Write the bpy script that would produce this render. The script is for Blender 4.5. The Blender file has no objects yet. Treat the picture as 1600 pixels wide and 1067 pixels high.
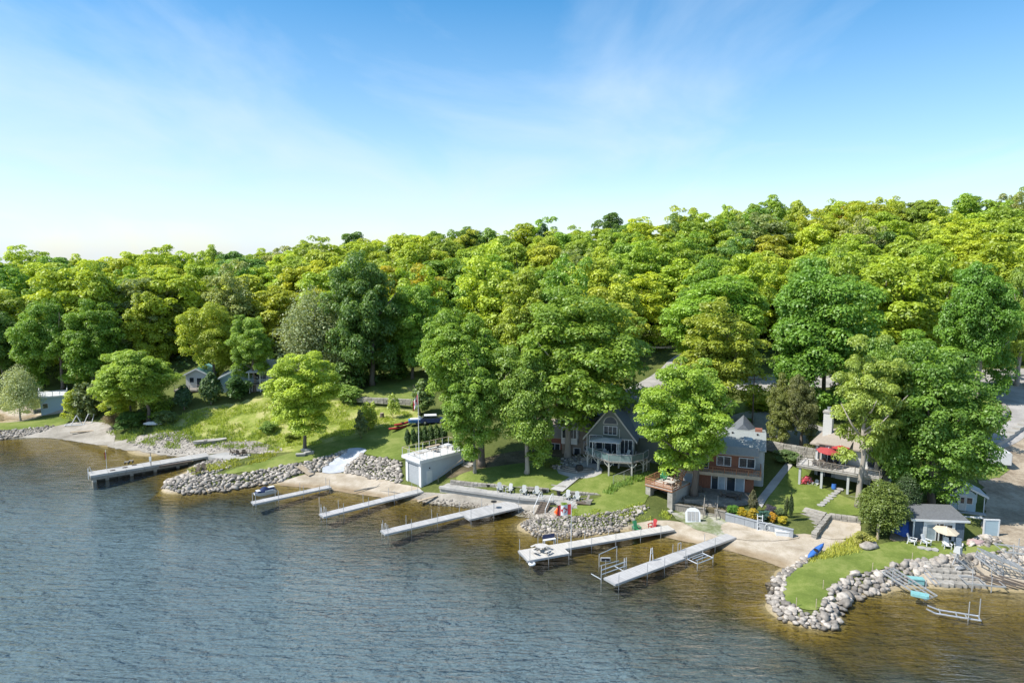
import bpy, math, random
import numpy as np
from mathutils import Vector, Matrix, noise as mnoise
from mathutils.geometry import delaunay_2d_cdt

SC = bpy.context.scene
COL = SC.collection
R = math.radians
# ------------------------------------------------------------------ camera, sky, sun, exposure
CAM_H = 35.0
PITCH = R(7.13)
FOC = 1067.0                                   # focal length in photograph pixels (1600 wide)
cam = bpy.data.cameras.new('camera')
cam.sensor_width = 36.0
cam.lens = 36.0 * FOC / 1600.0
cam.clip_start = 0.5
cam.clip_end = 9000
camo = bpy.data.objects.new('camera', cam)
camo.location = (0, 0, CAM_H)
camo.rotation_euler = (R(90) - PITCH, 0, 0)
COL.objects.link(camo)
SC.camera = camo

SUN_EL, SUN_AZ = R(52), R(-107)                 # azimuth from +Y towards +X (sun stands over the far shore to the west)
SUN_DIR = Vector((math.sin(SUN_AZ) * math.cos(SUN_EL), math.cos(SUN_AZ) * math.cos(SUN_EL), math.sin(SUN_EL)))
world = bpy.data.worlds.new('World')
SC.world = world
world.use_nodes = True
nt = world.node_tree
nt.nodes.clear()
N, L = nt.nodes.new, nt.links.new
out = N('ShaderNodeOutputWorld')
bg = N('ShaderNodeBackground')
bg.inputs['Strength'].default_value = 0.115
sky = N('ShaderNodeTexSky')
sky.sky_type = 'NISHITA'
sky.sun_disc = False
sky.sun_elevation = SUN_EL
sky.sun_rotation = SUN_AZ
sky.altitude = 200
sky.air_density = 1.0
sky.dust_density = 0.6
sky.ozone_density = 1.6
tc = N('ShaderNodeTexCoord')
# thin wind-drawn cirrus over the whole dome: project the direction on a flat layer high up
sep = N('ShaderNodeSeparateXYZ'); L(tc.outputs['Generated'], sep.inputs[0])
zc = N('ShaderNodeMath'); zc.operation = 'MAXIMUM'; zc.inputs[1].default_value = 0.04; L(sep.outputs['Z'], zc.inputs[0])
zo = N('ShaderNodeMath'); zo.operation = 'ADD'; zo.inputs[1].default_value = 0.12; L(zc.outputs[0], zo.inputs[0])
dv = N('ShaderNodeVectorMath'); dv.operation = 'DIVIDE'
cz = N('ShaderNodeCombineXYZ')
for i in range(3): L(zo.outputs[0], cz.inputs[i])
L(tc.outputs['Generated'], dv.inputs[0]); L(cz.outputs[0], dv.inputs[1])
mp = N('ShaderNodeMapping'); mp.inputs['Rotation'].default_value = (0, 0, R(-24)); mp.inputs['Scale'].default_value = (1.25, 0.62, 1); mp.inputs['Location'].default_value = (3.35, 1.2, 0)
L(dv.outputs[0], mp.inputs['Vector'])
cn = N('ShaderNodeTexNoise'); cn.inputs['Scale'].default_value = 0.8; cn.inputs['Detail'].default_value = 9; cn.inputs['Roughness'].default_value = 0.55; cn.inputs['Distortion'].default_value = 0.5
L(mp.outputs[0], cn.inputs['Vector'])
cr = N('ShaderNodeValToRGB'); cr.color_ramp.elements[0].position = 0.40; cr.color_ramp.elements[1].position = 0.80
cr.color_ramp.elements[0].color = (0, 0, 0, 1); cr.color_ramp.elements[1].color = (0.75, 0.75, 0.75, 1)
L(cn.outputs['Fac'], cr.inputs[0])
hz = N('ShaderNodeMapRange'); hz.inputs['From Min'].default_value = 0.02; hz.inputs['From Max'].default_value = 0.34; hz.inputs['To Min'].default_value = 0.46; hz.inputs['To Max'].default_value = 0.0
L(sep.outputs['Z'], hz.inputs[0])
ca = N('ShaderNodeMath'); ca.operation = 'MAXIMUM'; L(cr.outputs[0], ca.inputs[0]); L(hz.outputs[0], ca.inputs[1])
cs = N('ShaderNodeMath'); cs.operation = 'MULTIPLY_ADD'; L(cr.outputs[0], cs.inputs[0]); cs.inputs[1].default_value = 0.8; L(hz.outputs[0], cs.inputs[2]); cs.use_clamp = True
mx = N('ShaderNodeMix'); mx.data_type = 'RGBA'
hsv = N('ShaderNodeHueSaturation'); hsv.inputs['Hue'].default_value = 0.494; hsv.inputs['Saturation'].default_value = 1.4; hsv.inputs['Value'].default_value = 1.08; L(sky.outputs[0], hsv.inputs['Color'])
L(cs.outputs[0], mx.inputs['Factor']); L(hsv.outputs[0], mx.inputs['A']); mx.inputs['B'].default_value = (4.35, 5.2, 6.25, 1)
L(mx.outputs['Result'], bg.inputs['Color'])
L(bg.outputs[0], out.inputs['Surface'])

sl = bpy.data.lights.new('sun', 'SUN')
sl.energy = 4.3
sl.angle = R(0.53)
sl.color = (1.0, 0.955, 0.88)
so = bpy.data.objects.new('sun', sl)
so.rotation_euler = SUN_DIR.to_track_quat('Z', 'Y').to_euler()
so.location = (0, 0, 90)
COL.objects.link(so)
vs = SC.view_settings
SC.display_settings.display_device = 'sRGB'
vs.view_transform = 'Standard'
vs.look = 'None'
vs.exposure = 0.68
vs.gamma = 1.0
vs.use_curve_mapping = False
SC.cycles.use_denoising = True
SC.cycles.max_bounces = 8
SC.cycles.diffuse_bounces = 3
SC.cycles.transparent_max_bounces = 12
SC.cycles.sample_clamp_indirect = 6.0
SC.cycles.sample_clamp_direct = 5.0

# ------------------------------------------------------------------ pixel -> place (only used to lay things out on the ground)
CP, SP = math.cos(PITCH), math.sin(PITCH)
def ray(px, py):
    a, b = (px - 800) / FOC, (533.5 - py) / FOC
    return np.array([a, CP + b * SP, -SP + b * CP])
def at(px, py, z):
    d = ray(px, py)
    t = (z - CAM_H) / d[2]
    return Vector((d[0] * t, d[1] * t, z))

# ------------------------------------------------------------------ terrain: heights interpolated through surveyed points
SHORE = [(-260,690),(-160,688),(-80,687),(-20,686),(21,682),(75,681),(118,688),(168,698),(197,703),(270,711),(293,722),(295,734),(262,752),(252,764),
 (290,771),(350,766),(400,758),(433,757),(456,758),(519,763),(552,769),(582,774),(604,777),(659,782),(691,785),(738,789),(798,796),(822,800),(811,818),
 (835,835),(864,840),(902,837),(961,831),(1000,830),(1035,838),(1071,843),(1110,850),(1140,857),(1180,868),(1206,876),(1226,886),(1212,906),(1199,938),
 (1219,968),(1277,984),(1308,978),(1308,954),(1327,936),(1348,930),(1398,923),(1442,917),(1508,917),(1600,926),(1700,940),(1850,960)]
PTS = [(x, y, 0.0) for x, y in SHORE]
PTS += [ # under water
 (1450,960,-.5),(1600,970,-.4),(1450,1040,-1.1),(1600,1045,-1.5),(1340,1010,-1.2),(1150,900,-.55),(1090,930,-1.1),(1000,960,-2.2),(1200,1000,-1.9),(900,905,-1.7),
 (800,865,-1.1),(770,825,-.5),(700,840,-1.3),(720,890,-2.4),(640,805,-.7),(560,795,-.8),(560,840,-2.2),(460,772,-.5),(470,810,-1.8),(360,795,-2.0),(300,800,-2.4),(240,775,-2.0),
 (60,703,-.5),(150,722,-.7),(230,728,-.6),(120,760,-2.2),(0,725,-1.6),(0,800,-4),(200,850,-4.5),(400,900,-5),(600,950,-5),(800,1000,-4.5),(1000,1040,-3.5),(1200,1066,-2.8),
 (100,1000,-6),(500,1060,-6),(900,1060,-5),(1060,880,-.7),(960,850,-.5),(1020,850,-.4),(880,860,-.7),(1190,930,-.9),(1700,990,-.6),(1800,1060,-2),(-200,740,-2),(-200,850,-4.5),
 (-60,650,-.5),(4,650,-.25),(30,652,.15),(590,790,-.35),(740,805,-.4),
 # far shore lawns and banks
 (-20,668,.7),(60,663,.8),(100,657,.9),(-60,630,1.6),(0,634,1.0),(60,640,.9),(0,615,3.6),(60,622,3.4),(110,640,1.6),(130,668,.5),(170,684,.45),(200,692,.3),(250,697,.7),(300,700,.7),(340,703,.8),
 (150,655,1.4),(200,662,1.9),(260,676,1.7),(330,672,2.2),(380,683,1.5),(430,697,1.1),(400,665,2.9),(340,645,3.8),(280,650,3.6),(220,645,3.4),(180,630,3.8),(440,660,3.6),(480,665,3.4),
 (477,702,2.2),(390,698,1.0),(440,704,1.6),(350,714,.9),(385,712,1.0),(330,722,.7),(320,732,.6),
 (300,747,1.0),(268,756,.8),(340,742,1.25),(380,738,1.45),(420,725,1.6),(450,728,1.6),(470,712,2.0),(480,722,1.7),(520,699,2.4),(360,733,1.3),
 (470,747,.5),(540,748,.55),(600,762,.5),(560,742,.8),(500,738,.7),(515,736,.75),(535,718,1.6),(556,704,2.5),(568,712,2.4),(600,717,2.6),(626,722,2.7),(545,737,.8),(585,744,.85),(618,752,.85),
 (600,700,2.9),(560,690,2.8),(600,680,3.4),(640,686,3.4),(520,682,2.8),(600,660,4.4),(560,660,4.0),(640,655,4.8),(600,641,5.3),(560,634,5.5),(640,634,5.7),(560,624,6.4),(640,624,6.6),(600,605,7.4),(660,600,7.8),(560,595,7.9),
 (655,758,.9),(640,752,.9),(690,745,1.6),(720,732,2.6),(735,722,3.0),(690,700,3.4),
 (760,767,1.45),(840,775,1.45),(900,784,1.45),(700,757,1.4),(720,747,2.2),(780,745,2.4),(840,745,2.5),(880,750,2.4),(800,759,2.2),(925,772,1.9),(930,760,2.3),(960,765,2.3),(960,750,2.8),(1000,750,2.8),
 (900,735,3.0),(860,715,3.3),(800,715,3.2),(760,715,3.1),(950,740,3.1),(990,740,3.1),(1000,775,2.2),(970,785,2.0),(940,795,1.65),(905,803,1.3),(875,808,.95),(850,812,.75),(830,819,.4),(1000,797,1.4),(1012,790,1.8),
 (764,787,.25),(820,795,.25),(850,800,.3),(970,822,.3),(1000,817,.45),(1030,817,.5),(1060,825,.45),(1100,835,.55),(1050,807,.8),(1100,817,.8),(1160,835,.65),(1230,857,.5),(1280,862,.6),(1300,850,.7),(1250,838,.8),(1330,832,.9),
 (930,700,4.2),(1000,690,4.5),(850,690,4.2),(1010,615,7.5),(1040,600,8.5),(1050,580,9.6),(1062,560,11),(1052,801,.7),(1078,805,.65),(1104,810,.6),(1134,815,.6),(1180,829,.6),(1238,843,.6),(1052,785,1.7),(1103,791,1.7),(1160,799,1.6),(1200,808,1.6),(1230,817,1.6),(1150,660,6.5),(1200,670,6.2),(1280,685,6.0),(1140,640,7.5),(1150,622,8.6),(1210,645,7.4),(1000,640,6.4),(960,640,6.4),
 (1150,772,2.1),(1100,765,2.1),(1060,762,2.1),(1080,780,1.9),(1120,787,1.8),(1030,770,2.2),(1215,745,2.9),(1238,722,3.8),(1230,770,2.3),(1260,792,2.0),(1300,782,2.2),(1220,792,1.9),(1180,795,1.7),(1330,778,2.4),(1280,768,2.6),(1245,748,3.0),
 (1290,765,2.7),(1330,773,2.7),(1360,780,2.6),(1230,702,4.5),(1320,690,5.6),(1400,690,6.0),(1345,795,2.2),(1290,800,1.9),
 (1235,935,.85),(1250,905,.85),(1300,882,.95),(1270,945,.85),(1350,870,1.0),(1400,860,1.1),(1450,865,1.1),(1500,862,1.2),(1560,857,1.3),(1400,847,1.3),(1340,905,.8),(1300,925,.8),(1288,945,.8),(1400,885,.9),(1380,830,1.3),(1240,890,.55),
 (1465,845,1.3),(1465,805,1.8),(1560,800,1.9),(1600,780,2.3),(1580,740,3.2),(1600,850,1.5),(1560,830,1.6),(1600,700,4.5),(1550,720,4.0),(1580,650,7.0),(1600,620,8.2),(1520,630,8.0),(1540,690,5.2),(1420,755,3.4),(1380,800,2.0),(1340,850,1.05),
 (1450,897,.6),(1510,893,.55),(1560,888,.6),(1600,896,.45),(1500,872,1.1),(1580,872,1.2),
 (1700,860,1.6),(1750,750,3.2),(1750,650,7.2),(-160,660,1.6),(-160,615,4.2),
 (50,600,4.8),(200,592,5.6),(330,612,7.0),(420,616,6.8),(300,622,6.0),(520,608,7.0),(700,605,7.4),(800,620,7.0),(850,640,6.4),(740,690,4.2),(680,665,4.8),(700,640,5.8),(780,660,5.2),
 (1430,640,8.0),(1350,650,7.4)]
PTS = [(x, y, z * .52 if z < 0 else z) for x, y, z in PTS]
CTL = [tuple(at(*p)) for p in PTS]
CTL += [(-260,160,6),(-260,250,14),(-170,175,8),(-150,235,12),(-95,175,10),(-85,235,15),(-40,175,10.5),(-40,232,20),(0,178,12),(0,235,23.5),(45,180,13.5),(55,235,26),(95,178,15),(105,235,30),
 (150,180,17),(160,235,32.5),(215,235,33),(260,180,20),(300,235,34),(130,130,9.5),(180,120,8),(250,120,8),(95,150,11.5),(50,160,11.5),
 (-320,330,8),(-150,330,10),(0,330,22),(150,330,32),(320,330,34),(0,900,25),(700,900,30),(-700,900,0),(-700,300,6),(700,250,20),(0,3200,10),(-3000,3200,-6),(3000,3200,10),(-3000,600,-1.1),(3000,300,10),
 (400,120,6),(400,60,1),(300,50,-1.1),(-300,60,-4.4),(0,10,-3.9),(0,-60,-5.0),(-150,20,-4.4),(150,20,-2.2),(700,0,-4.4),(-700,0,-5.0),(-400,130,-0.6),(-3000,-600,-5.0),(3000,-600,-5.0)]
CTL = np.array(CTL)
n = len(CTL)
A = np.zeros((n + 3, n + 3))
dd = np.hypot(CTL[:, None, 0] - CTL[None, :, 0], CTL[:, None, 1] - CTL[None, :, 1])
A[:n, :n] = -np.sqrt(dd ** 2 + 0.8) - 0.12 * -np.eye(n)
A[:n, n] = 1; A[:n, n + 1:] = CTL[:, :2] / 100; A[n, :n] = 1; A[n + 1:, :n] = CTL[:, :2].T / 100
W = np.linalg.solve(A, np.concatenate([CTL[:, 2], np.zeros(3)]))
def hgt(xs, ys):
    xs = np.asarray(xs, float); ys = np.asarray(ys, float)
    o = np.empty(xs.size); xf, yf = xs.ravel(), ys.ravel()
    for i in range(0, xf.size, 20000):
        x, y = xf[i:i + 20000], yf[i:i + 20000]
        k = -np.sqrt((x[:, None] - CTL[None, :, 0]) ** 2 + (y[:, None] - CTL[None, :, 1]) ** 2 + 0.8)
        o[i:i + 20000] = k @ W[:n] + W[n] + (x * W[n + 1] + y * W[n + 2]) / 100
    return o.reshape(xs.shape)
def gz(x, y): return float(hgt(np.array([x]), np.array([y]))[0])
def G(px, py):
    """the spot of ground seen at a photograph pixel"""
    d = ray(px, py)
    t = np.concatenate([np.arange(35, 140, 0.35), np.arange(140, 420, 1.0)])
    p = d[None, :] * t[:, None]
    f = (p[:, 2] + CAM_H) - hgt(p[:, 0], p[:, 1])
    i = int(np.argmax(f < 0)) if (f < 0).any() else len(t) - 1
    a = t[i - 1] + (t[i] - t[i - 1]) * f[i - 1] / max(1e-6, f[i - 1] - f[i]) if i else t[0]
    x, y = d[0] * a, d[1] * a
    return Vector((x, y, gz(x, y)))

# ------------------------------------------------------------------ mesh helpers
class MB:
    def __init__(s): s.v, s.f = [], []
    def add(s, v, f):
        b = len(s.v); s.v += [tuple(p) for p in v]; s.f += [tuple(i + b for i in q) for q in f]; return s
    def hexa(s, p):     # 8 corners: bottom ring then top ring
        return s.add(p, [(3,2,1,0),(4,5,6,7),(0,1,5,4),(1,2,6,5),(2,3,7,6),(3,0,4,7)])
    def box(s, x0, x1, y0, y1, z0, z1):
        return s.hexa([(x0,y0,z0),(x1,y0,z0),(x1,y1,z0),(x0,y1,z0),(x0,y0,z1),(x1,y0,z1),(x1,y1,z1),(x0,y1,z1)])
    def bar(s, p, q, w, h=None):
        p, q = Vector(p), Vector(q); h = h or w
        d = (q - p).normalized(); u = Vector((0,0,1)) if abs(d.z) < .95 else Vector((0,1,0))
        a = d.cross(u).normalized() * w / 2; b = a.cross(d).normalized() * h / 2
        return s.hexa([p-a-b, p+a-b, q+a-b, q-a-b, p-a+b, p+a+b, q+a+b, q-a+b])
    def tube(s, p, q, r, r2=None, k=6, cap=True):
        p, q = Vector(p), Vector(q); r2 = r if r2 is None else r2
        d = (q - p).normalized(); u = Vector((0,0,1)) if abs(d.z) < .95 else Vector((0,1,0))
        a = d.cross(u).normalized(); b = a.cross(d)
        v = []
        for c, rr in ((p, r), (q, r2)):
            for i in range(k):
                t = 2 * math.pi * i / k; v.append(c + (a * math.cos(t) + b * math.sin(t)) * rr)
        f = [(i, (i+1) % k, k + (i+1) % k, k + i) for i in range(k)]
        if cap: f += [tuple(range(k-1, -1, -1)), tuple(range(k, 2*k))]
        return s.add(v, f)
    def path(s, pts, rs, k=6):
        m = len(pts); v = []; f = []
        for j, p in enumerate(pts):
            p = Vector(p); d = (Vector(pts[min(j+1, m-1)]) - Vector(pts[max(j-1, 0)])).normalized()
            u = Vector((1,0,0)) if abs(d.x) < .9 else Vector((0,1,0)); a = d.cross(u).normalized(); b = a.cross(d)
            for i in range(k):
                t = 2 * math.pi * i / k; v.append(p + (a * math.cos(t) + b * math.sin(t)) * rs[j])
        for j in range(m - 1):
            f += [(j*k+i, j*k+(i+1) % k, (j+1)*k+(i+1) % k, (j+1)*k+i) for i in range(k)]
        f += [tuple(range(k-1, -1, -1)), tuple(range((m-1)*k, m*k))]
        return s.add(v, f)
    def prism(s, poly, z0, z1):         # poly in xy, counter-clockwise
        k = len(poly)
        v = [(x, y, z0) for x, y in poly] + [(x, y, z1) for x, y in poly]
        return s.add(v, [tuple(range(k-1, -1, -1)), tuple(range(k, 2*k))] + [(i, (i+1) % k, k+(i+1) % k, k+i) for i in range(k)])
    def yprism(s, poly, y0, y1):        # poly in xz
        k = len(poly)
        v = [(x, y0, z) for x, z in poly] + [(x, y1, z) for x, z in poly]
        return s.add(v, [tuple(range(k)), tuple(range(2*k-1, k-1, -1))] + [(k+i, k+(i+1) % k, (i+1) % k, i) for i in range(k)])
    def xprism(s, poly, x0, x1):        # poly in yz
        k = len(poly)
        v = [(x0, y, z) for y, z in poly] + [(x1, y, z) for y, z in poly]
        return s.add(v, [tuple(range(k-1, -1, -1)), tuple(range(k, 2*k))] + [(i, (i+1) % k, k+(i+1) % k, k+i) for i in range(k)])
    def lathe(s, prof, c=(0,0,0), k=12):
        v = []; f = []; m = len(prof)
        for r, z in prof:
            for i in range(k):
                t = 2*math.pi*i/k; v.append((c[0]+r*math.cos(t), c[1]+r*math.sin(t), c[2]+z))
        for j in range(m-1):
            f += [(j*k+i, j*k+(i+1) % k, (j+1)*k+(i+1) % k, (j+1)*k+i) for i in range(k)]
        f += [tuple(range(k-1, -1, -1)), tuple(range((m-1)*k, m*k))]
        return s.add(v, f)
    def mesh(s, name, m, smooth=False):
        me = bpy.data.meshes.new(name); me.from_pydata(s.v, [], s.f)
        if m: me.materials.append(m)
        if smooth: me.polygons.foreach_set('use_smooth', [True] * len(me.polygons))
        me.update(); return me
    def build(s, name, m, parent=None, smooth=False):
        return link(name, s.mesh(name, m, smooth), parent)
def link(name, me, parent=None, loc=None, rot=None, scale=None):
    o = bpy.data.objects.new(name, me); COL.objects.link(o)
    if parent: o.parent = parent
    if loc is not None: o.location = loc
    if rot is not None: o.rotation_euler = rot
    if scale is not None: o.scale = scale
    return o
def tag(o, label=None, cat=None, group=None, kind=None):
    if label: o['label'] = label
    if cat: o['category'] = cat
    if group: o['group'] = group
    if kind: o['kind'] = kind
    return o
def thing(name, label, cat, loc=(0,0,0), rz=0.0, group=None):
    o = link(name, None, None, loc, (0, 0, rz)); o.empty_display_size = .3
    return tag(o, label, cat, group)
def copy_tree(o, parent=None):
    c = o.copy(); COL.objects.link(c)
    if parent: c.parent = parent
    for ch in list(o.children): copy_tree(ch, c)
    return c
def np_mesh(name, verts, quads, m, cols=None):
    me = bpy.data.meshes.new(name)
    nv, nf = len(verts), len(quads); k = quads.shape[1]
    me.vertices.add(nv); me.vertices.foreach_set('co', verts.astype(np.float32).ravel())
    me.loops.add(nf * k); me.loops.foreach_set('vertex_index', quads.astype(np.int32).ravel())
    me.polygons.add(nf); me.polygons.foreach_set('loop_start', np.arange(0, nf * k, k, dtype=np.int32))
    if cols is not None:
        a = me.attributes.new('tone', 'FLOAT', 'POINT'); a.data.foreach_set('value', cols.astype(np.float32))
    if m: me.materials.append(m)
    me.update(calc_edges=True); me.validate(); return me

# ------------------------------------------------------------------ materials
def new_mat(name):
    m = bpy.data.materials.new(name); m.use_nodes = True
    t = m.node_tree; b = t.nodes['Principled BSDF']
    return m, t, b
def wet(t, last, lo, hi, col, k=.9):
    """darker, browner where the lake keeps the surface wet"""
    g = t.nodes.new('ShaderNodeNewGeometry'); s = t.nodes.new('ShaderNodeSeparateXYZ'); t.links.new(g.outputs['Position'], s.inputs[0])
    m = t.nodes.new('ShaderNodeMapRange'); m.inputs['From Min'].default_value = lo; m.inputs['From Max'].default_value = hi; m.inputs['To Min'].default_value = k; m.inputs['To Max'].default_value = 0
    t.links.new(s.outputs['Z'], m.inputs[0]); x = t.nodes.new('ShaderNodeMix'); x.data_type = 'RGBA'; x.blend_type = 'MULTIPLY'
    t.links.new(m.outputs[0], x.inputs['Factor']); t.links.new(last, x.inputs['A']); x.inputs['B'].default_value = (*col, 1); return x.outputs['Result']
def mat(name, col, rough=.7, var=.18, scale=3.0, bump=0.0, metal=0.0, spec=.4, stretch=(1,1,1), rnd=0.0, col2=None, wl=None):
    """a plain surface whose colour wavers with worn patches and grain"""
    m, t, b = new_mat(name); Nn, Ll = t.nodes.new, t.links.new
    tcn = Nn('ShaderNodeTexCoord'); mpn = Nn('ShaderNodeMapping'); mpn.inputs['Scale'].default_value = stretch
    Ll(tcn.outputs['Object'], mpn.inputs[0])
    no = Nn('ShaderNodeTexNoise'); no.inputs['Scale'].default_value = scale; no.inputs['Detail'].default_value = 6; no.inputs['Roughness'].default_value = .65
    Ll(mpn.outputs[0], no.inputs['Vector'])
    rp = Nn('ShaderNodeValToRGB'); e = rp.color_ramp.elements
    c2 = col2 or tuple(min(1, c * (1 + var)) for c in col)
    e[0].position = .3; e[1].position = .7
    e[0].color = (*[c * (1 - var) for c in col], 1); e[1].color = (*c2, 1)
    Ll(no.outputs['Fac'], rp.inputs[0])
    last = rp.outputs[0]
    if rnd:
        oi = Nn('ShaderNodeObjectInfo'); mr = Nn('ShaderNodeMapRange'); mr.inputs['To Min'].default_value = 1 - rnd; mr.inputs['To Max'].default_value = 1 + rnd
        Ll(oi.outputs['Random'], mr.inputs[0])
        hs = Nn('ShaderNodeHueSaturation'); Ll(last, hs.inputs['Color']); Ll(mr.outputs[0], hs.inputs['Value']); last = hs.outputs[0]
    if wl: last = wet(t, last, *wl)
    Ll(last, b.inputs['Base Color'])
    b.inputs['Roughness'].default_value = rough; b.inputs['Metallic'].default_value = metal; b.inputs['Specular IOR Level'].default_value = spec
    if bump:
        bp = Nn('ShaderNodeBump'); bp.inputs['Strength'].default_value = bump; bp.inputs['Distance'].default_value = .05
        Ll(no.outputs['Fac'], bp.inputs['Height']); Ll(bp.outputs[0], b.inputs['Normal'])
    return m
def ground_mat(name, cols, scale=.35, fine=6.0, bump=.4, rough=.95, mid=1.3, wl=None):
    """three tones in broad patches and small mottling, world scale"""
    m, t, b = new_mat(name); Nn, Ll = t.nodes.new, t.links.new
    g = Nn('ShaderNodeNewGeometry')
    n1 = Nn('ShaderNodeTexNoise'); n1.inputs['Scale'].default_value = scale; n1.inputs['Detail'].default_value = 5; n1.inputs['Roughness'].default_value = .6
    n2 = Nn('ShaderNodeTexNoise'); n2.inputs['Scale'].default_value = fine; n2.inputs['Detail'].default_value = 4; n2.inputs['Roughness'].default_value = .7
    n3 = Nn('ShaderNodeTexNoise'); n3.inputs['Scale'].default_value = mid; n3.inputs['Detail'].default_value = 4
    for k in (n1, n2, n3): Ll(g.outputs['Position'], k.inputs['Vector'])
    s = Nn('ShaderNodeMath'); s.operation = 'MULTIPLY_ADD'; s.inputs[1].default_value = .45; Ll(n2.outputs[0], s.inputs[0])
    s3 = Nn('ShaderNodeMath'); s3.operation = 'MULTIPLY_ADD'; s3.inputs[1].default_value = .3; Ll(n3.outputs[0], s3.inputs[0])
    Ll(n1.outputs[0], s3.inputs[2]); Ll(s3.outputs[0], s.inputs[2])
    rp = Nn('ShaderNodeValToRGB'); e = rp.color_ramp.elements; e[0].position = .66; e[1].position = 1.08
    e[0].position = .62; e[1].position = 1.0
    e[0].color = (*cols[0], 1); e[1].color = (*cols[2], 1); q = e.new(.85); q.color = (*cols[1], 1)
    Ll(s.outputs[0], rp.inputs[0]); Ll(wet(t, rp.outputs[0], *wl) if wl else rp.outputs[0], b.inputs['Base Color'])
    b.inputs['Roughness'].default_value = rough; b.inputs['Specular IOR Level'].default_value = .15
    bp = Nn('ShaderNodeBump'); bp.inputs['Strength'].default_value = bump; bp.inputs['Distance'].default_value = .15
    Ll(n2.outputs[0], bp.inputs['Height']); Ll(bp.outputs[0], b.inputs['Normal'])
    return m
def leaf_mat(name, trans=.42, rough=.75):
    """leaf colour: the tree's own colour (object colour) varied from spray to spray and leaf to leaf"""
    m = bpy.data.materials.new(name); m.use_nodes = True; t = m.node_tree; t.nodes.clear(); Nn, Ll = t.nodes.new, t.links.new
    o = Nn('ShaderNodeOutputMaterial'); oi = Nn('ShaderNodeObjectInfo'); at_ = Nn('ShaderNodeAttribute'); at_.attribute_name = 'tone'
    hs = Nn('ShaderNodeHueSaturation')
    v = Nn('ShaderNodeMapRange'); v.inputs['To Min'].default_value = .62; v.inputs['To Max'].default_value = 1.42; Ll(at_.outputs['Fac'], v.inputs[0])
    h = Nn('ShaderNodeMapRange'); h.inputs['To Min'].default_value = .515; h.inputs['To Max'].default_value = .488; Ll(at_.outputs['Fac'], h.inputs[0])
    Ll(oi.outputs['Color'], hs.inputs['Color']); Ll(v.outputs[0], hs.inputs['Value']); Ll(h.outputs[0], hs.inputs['Hue'])
    d = Nn('ShaderNodeBsdfDiffuse'); tr = Nn('ShaderNodeBsdfTranslucent'); gl = Nn('ShaderNodeBsdfGlossy'); gl.inputs['Roughness'].default_value = .5
    Ll(hs.outputs[0], d.inputs[0])
    yel = Nn('ShaderNodeMix'); yel.data_type = 'RGBA'; yel.blend_type = 'MULTIPLY'; yel.inputs['Factor'].default_value = 1; yel.inputs['B'].default_value = (.95, .88, .42, 1)
    Ll(hs.outputs[0], yel.inputs['A']); Ll(yel.outputs['Result'], tr.inputs[0])
    a = Nn('ShaderNodeAddShader'); Ll(d.outputs[0], a.inputs[0]); Ll(tr.outputs[0], a.inputs[1])
    c = Nn('ShaderNodeMixShader'); c.inputs[0].default_value = .04; Ll(a.outputs[0], c.inputs[1]); Ll(gl.outputs[0], c.inputs[2])
    Ll(c.outputs[0], o.inputs[0]); return m
M = {}
M['leaf'] = leaf_mat('leaf')
M['bark'] = mat('bark', (.16,.13,.105), .9, .35, 4, .6, stretch=(2,2,.5))
M['bark_pale'] = mat('bark_pale', (.34,.30,.25), .9, .3, 4, .6, stretch=(2,2,.5))
M['bark_grey'] = mat('bark_grey', (.36,.33,.30), .9, .25, 4, .4)
M['rock'] = mat('rock', (.285,.26,.23), .9, .45, 2.2, 1.0, rnd=.5, col2=(.44,.395,.34), wl=(.08,.30,(.34,.30,.22)))
M['stone'] = mat('stone', (.30,.28,.245), .9, .3, 2.0, .8, rnd=.22)
M['concrete'] = mat('concrete', (.34,.325,.295), .9, .2, .9, .25)
M['white'] = mat('white_paint', (.60,.61,.61), .55, .06, 2)
M['boathouse_wall'] = mat('boathouse_wall', (.42,.46,.495), .7, .06, 1.2, .1)
M['deck_grey'] = mat('deck_grey', (.39,.385,.38), .85, .2, 2.2, .3, stretch=(2.2,.25,1), rnd=.05)
M['deck_pale'] = mat('deck_pale', (.46,.44,.405), .85, .18, 2.2, .3, stretch=(2.2,.25,1))
M['wood_red'] = mat('wood_red', (.215,.09,.052), .8, .25, 4, .3, stretch=(4,1,.6))
M['wood_rail'] = mat('wood_rail', (.34,.16,.085), .75, .2, 4, .2)
M['wood_old'] = mat('wood_old', (.235,.215,.185), .9, .3, 3, .4, stretch=(1,5,1))
M['wood_pale'] = mat('wood_pale', (.42,.34,.245), .85, .2, 3, .3)
M['wood_dark'] = mat('wood_dark', (.12,.095,.075), .9, .3, 3, .3)
M['wood_wet'] = mat('wood_wet', (.055,.05,.04), .7, .4, 2, .4)
M['metal'] = mat('metal', (.62,.63,.64), .4, .1, 3, metal=.7)
M['pipe'] = mat('pipe', (.45,.46,.47), .45, .12, 3, metal=.5)
M['glass'] = mat('glass', (.025,.035,.045), .06, .2, .6, spec=.8)
M['glass_pale'] = mat('glass_pale', (.30,.36,.40), .12, .3, .7, spec=.8)
M['black'] = mat('black', (.025,.025,.028), .5, .3, 3)
M['navy'] = mat('navy', (.02,.035,.10), .5, .2, 2)
M['red'] = mat('red', (.38,.035,.035), .6, .12, 2)
M['red_cloth'] = mat('red_cloth', (.36,.055,.055), .85, .1, 2)
M['green_plastic'] = mat('green_plastic', (.04,.22,.09), .5, .1, 2)
M['blue'] = mat('blue', (.05,.16,.48), .4, .15, 2)
M['blue_tarp'] = mat('blue_tarp', (.03,.10,.42), .6, .3, 2, .5)
M['teal'] = mat('teal', (.20,.42,.42), .5, .15, 2)
M['house_green'] = mat('house_green', (.145,.165,.145), .85, .1, 1.5, .2, stretch=(.3,.3,9))
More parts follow.
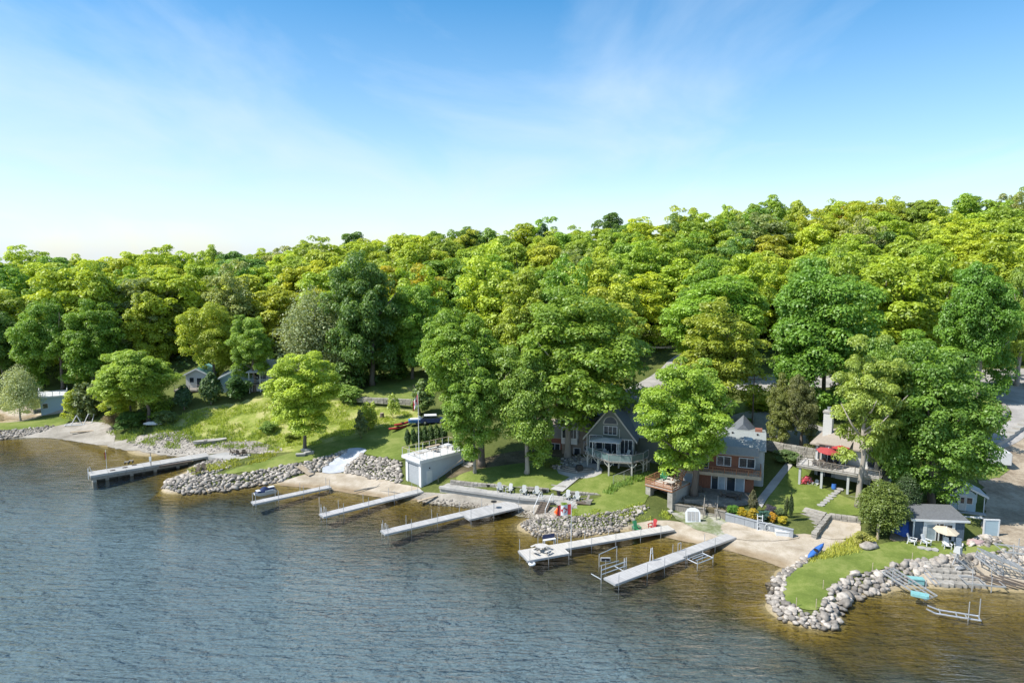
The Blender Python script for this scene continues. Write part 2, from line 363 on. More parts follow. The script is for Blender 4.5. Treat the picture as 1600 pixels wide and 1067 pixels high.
M['house_tan'] = mat('house_tan', (.27,.225,.18), .85, .12, 2, .2, stretch=(.4,.4,8))
M['siding_grey'] = mat('siding_grey', (.42,.43,.42), .8, .1, 2, .2, stretch=(.4,.4,8))
M['siding_white'] = mat('siding_white', (.52,.52,.50), .8, .07, 2, .15, stretch=(.4,.4,8))
M['siding_blue'] = mat('siding_blue', (.085,.12,.16), .8, .14, 2, .25, stretch=(7,7,.4))
M['siding_pale_blue'] = mat('siding_pale_blue', (.36,.46,.50), .8, .08, 2, .2, stretch=(.4,.4,8))
M['brick'] = mat('brick', (.26,.11,.075), .9, .3, 7, .3)
M['roof_slate'] = mat('roof_slate', (.145,.16,.18), .9, .2, 6, .5)
M['roof_grey'] = mat('roof_grey', (.25,.27,.26), .9, .16, 6, .5)
M['roof_tan'] = mat('roof_tan', (.33,.285,.235), .9, .16, 6, .5)
M['roof_pale'] = mat('roof_pale', (.46,.47,.48), .85, .1, 4, .3)
M['roof_dark'] = mat('roof_dark', (.13,.135,.14), .9, .25, 5, .5)
M['canvas'] = mat('canvas', (.50,.43,.32), .9, .12, 3)
M['terracotta'] = mat('terracotta', (.5,.2,.09), .7, .2, 3)
M['asphalt'] = ground_mat('asphalt', [(.235,.225,.21),(.31,.295,.275),(.385,.365,.34)], .3, 9, .2)
M['gravel'] = ground_mat('gravel', [(.20,.18,.15),(.29,.265,.225),(.38,.35,.305)], .25, 7, .5)
M['lawn'] = ground_mat('lawn', [(.095,.132,.026),(.14,.185,.038),(.205,.235,.065)], .22, 5, .5)
M['meadow'] = ground_mat('meadow', [(.13,.175,.035),(.23,.27,.055),(.36,.35,.14)], .3, 3, .7)
M['sand'] = ground_mat('sand', [(.29,.24,.175),(.38,.325,.25),(.45,.395,.32)], .5, 6, .4, wl=(.10,.30,(.66,.58,.46)))
M['dirt'] = ground_mat('dirt', [(.17,.13,.09),(.27,.22,.16),(.38,.32,.24)], .25, 3, .7)
M['slab'] = ground_mat('slab', [(.29,.283,.27),(.35,.343,.325),(.41,.40,.38)], .4, 6, .2)
M['ramp'] = ground_mat('ramp', [(.33,.35,.38),(.41,.43,.46),(.49,.51,.53)], .7, 5, .3)
M['wood_floor'] = ground_mat('wood_floor', [(.06,.055,.03),(.10,.085,.05),(.16,.13,.08)], .3, 4, .6)
# natural ground: forest litter and rough grass above the water line, golden sand under shallow water, deeper tones painted for light the water absorbs and scatters
def terrain_mat():
    m, t, b = new_mat('terrain'); Nn, Ll = t.nodes.new, t.links.new
    g = Nn('ShaderNodeNewGeometry'); sp = Nn('ShaderNodeSeparateXYZ'); Ll(g.outputs['Position'], sp.inputs[0])
    n1 = Nn('ShaderNodeTexNoise'); n1.inputs['Scale'].default_value = .22; n1.inputs['Detail'].default_value = 6; Ll(g.outputs['Position'], n1.inputs['Vector'])
    n2 = Nn('ShaderNodeTexNoise'); n2.inputs['Scale'].default_value = 3.2; n2.inputs['Detail'].default_value = 5; n2.inputs['Roughness'].default_value = .7; Ll(g.outputs['Position'], n2.inputs['Vector'])
    land = Nn('ShaderNodeValToRGB'); e = land.color_ramp.elements; e[0].position = .35; e[0].color = (.055,.075,.02,1); e[1].position = .7; e[1].color = (.15,.17,.05,1)
    ad = Nn('ShaderNodeMath'); ad.operation = 'MULTIPLY_ADD'; ad.inputs[1].default_value = .5; Ll(n2.outputs[0], ad.inputs[0])
    hf = Nn('ShaderNodeMath'); hf.operation = 'MULTIPLY'; hf.inputs[1].default_value = .5; Ll(n1.outputs[0], hf.inputs[0]); Ll(hf.outputs[0], ad.inputs[2]); Ll(ad.outputs[0], land.inputs[0])
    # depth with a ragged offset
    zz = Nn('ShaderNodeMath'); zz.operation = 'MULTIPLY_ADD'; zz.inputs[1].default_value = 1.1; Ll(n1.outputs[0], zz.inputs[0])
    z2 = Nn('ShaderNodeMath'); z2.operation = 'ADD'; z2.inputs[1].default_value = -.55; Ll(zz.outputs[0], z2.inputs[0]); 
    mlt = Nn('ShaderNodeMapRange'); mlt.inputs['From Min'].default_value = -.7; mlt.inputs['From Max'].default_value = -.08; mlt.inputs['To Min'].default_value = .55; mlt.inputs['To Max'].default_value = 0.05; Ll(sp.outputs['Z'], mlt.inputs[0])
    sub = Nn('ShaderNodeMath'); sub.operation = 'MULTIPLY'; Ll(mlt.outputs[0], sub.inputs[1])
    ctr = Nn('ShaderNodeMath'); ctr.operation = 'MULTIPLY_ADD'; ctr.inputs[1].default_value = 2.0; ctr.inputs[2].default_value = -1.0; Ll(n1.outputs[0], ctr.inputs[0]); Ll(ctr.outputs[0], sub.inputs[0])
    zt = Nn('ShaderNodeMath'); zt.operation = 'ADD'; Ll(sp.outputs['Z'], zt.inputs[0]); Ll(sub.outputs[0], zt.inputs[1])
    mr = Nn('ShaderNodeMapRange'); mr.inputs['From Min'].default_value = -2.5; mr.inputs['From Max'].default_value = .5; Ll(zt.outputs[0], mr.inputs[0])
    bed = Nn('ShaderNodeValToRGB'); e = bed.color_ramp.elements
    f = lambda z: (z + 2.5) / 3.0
    e[0].position = f(-2.3); e[0].color = DEPTH_TINT[0]
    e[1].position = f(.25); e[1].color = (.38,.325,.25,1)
    for z, c in ((-1.35, DEPTH_TINT[1]), (-.80, DEPTH_TINT[2]), (-.42, DEPTH_TINT[3]), (-.18, DEPTH_TINT[4]), (0.0, DEPTH_TINT[5])):
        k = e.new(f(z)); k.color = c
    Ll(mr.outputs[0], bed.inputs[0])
    mot = Nn('ShaderNodeHueSaturation'); vv = Nn('ShaderNodeMapRange'); vv.inputs['From Min'].default_value = .3; vv.inputs['From Max'].default_value = .7; vv.inputs['To Min'].default_value = .72; vv.inputs['To Max'].default_value = 1.25
    Ll(n2.outputs[0], vv.inputs[0]); Ll(vv.outputs[0], mot.inputs['Value']); Ll(bed.outputs[0], mot.inputs['Color'])
    sh = Nn('ShaderNodeMapRange'); sh.inputs['From Min'].default_value = .28; sh.inputs['From Max'].default_value = .5; Ll(sp.outputs['Z'], sh.inputs[0])
    mxx = Nn('ShaderNodeMix'); mxx.data_type = 'RGBA'; Ll(sh.outputs[0], mxx.inputs['Factor']); Ll(mot.outputs[0], mxx.inputs['A']); Ll(land.outputs[0], mxx.inputs['B'])
    Ll(mxx.outputs['Result'], b.inputs['Base Color']); b.inputs['Roughness'].default_value = .95; b.inputs['Specular IOR Level'].default_value = .1
    bp = Nn('ShaderNodeBump'); bp.inputs['Strength'].default_value = .5; bp.inputs['Distance'].default_value = .2; Ll(n2.outputs[0], bp.inputs['Height']); Ll(bp.outputs[0], b.inputs['Normal'])
    return m
DEPTH_TINT = [(.165,.235,.295,1),(.105,.135,.145,1),(.07,.068,.036,1),(.145,.10,.014,1),(.22,.155,.028,1),(.29,.23,.12,1)]  # deep to shallow: sand inshore, deeper tones imitate light absorbed and scattered in water
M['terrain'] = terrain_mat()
def water_mat():
    m = bpy.data.materials.new('water'); m.use_nodes = True; t = m.node_tree; t.nodes.clear(); Nn, Ll = t.nodes.new, t.links.new
    o = Nn('ShaderNodeOutputMaterial'); g = Nn('ShaderNodeNewGeometry')
    def nz(scale, st, rot, det=4, rough=.55):
        mpn = Nn('ShaderNodeMapping'); mpn.inputs['Scale'].default_value = st; mpn.inputs['Rotation'].default_value = (0, 0, R(rot)); Ll(g.outputs['Position'], mpn.inputs[0])
        k = Nn('ShaderNodeTexNoise'); k.inputs['Scale'].default_value = scale; k.inputs['Detail'].default_value = det; k.inputs['Roughness'].default_value = rough; k.inputs['Distortion'].default_value = .6
        Ll(mpn.outputs[0], k.inputs['Vector']); return k
    a = nz(1.0, (.26,1.0,1), 9, 3); b = nz(2.9, (.34,1,1), -5, 4, .6); c = nz(.045, (.6,1,1), 20, 3)
    s = Nn('ShaderNodeMath'); s.operation = 'MULTIPLY_ADD'; s.inputs[1].default_value = .42; Ll(b.outputs[0], s.inputs[0]); Ll(a.outputs[0], s.inputs[2])
    calm = Nn('ShaderNodeMapRange'); calm.inputs['From Min'].default_value = .3; calm.inputs['From Max'].default_value = .7; calm.inputs['To Min'].default_value = .45; calm.inputs['To Max'].default_value = 1.0; Ll(c.outputs[0], calm.inputs[0])
    bp = Nn('ShaderNodeBump'); bp.inputs['Distance'].default_value = WAVE; Ll(calm.outputs[0], bp.inputs['Strength']); Ll(s.outputs[0], bp.inputs['Height'])
    fr = Nn('ShaderNodeFresnel'); fr.inputs['IOR'].default_value = 1.36; Ll(bp.outputs[0], fr.inputs['Normal'])
    gl = Nn('ShaderNodeBsdfGlossy'); gl.inputs['Roughness'].default_value = .04; Ll(bp.outputs[0], gl.inputs['Normal'])
    tr = Nn('ShaderNodeBsdfTransparent'); tr.inputs[0].default_value = (.86,.88,.84,1)
    mx_ = Nn('ShaderNodeMixShader'); Ll(fr.outputs[0], mx_.inputs[0]); Ll(tr.outputs[0], mx_.inputs[1]); Ll(gl.outputs[0], mx_.inputs[2])
    Ll(mx_.outputs[0], o.inputs[0]); return m
WAVE = .62
M['water'] = water_mat()

# ------------------------------------------------------------------ ground sheet and lake
def axis(*spans):
    o = []
    for a, b, s in spans: o += list(np.arange(a, b, s))
    return np.array(o)
gx = axis((-3000,-600,400),(-600,-200,40),(-200,-110,3),(-110,95,.7),(95,200,3),(200,600,40),(600,3001,400))
gy = axis((-600,-100,100),(-100,30,15),(30,56,2.5),(56,125,.6),(125,180,1.5),(180,340,5),(340,700,40),(700,3201,500))
XX, YY = np.meshgrid(gx, gy)
ZZ = hgt(XX, YY)
vv_ = np.stack([XX.ravel(), YY.ravel(), ZZ.ravel()], 1)
nx_ = len(gx); ii, jj = np.meshgrid(np.arange(len(gx) - 1), np.arange(len(gy) - 1)); b0 = (jj * nx_ + ii).ravel()
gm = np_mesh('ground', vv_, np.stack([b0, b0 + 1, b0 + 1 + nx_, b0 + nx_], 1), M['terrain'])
gm.polygons.foreach_set('use_smooth', [True] * len(gm.polygons))
tag(link('ground', gm), kind='structure')
wm = MB().add([(-3000,-600,0),(3000,-600,0),(3000,160,0),(-3000,160,0)], [(0,1,2,3)])
tag(wm.build('water', M['water']), kind='structure')

def inside(poly, x, y):
    c = np.zeros(x.shape, bool); k = len(poly)
    for i in range(k):
        x1, y1 = poly[i]; x2, y2 = poly[(i + 1) % k]
        if y1 == y2: continue
        hit = ((y1 > y) != (y2 > y)) & (x < (x2 - x1) * (y - y1) / (y2 - y1) + x1); c ^= hit
    return c
def smooth_poly(p, it=2):
    for _ in range(it):
        q = []
        for i in range(len(p)):
            a, b = p[i], p[(i + 1) % len(p)]
            q += [(a[0]*.75+b[0]*.25, a[1]*.75+b[1]*.25), (a[0]*.25+b[0]*.75, a[1]*.25+b[1]*.75)]
        p = q
    return p
def drape(name, pix, m, lift=.05, step=.6, it=2, ragged=0.0, kind='structure'):
    """a sheet of other ground lying on the terrain inside an outline"""
    P = [G(*p) for p in pix]; poly = smooth_poly([(p.x, p.y) for p in P], it)
    q = []
    for i in range(len(poly)):
        a, b = Vector(poly[i]), Vector(poly[(i + 1) % len(poly)]); k = max(1, int((b - a).length / step))
        for j in range(k):
            p = a + (b - a) * j / k
            if ragged: p = p + Vector((mnoise.noise((p.x * 1.1, p.y * 1.1, 3)), mnoise.noise((p.x * 1.1, p.y * 1.1, 9)))) * ragged
            q.append((p.x, p.y))
    xs = np.array([p[0] for p in q]); ys = np.array([p[1] for p in q])
    ax, ay = np.meshgrid(np.arange(xs.min(), xs.max(), step), np.arange(ys.min(), ys.max(), step)); ax, ay = ax.ravel(), ay.ravel()
    w = inside(q, ax, ay); pts = [Vector(p) for p in q] + [Vector((a, b)) for a, b in zip(ax[w], ay[w])]
    k = len(q)
    V, E, F, *_ = delaunay_2d_cdt(pts, [(i, (i + 1) % k) for i in range(k)], [], 1, 1e-4)
    z = hgt(np.array([v.x for v in V]), np.array([v.y for v in V])) + lift
    me = bpy.data.meshes.new(name); me.from_pydata([(v.x, v.y, h) for v, h in zip(V, z)], [], F); me.materials.append(m)
    me.polygons.foreach_set('use_smooth', [True] * len(me.polygons)); me.update()
    return tag(link(name, me), kind=kind)
# ------------------------------------------------------------------ trees
def crown_proto(name, seed, n_puff, n_leaf, leaf, profile='dome', puff=(.24,.40), flat=.35, inner=.15, airy=0.0):
    """a crown of unit radius: many sprays of leaf clumps spread through its volume; 'tone' varies from spray to spray and leaf to leaf"""
    r = np.random.default_rng(seed)
    if profile in ('dome', 'tier'):
        # limbs first: a handful of big uneven lobes round the stem, then sprays of leaves over the lobes
        nl = 11; i = np.arange(nl) + .5; ph = np.arccos(np.clip(1 - 1.82 * i / nl, -1, 1)); th = math.pi * (1 + 5 ** .5) * i + r.uniform(0, 6.28)
        ld = np.stack([np.cos(th) * np.sin(ph), np.sin(th) * np.sin(ph), np.cos(ph)], 1) + r.normal(0, .14, (nl, 3))
        lc = ld * r.uniform(.40, .66, nl)[:, None]; lr = r.uniform(.30, .50, nl); w = lr ** 2 / (lr ** 2).sum(); cs_ = []
        while len(cs_) < n_puff:
            k = r.choice(nl, p=w); q = r.normal(0, 1, 3); q /= np.linalg.norm(q)
            if q @ ld[k] > -.25: cs_.append(lc[k] + q * lr[k] * r.uniform(.66, 1.14) * np.array([1, 1, .95]))
        c = np.array(cs_); c /= np.percentile(np.linalg.norm(c, axis=1), 96) / .88; lo_, hi_ = np.percentile(c[:, 2], [3, 97]); c[:, 2] = np.where(c[:, 2] < 0, c[:, 2] * .80 / -lo_, c[:, 2] * .84 / hi_)
        pr = r.uniform(*puff, n_puff); d = c / np.linalg.norm(c, axis=1)[:, None]
    else:
        i = np.arange(n_puff) + .5
        ph = np.arccos(np.clip(1 - 2 * i / n_puff, -1, 1)); th = math.pi * (1 + 5 ** .5) * i
        d = np.stack([np.cos(th) * np.sin(ph), np.sin(th) * np.sin(ph), np.cos(ph)], 1) + r.normal(0, .16, (n_puff, 3))
        d /= np.linalg.norm(d, axis=1)[:, None]
        rad = .76 * np.where(r.random(n_puff) < .3, r.uniform(.5, .8, n_puff), r.uniform(.84, 1.1, n_puff))
        pr = r.uniform(*puff, n_puff)
        c = d * rad[:, None]
    if profile == 'dome':
        pass
    elif profile == 'cone':
        t = (c[:, 2] + 1) / 2; c[:, :2] *= (1.25 * (1 - t) ** .8 + .12)[:, None]; pr *= (.35 + .7 * (1 - t))
    elif profile == 'column':
        t = np.clip((c[:, 2] + 1) / 2, 0, 1); c[:, :2] *= (.98 - .75 * t ** 2.2)[:, None]; pr *= (1 - .5 * t ** 2)
    elif profile == 'egg':
        t = (c[:, 2] + 1) / 2; c[:, :2] *= (1.12 - .5 * np.clip(t, 0, 1))[:, None]
    elif profile == 'tier':
        c[:, 2] = np.round(c[:, 2] * 3.2) / 3.2 + r.normal(0, .05, n_puff)
    if airy: keep = r.random(n_puff) > airy; c, pr, d = c[keep], pr[keep], d[keep]
    if inner:
        k = int(len(c) * inner * 2); q = r.normal(0, 1, (k, 3)); q *= (r.random(k) ** .5 * .5 / np.linalg.norm(q, axis=1))[:, None]
        c = np.concatenate([c, q]); pr = np.concatenate([pr, r.uniform(.22, .34, k)])
    tone_p = r.uniform(.15, .85, len(c))
    w = pr ** 2; cnt = r.multinomial(n_leaf, w / w.sum()); idx = np.repeat(np.arange(len(c)), cnt); m = len(idx)
    u = r.normal(0, 1, (m, 3)); u[:, 2] += .75; u /= np.linalg.norm(u, axis=1)[:, None]
    rr = r.uniform(.62, 1.05, m) ** .8
    off = u * rr[:, None] * pr[idx][:, None]; off[:, 2] *= (1 - flat)
    p = c[idx] + off
    nrm = u * .7 + np.array([0, 0, .75]) + r.normal(0, .38, (m, 3)); nrm /= np.linalg.norm(nrm, axis=1)[:, None]
    t = np.cross(nrm, r.normal(0, 1, (m, 3))); t /= np.linalg.norm(t, axis=1)[:, None] + 1e-9
    b = np.cross(nrm, t)
    s = leaf * r.uniform(.6, 1.35, m)[:, None]
    v = np.stack([p - t * s, p - b * s * .62 + nrm * s * .12, p + t * s, p + b * s * .62 + nrm * s * .12], 1).reshape(-1, 3)
    tone = np.clip(tone_p[idx] * .62 + r.random(m) * .38, 0, 1)
    return np_mesh(name, v, np.arange(m * 4).reshape(-1, 4), M['leaf'], np.repeat(tone, 4))
CR = {}
for k in range(5): CR['maple%d' % k] = crown_proto('crown', 11 + k, 170 + 16 * k, 66000, .0245, puff=(.10, .23), flat=.46, inner=.1)
for k in range(2): CR['open%d' % k] = crown_proto('crown', 31 + k, 150, 34000, .027, 'tier', puff=(.10, .21), flat=.55, inner=.1, airy=.1)
for k in range(5): CR['wood%d' % k] = crown_proto('crown', 51 + k, 120 + 12 * k, 27000, .034, puff=(.11, .24), flat=.48, inner=.06)
for k in range(2): CR['light%d' % k] = crown_proto('crown', 71 + k, 150, 20000, .034, 'tier', puff=(.10, .22), flat=.45, inner=.1, airy=.12)
CR['silver'] = crown_proto('crown', 81, 150, 14000, .027, 'egg', puff=(.16, .30), flat=.1, inner=.3)
CR['dense'] = crown_proto('crown', 82, 200, 22000, .034, 'egg', puff=(.13, .24), flat=.1, inner=.2)
CR['cedar'] = crown_proto('crown', 83, 90, 5200, .085, 'column', puff=(.2, .32), flat=-.3, inner=.1)
CR['pine'] = crown_proto('crown', 85, 90, 4000, .085, 'cone', puff=(.2, .34), flat=.6, inner=.1)
for k in range(3): CR['bush%d' % k] = crown_proto('crown', 91 + k, 42, 2600, .10, puff=(.26, .42), flat=.2, inner=.2)
CR['tiny'] = crown_proto('crown', 97, 20, 700, .16, puff=(.3, .5), flat=.1)

def trunk_proto(seed, limbs=7, k=7, lean=.009):
    """unit tree: foot at 0, tip at 1; limbs fan into the crown"""
    r = random.Random(seed); mb = MB()
    pts = [Vector((r.uniform(-lean, lean) * i, r.uniform(-lean, lean) * i, z)) for i, z in enumerate((0, .04, .16, .32, .5, .68, .85))]
    rs = [.034, .026, .021, .018, .014, .009, .003]
    mb.path(pts, rs, k)
    for j in range(limbs):
        z = r.uniform(.26, .62); a = j * 2.4 + r.uniform(-.4, .4); i = max(q for q in range(7) if pts[q].z <= z); f = (z - pts[i].z) / max(.01, pts[min(i+1, 6)].z - pts[i].z)
        b = pts[i].lerp(pts[min(i+1, 6)], f); l = r.uniform(.16, .30); up = r.uniform(.12, .26)
        e = b + Vector((math.cos(a) * l, math.sin(a) * l, up)); md = b.lerp(e, .5) + Vector((0, 0, -.02))
        mb.path([b, md, e], [.010, .007, .002], 5)
    return mb.mesh('trunk', M['bark'], True)
TR = [trunk_proto(s) for s in range(4)]
TRP = []
for q in range(2):
    me = TR[q].copy(); me.materials.clear(); me.materials.append(M['bark_pale']); TRP.append(me)
BUSHT = trunk_proto(9, 9, 5, .10)
RT = random.Random(5)
def tint(base, j=.12):
    g = 1 + RT.uniform(-j, j)
    return (base[0] * g * (1 + RT.uniform(-j, j) * .6), base[1] * g, base[2] * g * (1 + RT.uniform(-j, j)), 1)
YEL, GRN, DRK, ORA, SIL, OLV, LIM = (.245,.302,.028), (.145,.232,.03), (.10,.168,.032), (.255,.24,.03), (.19,.225,.10), (.115,.14,.035), (.265,.305,.034)
def tree(name, label, cat, base, top, r, z0, proto, col, group=None, pale=False, ry=None, trunk=True, sx=1.0, off=(0, 0)):
    """base: foot point; top: crown top height above foot; z0: crown underside above foot; r: crown radius"""
    T = thing(name, label, cat, base, 0, group)
    if trunk:
        t = link('trunk', (TRP if pale else TR)[RT.randrange(2 if pale else 4)], T, None, (0, 0, RT.uniform(0, 6.28)), (sx * (.55 * top + 3), sx * (.55 * top + 3), top * .96))
    hz_ = (top - z0) / 2
    low = .9 if 'maple' in proto or 'wood' in proto else 1.0
    c = link('crown', CR[proto], T, (off[0], off[1], z0 + hz_ * low), (RT.uniform(-.06, .06), RT.uniform(-.06, .06), RT.uniform(0, 6.28)), (r, ry or r, hz_))
    c.color = tint(col)
    return T
def tree_px(name, label, cat, bx, by, cx, x0, x1, ytop, ybot, proto, col, group=None, z=None, **kw):
    """a tree from its foot pixel and the pixel box of its crown"""
    b = G(bx, by) if z is None else at(bx, by, z)
    dep = b.y * CP - (b.z - CAM_H) * SP
    s = dep / FOC                                              # metres per pixel at that depth
    top = (by - ytop) * s * 1.01; bot = max(.2, (by - ybot) * s); r = (x1 - x0) / 2 * s
    return tree(name, label, cat, b, top, r / .98, bot, proto, col, group, off=((cx - bx) * s, 0), **kw)

# trees that stand by themselves or that one can tell apart
T_ = 'tree'
tree_px('maple_tree', 'round bright yellow-green maple alone on the lawn above the boulder jetty', T_, 477, 702, 474, 414, 542, 545, 668, 'maple0', (.245,.29,.032))
tree_px('maple_tree', 'slender forked maple on the shaded lawn nearest the boathouse', T_, 742, 739, 741, 690, 794, 560, 704, 'maple1', GRN, pale=True, sx=.8)
tree_px('maple_tree', 'thick-trunked maple rising behind the boathouse roof and hedge', T_, 753, 728, 722, 652, 792, 478, 650, 'maple2', GRN, sx=1.3)
tree_px('maple_tree', 'big dark maple with a bare straight trunk in the middle of the shaded lawn', T_, 823, 740, 816, 757, 868, 535, 712, 'maple3', GRN, pale=True)
tree_px('maple_tree', 'very tall maple beside the white bay window of the green gable house', T_, 887, 714, 905, 800, 1012, 455, 652, 'maple4', GRN, pale=True, sx=1.2)
tree_px('maple_tree', 'broad bright maple in front of the brown cottage, growing by its raised wooden deck', T_, 1084, 775, 1070, 992, 1150, 555, 728, 'maple0', (.205,.29,.032), sx=1.5)
tree_px('oak_tree', 'tall spreading yellow-olive oak behind the brown cottage roof', T_, 1130, 668, 1128, 1046, 1205, 478, 645, 'open0', (.19,.232,.026), sx=1.2)
tree_px('dark_leaved_tree', 'dusky olive tree by the parking area, the slimmer of two side by side', T_, 1222, 697, 1218, 1190, 1246, 585, 690, 'maple1', OLV)
tree_px('dark_leaved_tree', 'dusky brown-green tree by the chimney of the red umbrella house', T_, 1251, 700, 1250, 1222, 1280, 578, 693, 'maple2', (.115,.135,.042))
tree_px('ash_tree', 'pale airy ash with a long bare trunk in front of the red umbrella house', T_, 1341, 792, 1345, 1285, 1400, 535, 715, 'open1', (.19,.25,.05), pale=True, sx=1.1)
tree_px('maple_tree', 'dense dark maple beside the house deck, growing close behind the pale ash', T_, 1367, 770, 1385, 1335, 1440, 520, 765, 'maple3', GRN, pale=True)
tree_px('maple_tree', 'huge dense maple overhanging the slate-blue shed', T_, 1452, 793, 1452, 1362, 1532, 540, 764, 'maple4', (.10,.185,.025), sx=1.3)
tree_px('maple_tree', 'leafy maple top rising over the driveway behind the huge shed maple', T_, 1440, 690, 1430, 1350, 1520, 520, 680, 'maple1', GRN)
tree_px('maple_tree', 'tall dark maple with a clear grey trunk beside the curved stone wall', T_, 1525, 623, 1522, 1463, 1584, 403, 598, 'maple2', (.10,.18,.022), pale=True, sx=1.2)
tree_px('ash_tree', 'thin light tree with twin stems at the far end of the driveway', T_, 1588, 603, 1590, 1556, 1640, 405, 600, 'open0', (.17,.22,.035), pale=True)
tree_px('maple_tree', 'wide deep green maple at the foot of the wood above the parking area', T_, 1285, 640, 1270, 1182, 1358, 415, 630, 'maple3', (.115,.20,.025))
tree_px('maple_tree', 'round mid-green maple over the road bend between two larger trees', T_, 1110, 590, 1110, 1022, 1195, 425, 560, 'maple2', (.16,.24,.025))
tree_px('maple_tree', 'tall bright maple behind the green gable house roof', T_, 935, 640, 940, 862, 1020, 455, 600, 'maple1', LIM)
tree_px('maple_tree', 'dark-hearted maple on the lawn edge above the low stone wall', T_, 582, 602, 568, 506, 630, 398, 592, 'maple4', DRK, sx=1.2)
tree_px('maple_tree', 'mid-green maple with twin stems beside the upper lawn', T_, 645, 592, 648, 596, 700, 440, 565, 'maple0', (.13,.21,.025))
tree_px('poplar_tree', 'sparse silvery poplar showing its stems beside the upper lawn', T_, 498, 604, 492, 425, 560, 448, 600, 'silver', SIL, pale=True)
tree_px('poplar_tree', 'thin grey-green poplar between the cottages and the dark maple', T_, 530, 606, 536, 500, 575, 480, 598, 'silver', (.22,.26,.10), pale=True)
tree_px('maple_tree', 'yellow-green tree in front of the pale blue cottage gable', T_, 336, 600, 336, 292, 384, 470, 592, 'maple3', YEL)
tree_px('maple_tree', 'forked tree in front of the cottage verandah', T_, 398, 612, 394, 355, 432, 488, 585, 'maple0', GRN)
tree_px('willow_tree', 'large light green tree with several stems at the foot of the wild bank', T_, 232, 658, 215, 158, 288, 540, 646, 'maple2', (.185,.245,.035), sx=1.3)
tree_px('willow_tree', 'leafy young willow bending over the beach beside the larger one', T_, 205, 655, 192, 158, 232, 565, 646, 'maple1', LIM)
tree_px('maple_tree', 'dense green maple behind the grey boathouse with a deck rail', T_, 98, 608, 72, 30, 120, 462, 592, 'maple2', GRN)
tree_px('maple_tree', 'dense maple beside the dead snag above the small beach', T_, 140, 606, 150, 102, 205, 470, 595, 'maple4', (.13,.21,.025))
tree_px('maple_tree', 'very dark maple at the water end of the small grassy spit', T_, 8, 612, 2, -45, 38, 480, 602, 'maple3', DRK)
tree_px('willow_tree', 'grey-green bushy willow with three stems on the grassy spit', T_, 32, 657, 34, -2, 66, 568, 655, 'silver', (.25,.28,.16), pale=True, sx=.8)
tree_px('young_tree', 'young spruce staked on the lawn above the cobble ramp', 'tree', 564, 686, 565, 553, 577, 634, 684, 'pine', (.12,.16,.06), sx=.5)
tree_px('young_tree', 'round young maple standing behind the staked spruce', 'tree', 576, 672, 577, 566, 590, 629, 668, 'bush1', (.22,.27,.04), sx=.5)
tree_px('young_tree', 'spindly pale sapling in the meadow beside a dark stump', 'tree', 614, 654, 615, 606, 624, 617, 645, 'tiny', (.24,.28,.06), sx=.4)
tree_px('pine_tree', 'small drooping pine at the hedge end of the meadow', 'tree', 656, 648, 660, 638, 680, 585, 645, 'pine', (.13,.18,.05))
tree_px('bush', 'bright leafy bush at the edge of the small beach', 'shrub', 118, 656, 116, 100, 134, 612, 655, 'bush0', LIM)
tree_px('bush', 'dark cedar bush beside the bright bush near the small beach', 'shrub', 140, 655, 140, 122, 162, 598, 655, 'bush1', (.085,.115,.04))
tree_px('bush', 'dark cedar standing in front of the pale blue cottage', 'shrub', 330, 632, 330, 313, 352, 580, 632, 'cedar', (.07,.11,.035))
tree_px('bush', 'rounded evergreen below the stilted white deck', 'shrub', 372, 622, 370, 350, 392, 590, 624, 'bush2', (.07,.13,.03))
tree_px('bush', 'blue-green spruce bush below the cottage decks', 'shrub', 288, 640, 288, 272, 304, 600, 642, 'cedar', (.055,.10,.05))
tree_px('bush', 'low dark shrub under the willow at the beach bank', 'shrub', 205, 668, 204, 182, 230, 645, 672, 'bush0', (.07,.13,.03))
tree_px('bush', 'brown twiggy shrub where the small beach meets the wild bank', 'shrub', 178, 668, 177, 160, 196, 640, 674, 'silver', (.18,.15,.09))
tree_px('bush', 'dusty green shrub beside the white slab under the willow', 'shrub', 262, 662, 262, 246, 280, 642, 666, 'bush2', (.12,.16,.06))
tree_px('bush', 'leafy shrub behind the lone round maple', 'shrub', 548, 628, 548, 528, 568, 604, 632, 'bush1', (.15,.21,.04))
tree_px('bush', 'big rounded bush at the foot of the dark maple', 'shrub', 535, 612, 534, 508, 560, 568, 616, 'bush2', (.12,.19,.04))
tree_px('bush', 'dark bush closing the end of the upper lawn', 'shrub', 620, 592, 618, 590, 648, 560, 594, 'bush0', DRK)
tree_px('bush', 'big golden-green cedar bush beside the slate-blue shed', 'shrub', 1376, 836, 1376, 1330, 1421, 746, 862, 'dense', (.105,.135,.028), trunk=False)
tree_px('bush', 'dark cedar behind the golden-green cedar bush and the blue tarp', 'shrub', 1412, 812, 1412, 1386, 1440, 738, 815, 'dense', (.05,.085,.03))
tree_px('bush', 'scrappy yellow shrub growing by the beach post', 'shrub', 1347, 850, 1346, 1332, 1362, 830, 852, 'bush2', (.26,.25,.06))
tree_px('bush', 'bright shrub on the bank above the driveway steps', 'shrub', 1185, 640, 1186, 1166, 1206, 618, 648, 'bush1', LIM)
tree_px('bush', 'clipped dark hedge shrub beside the stone steps on the far drive', 'shrub', 1167, 662, 1166, 1155, 1178, 654, 665, 'bush0', DRK)
tree_px('bush', 'grey-green ground juniper beneath the driveway wall', 'shrub', 1232, 722, 1232, 1212, 1254, 704, 724, 'bush2', (.10,.14,.05))
tree_px('bush', 'small hedge bush beside the road below the utility pole', 'shrub', 1012, 620, 1012, 1000, 1026, 611, 622, 'bush1', (.09,.15,.03))
tree_px('bush', 'leafy shrub at the garden corner below the tall maple', 'shrub', 862, 729, 862, 848, 878, 716, 732, 'bush0', (.16,.2,.05))
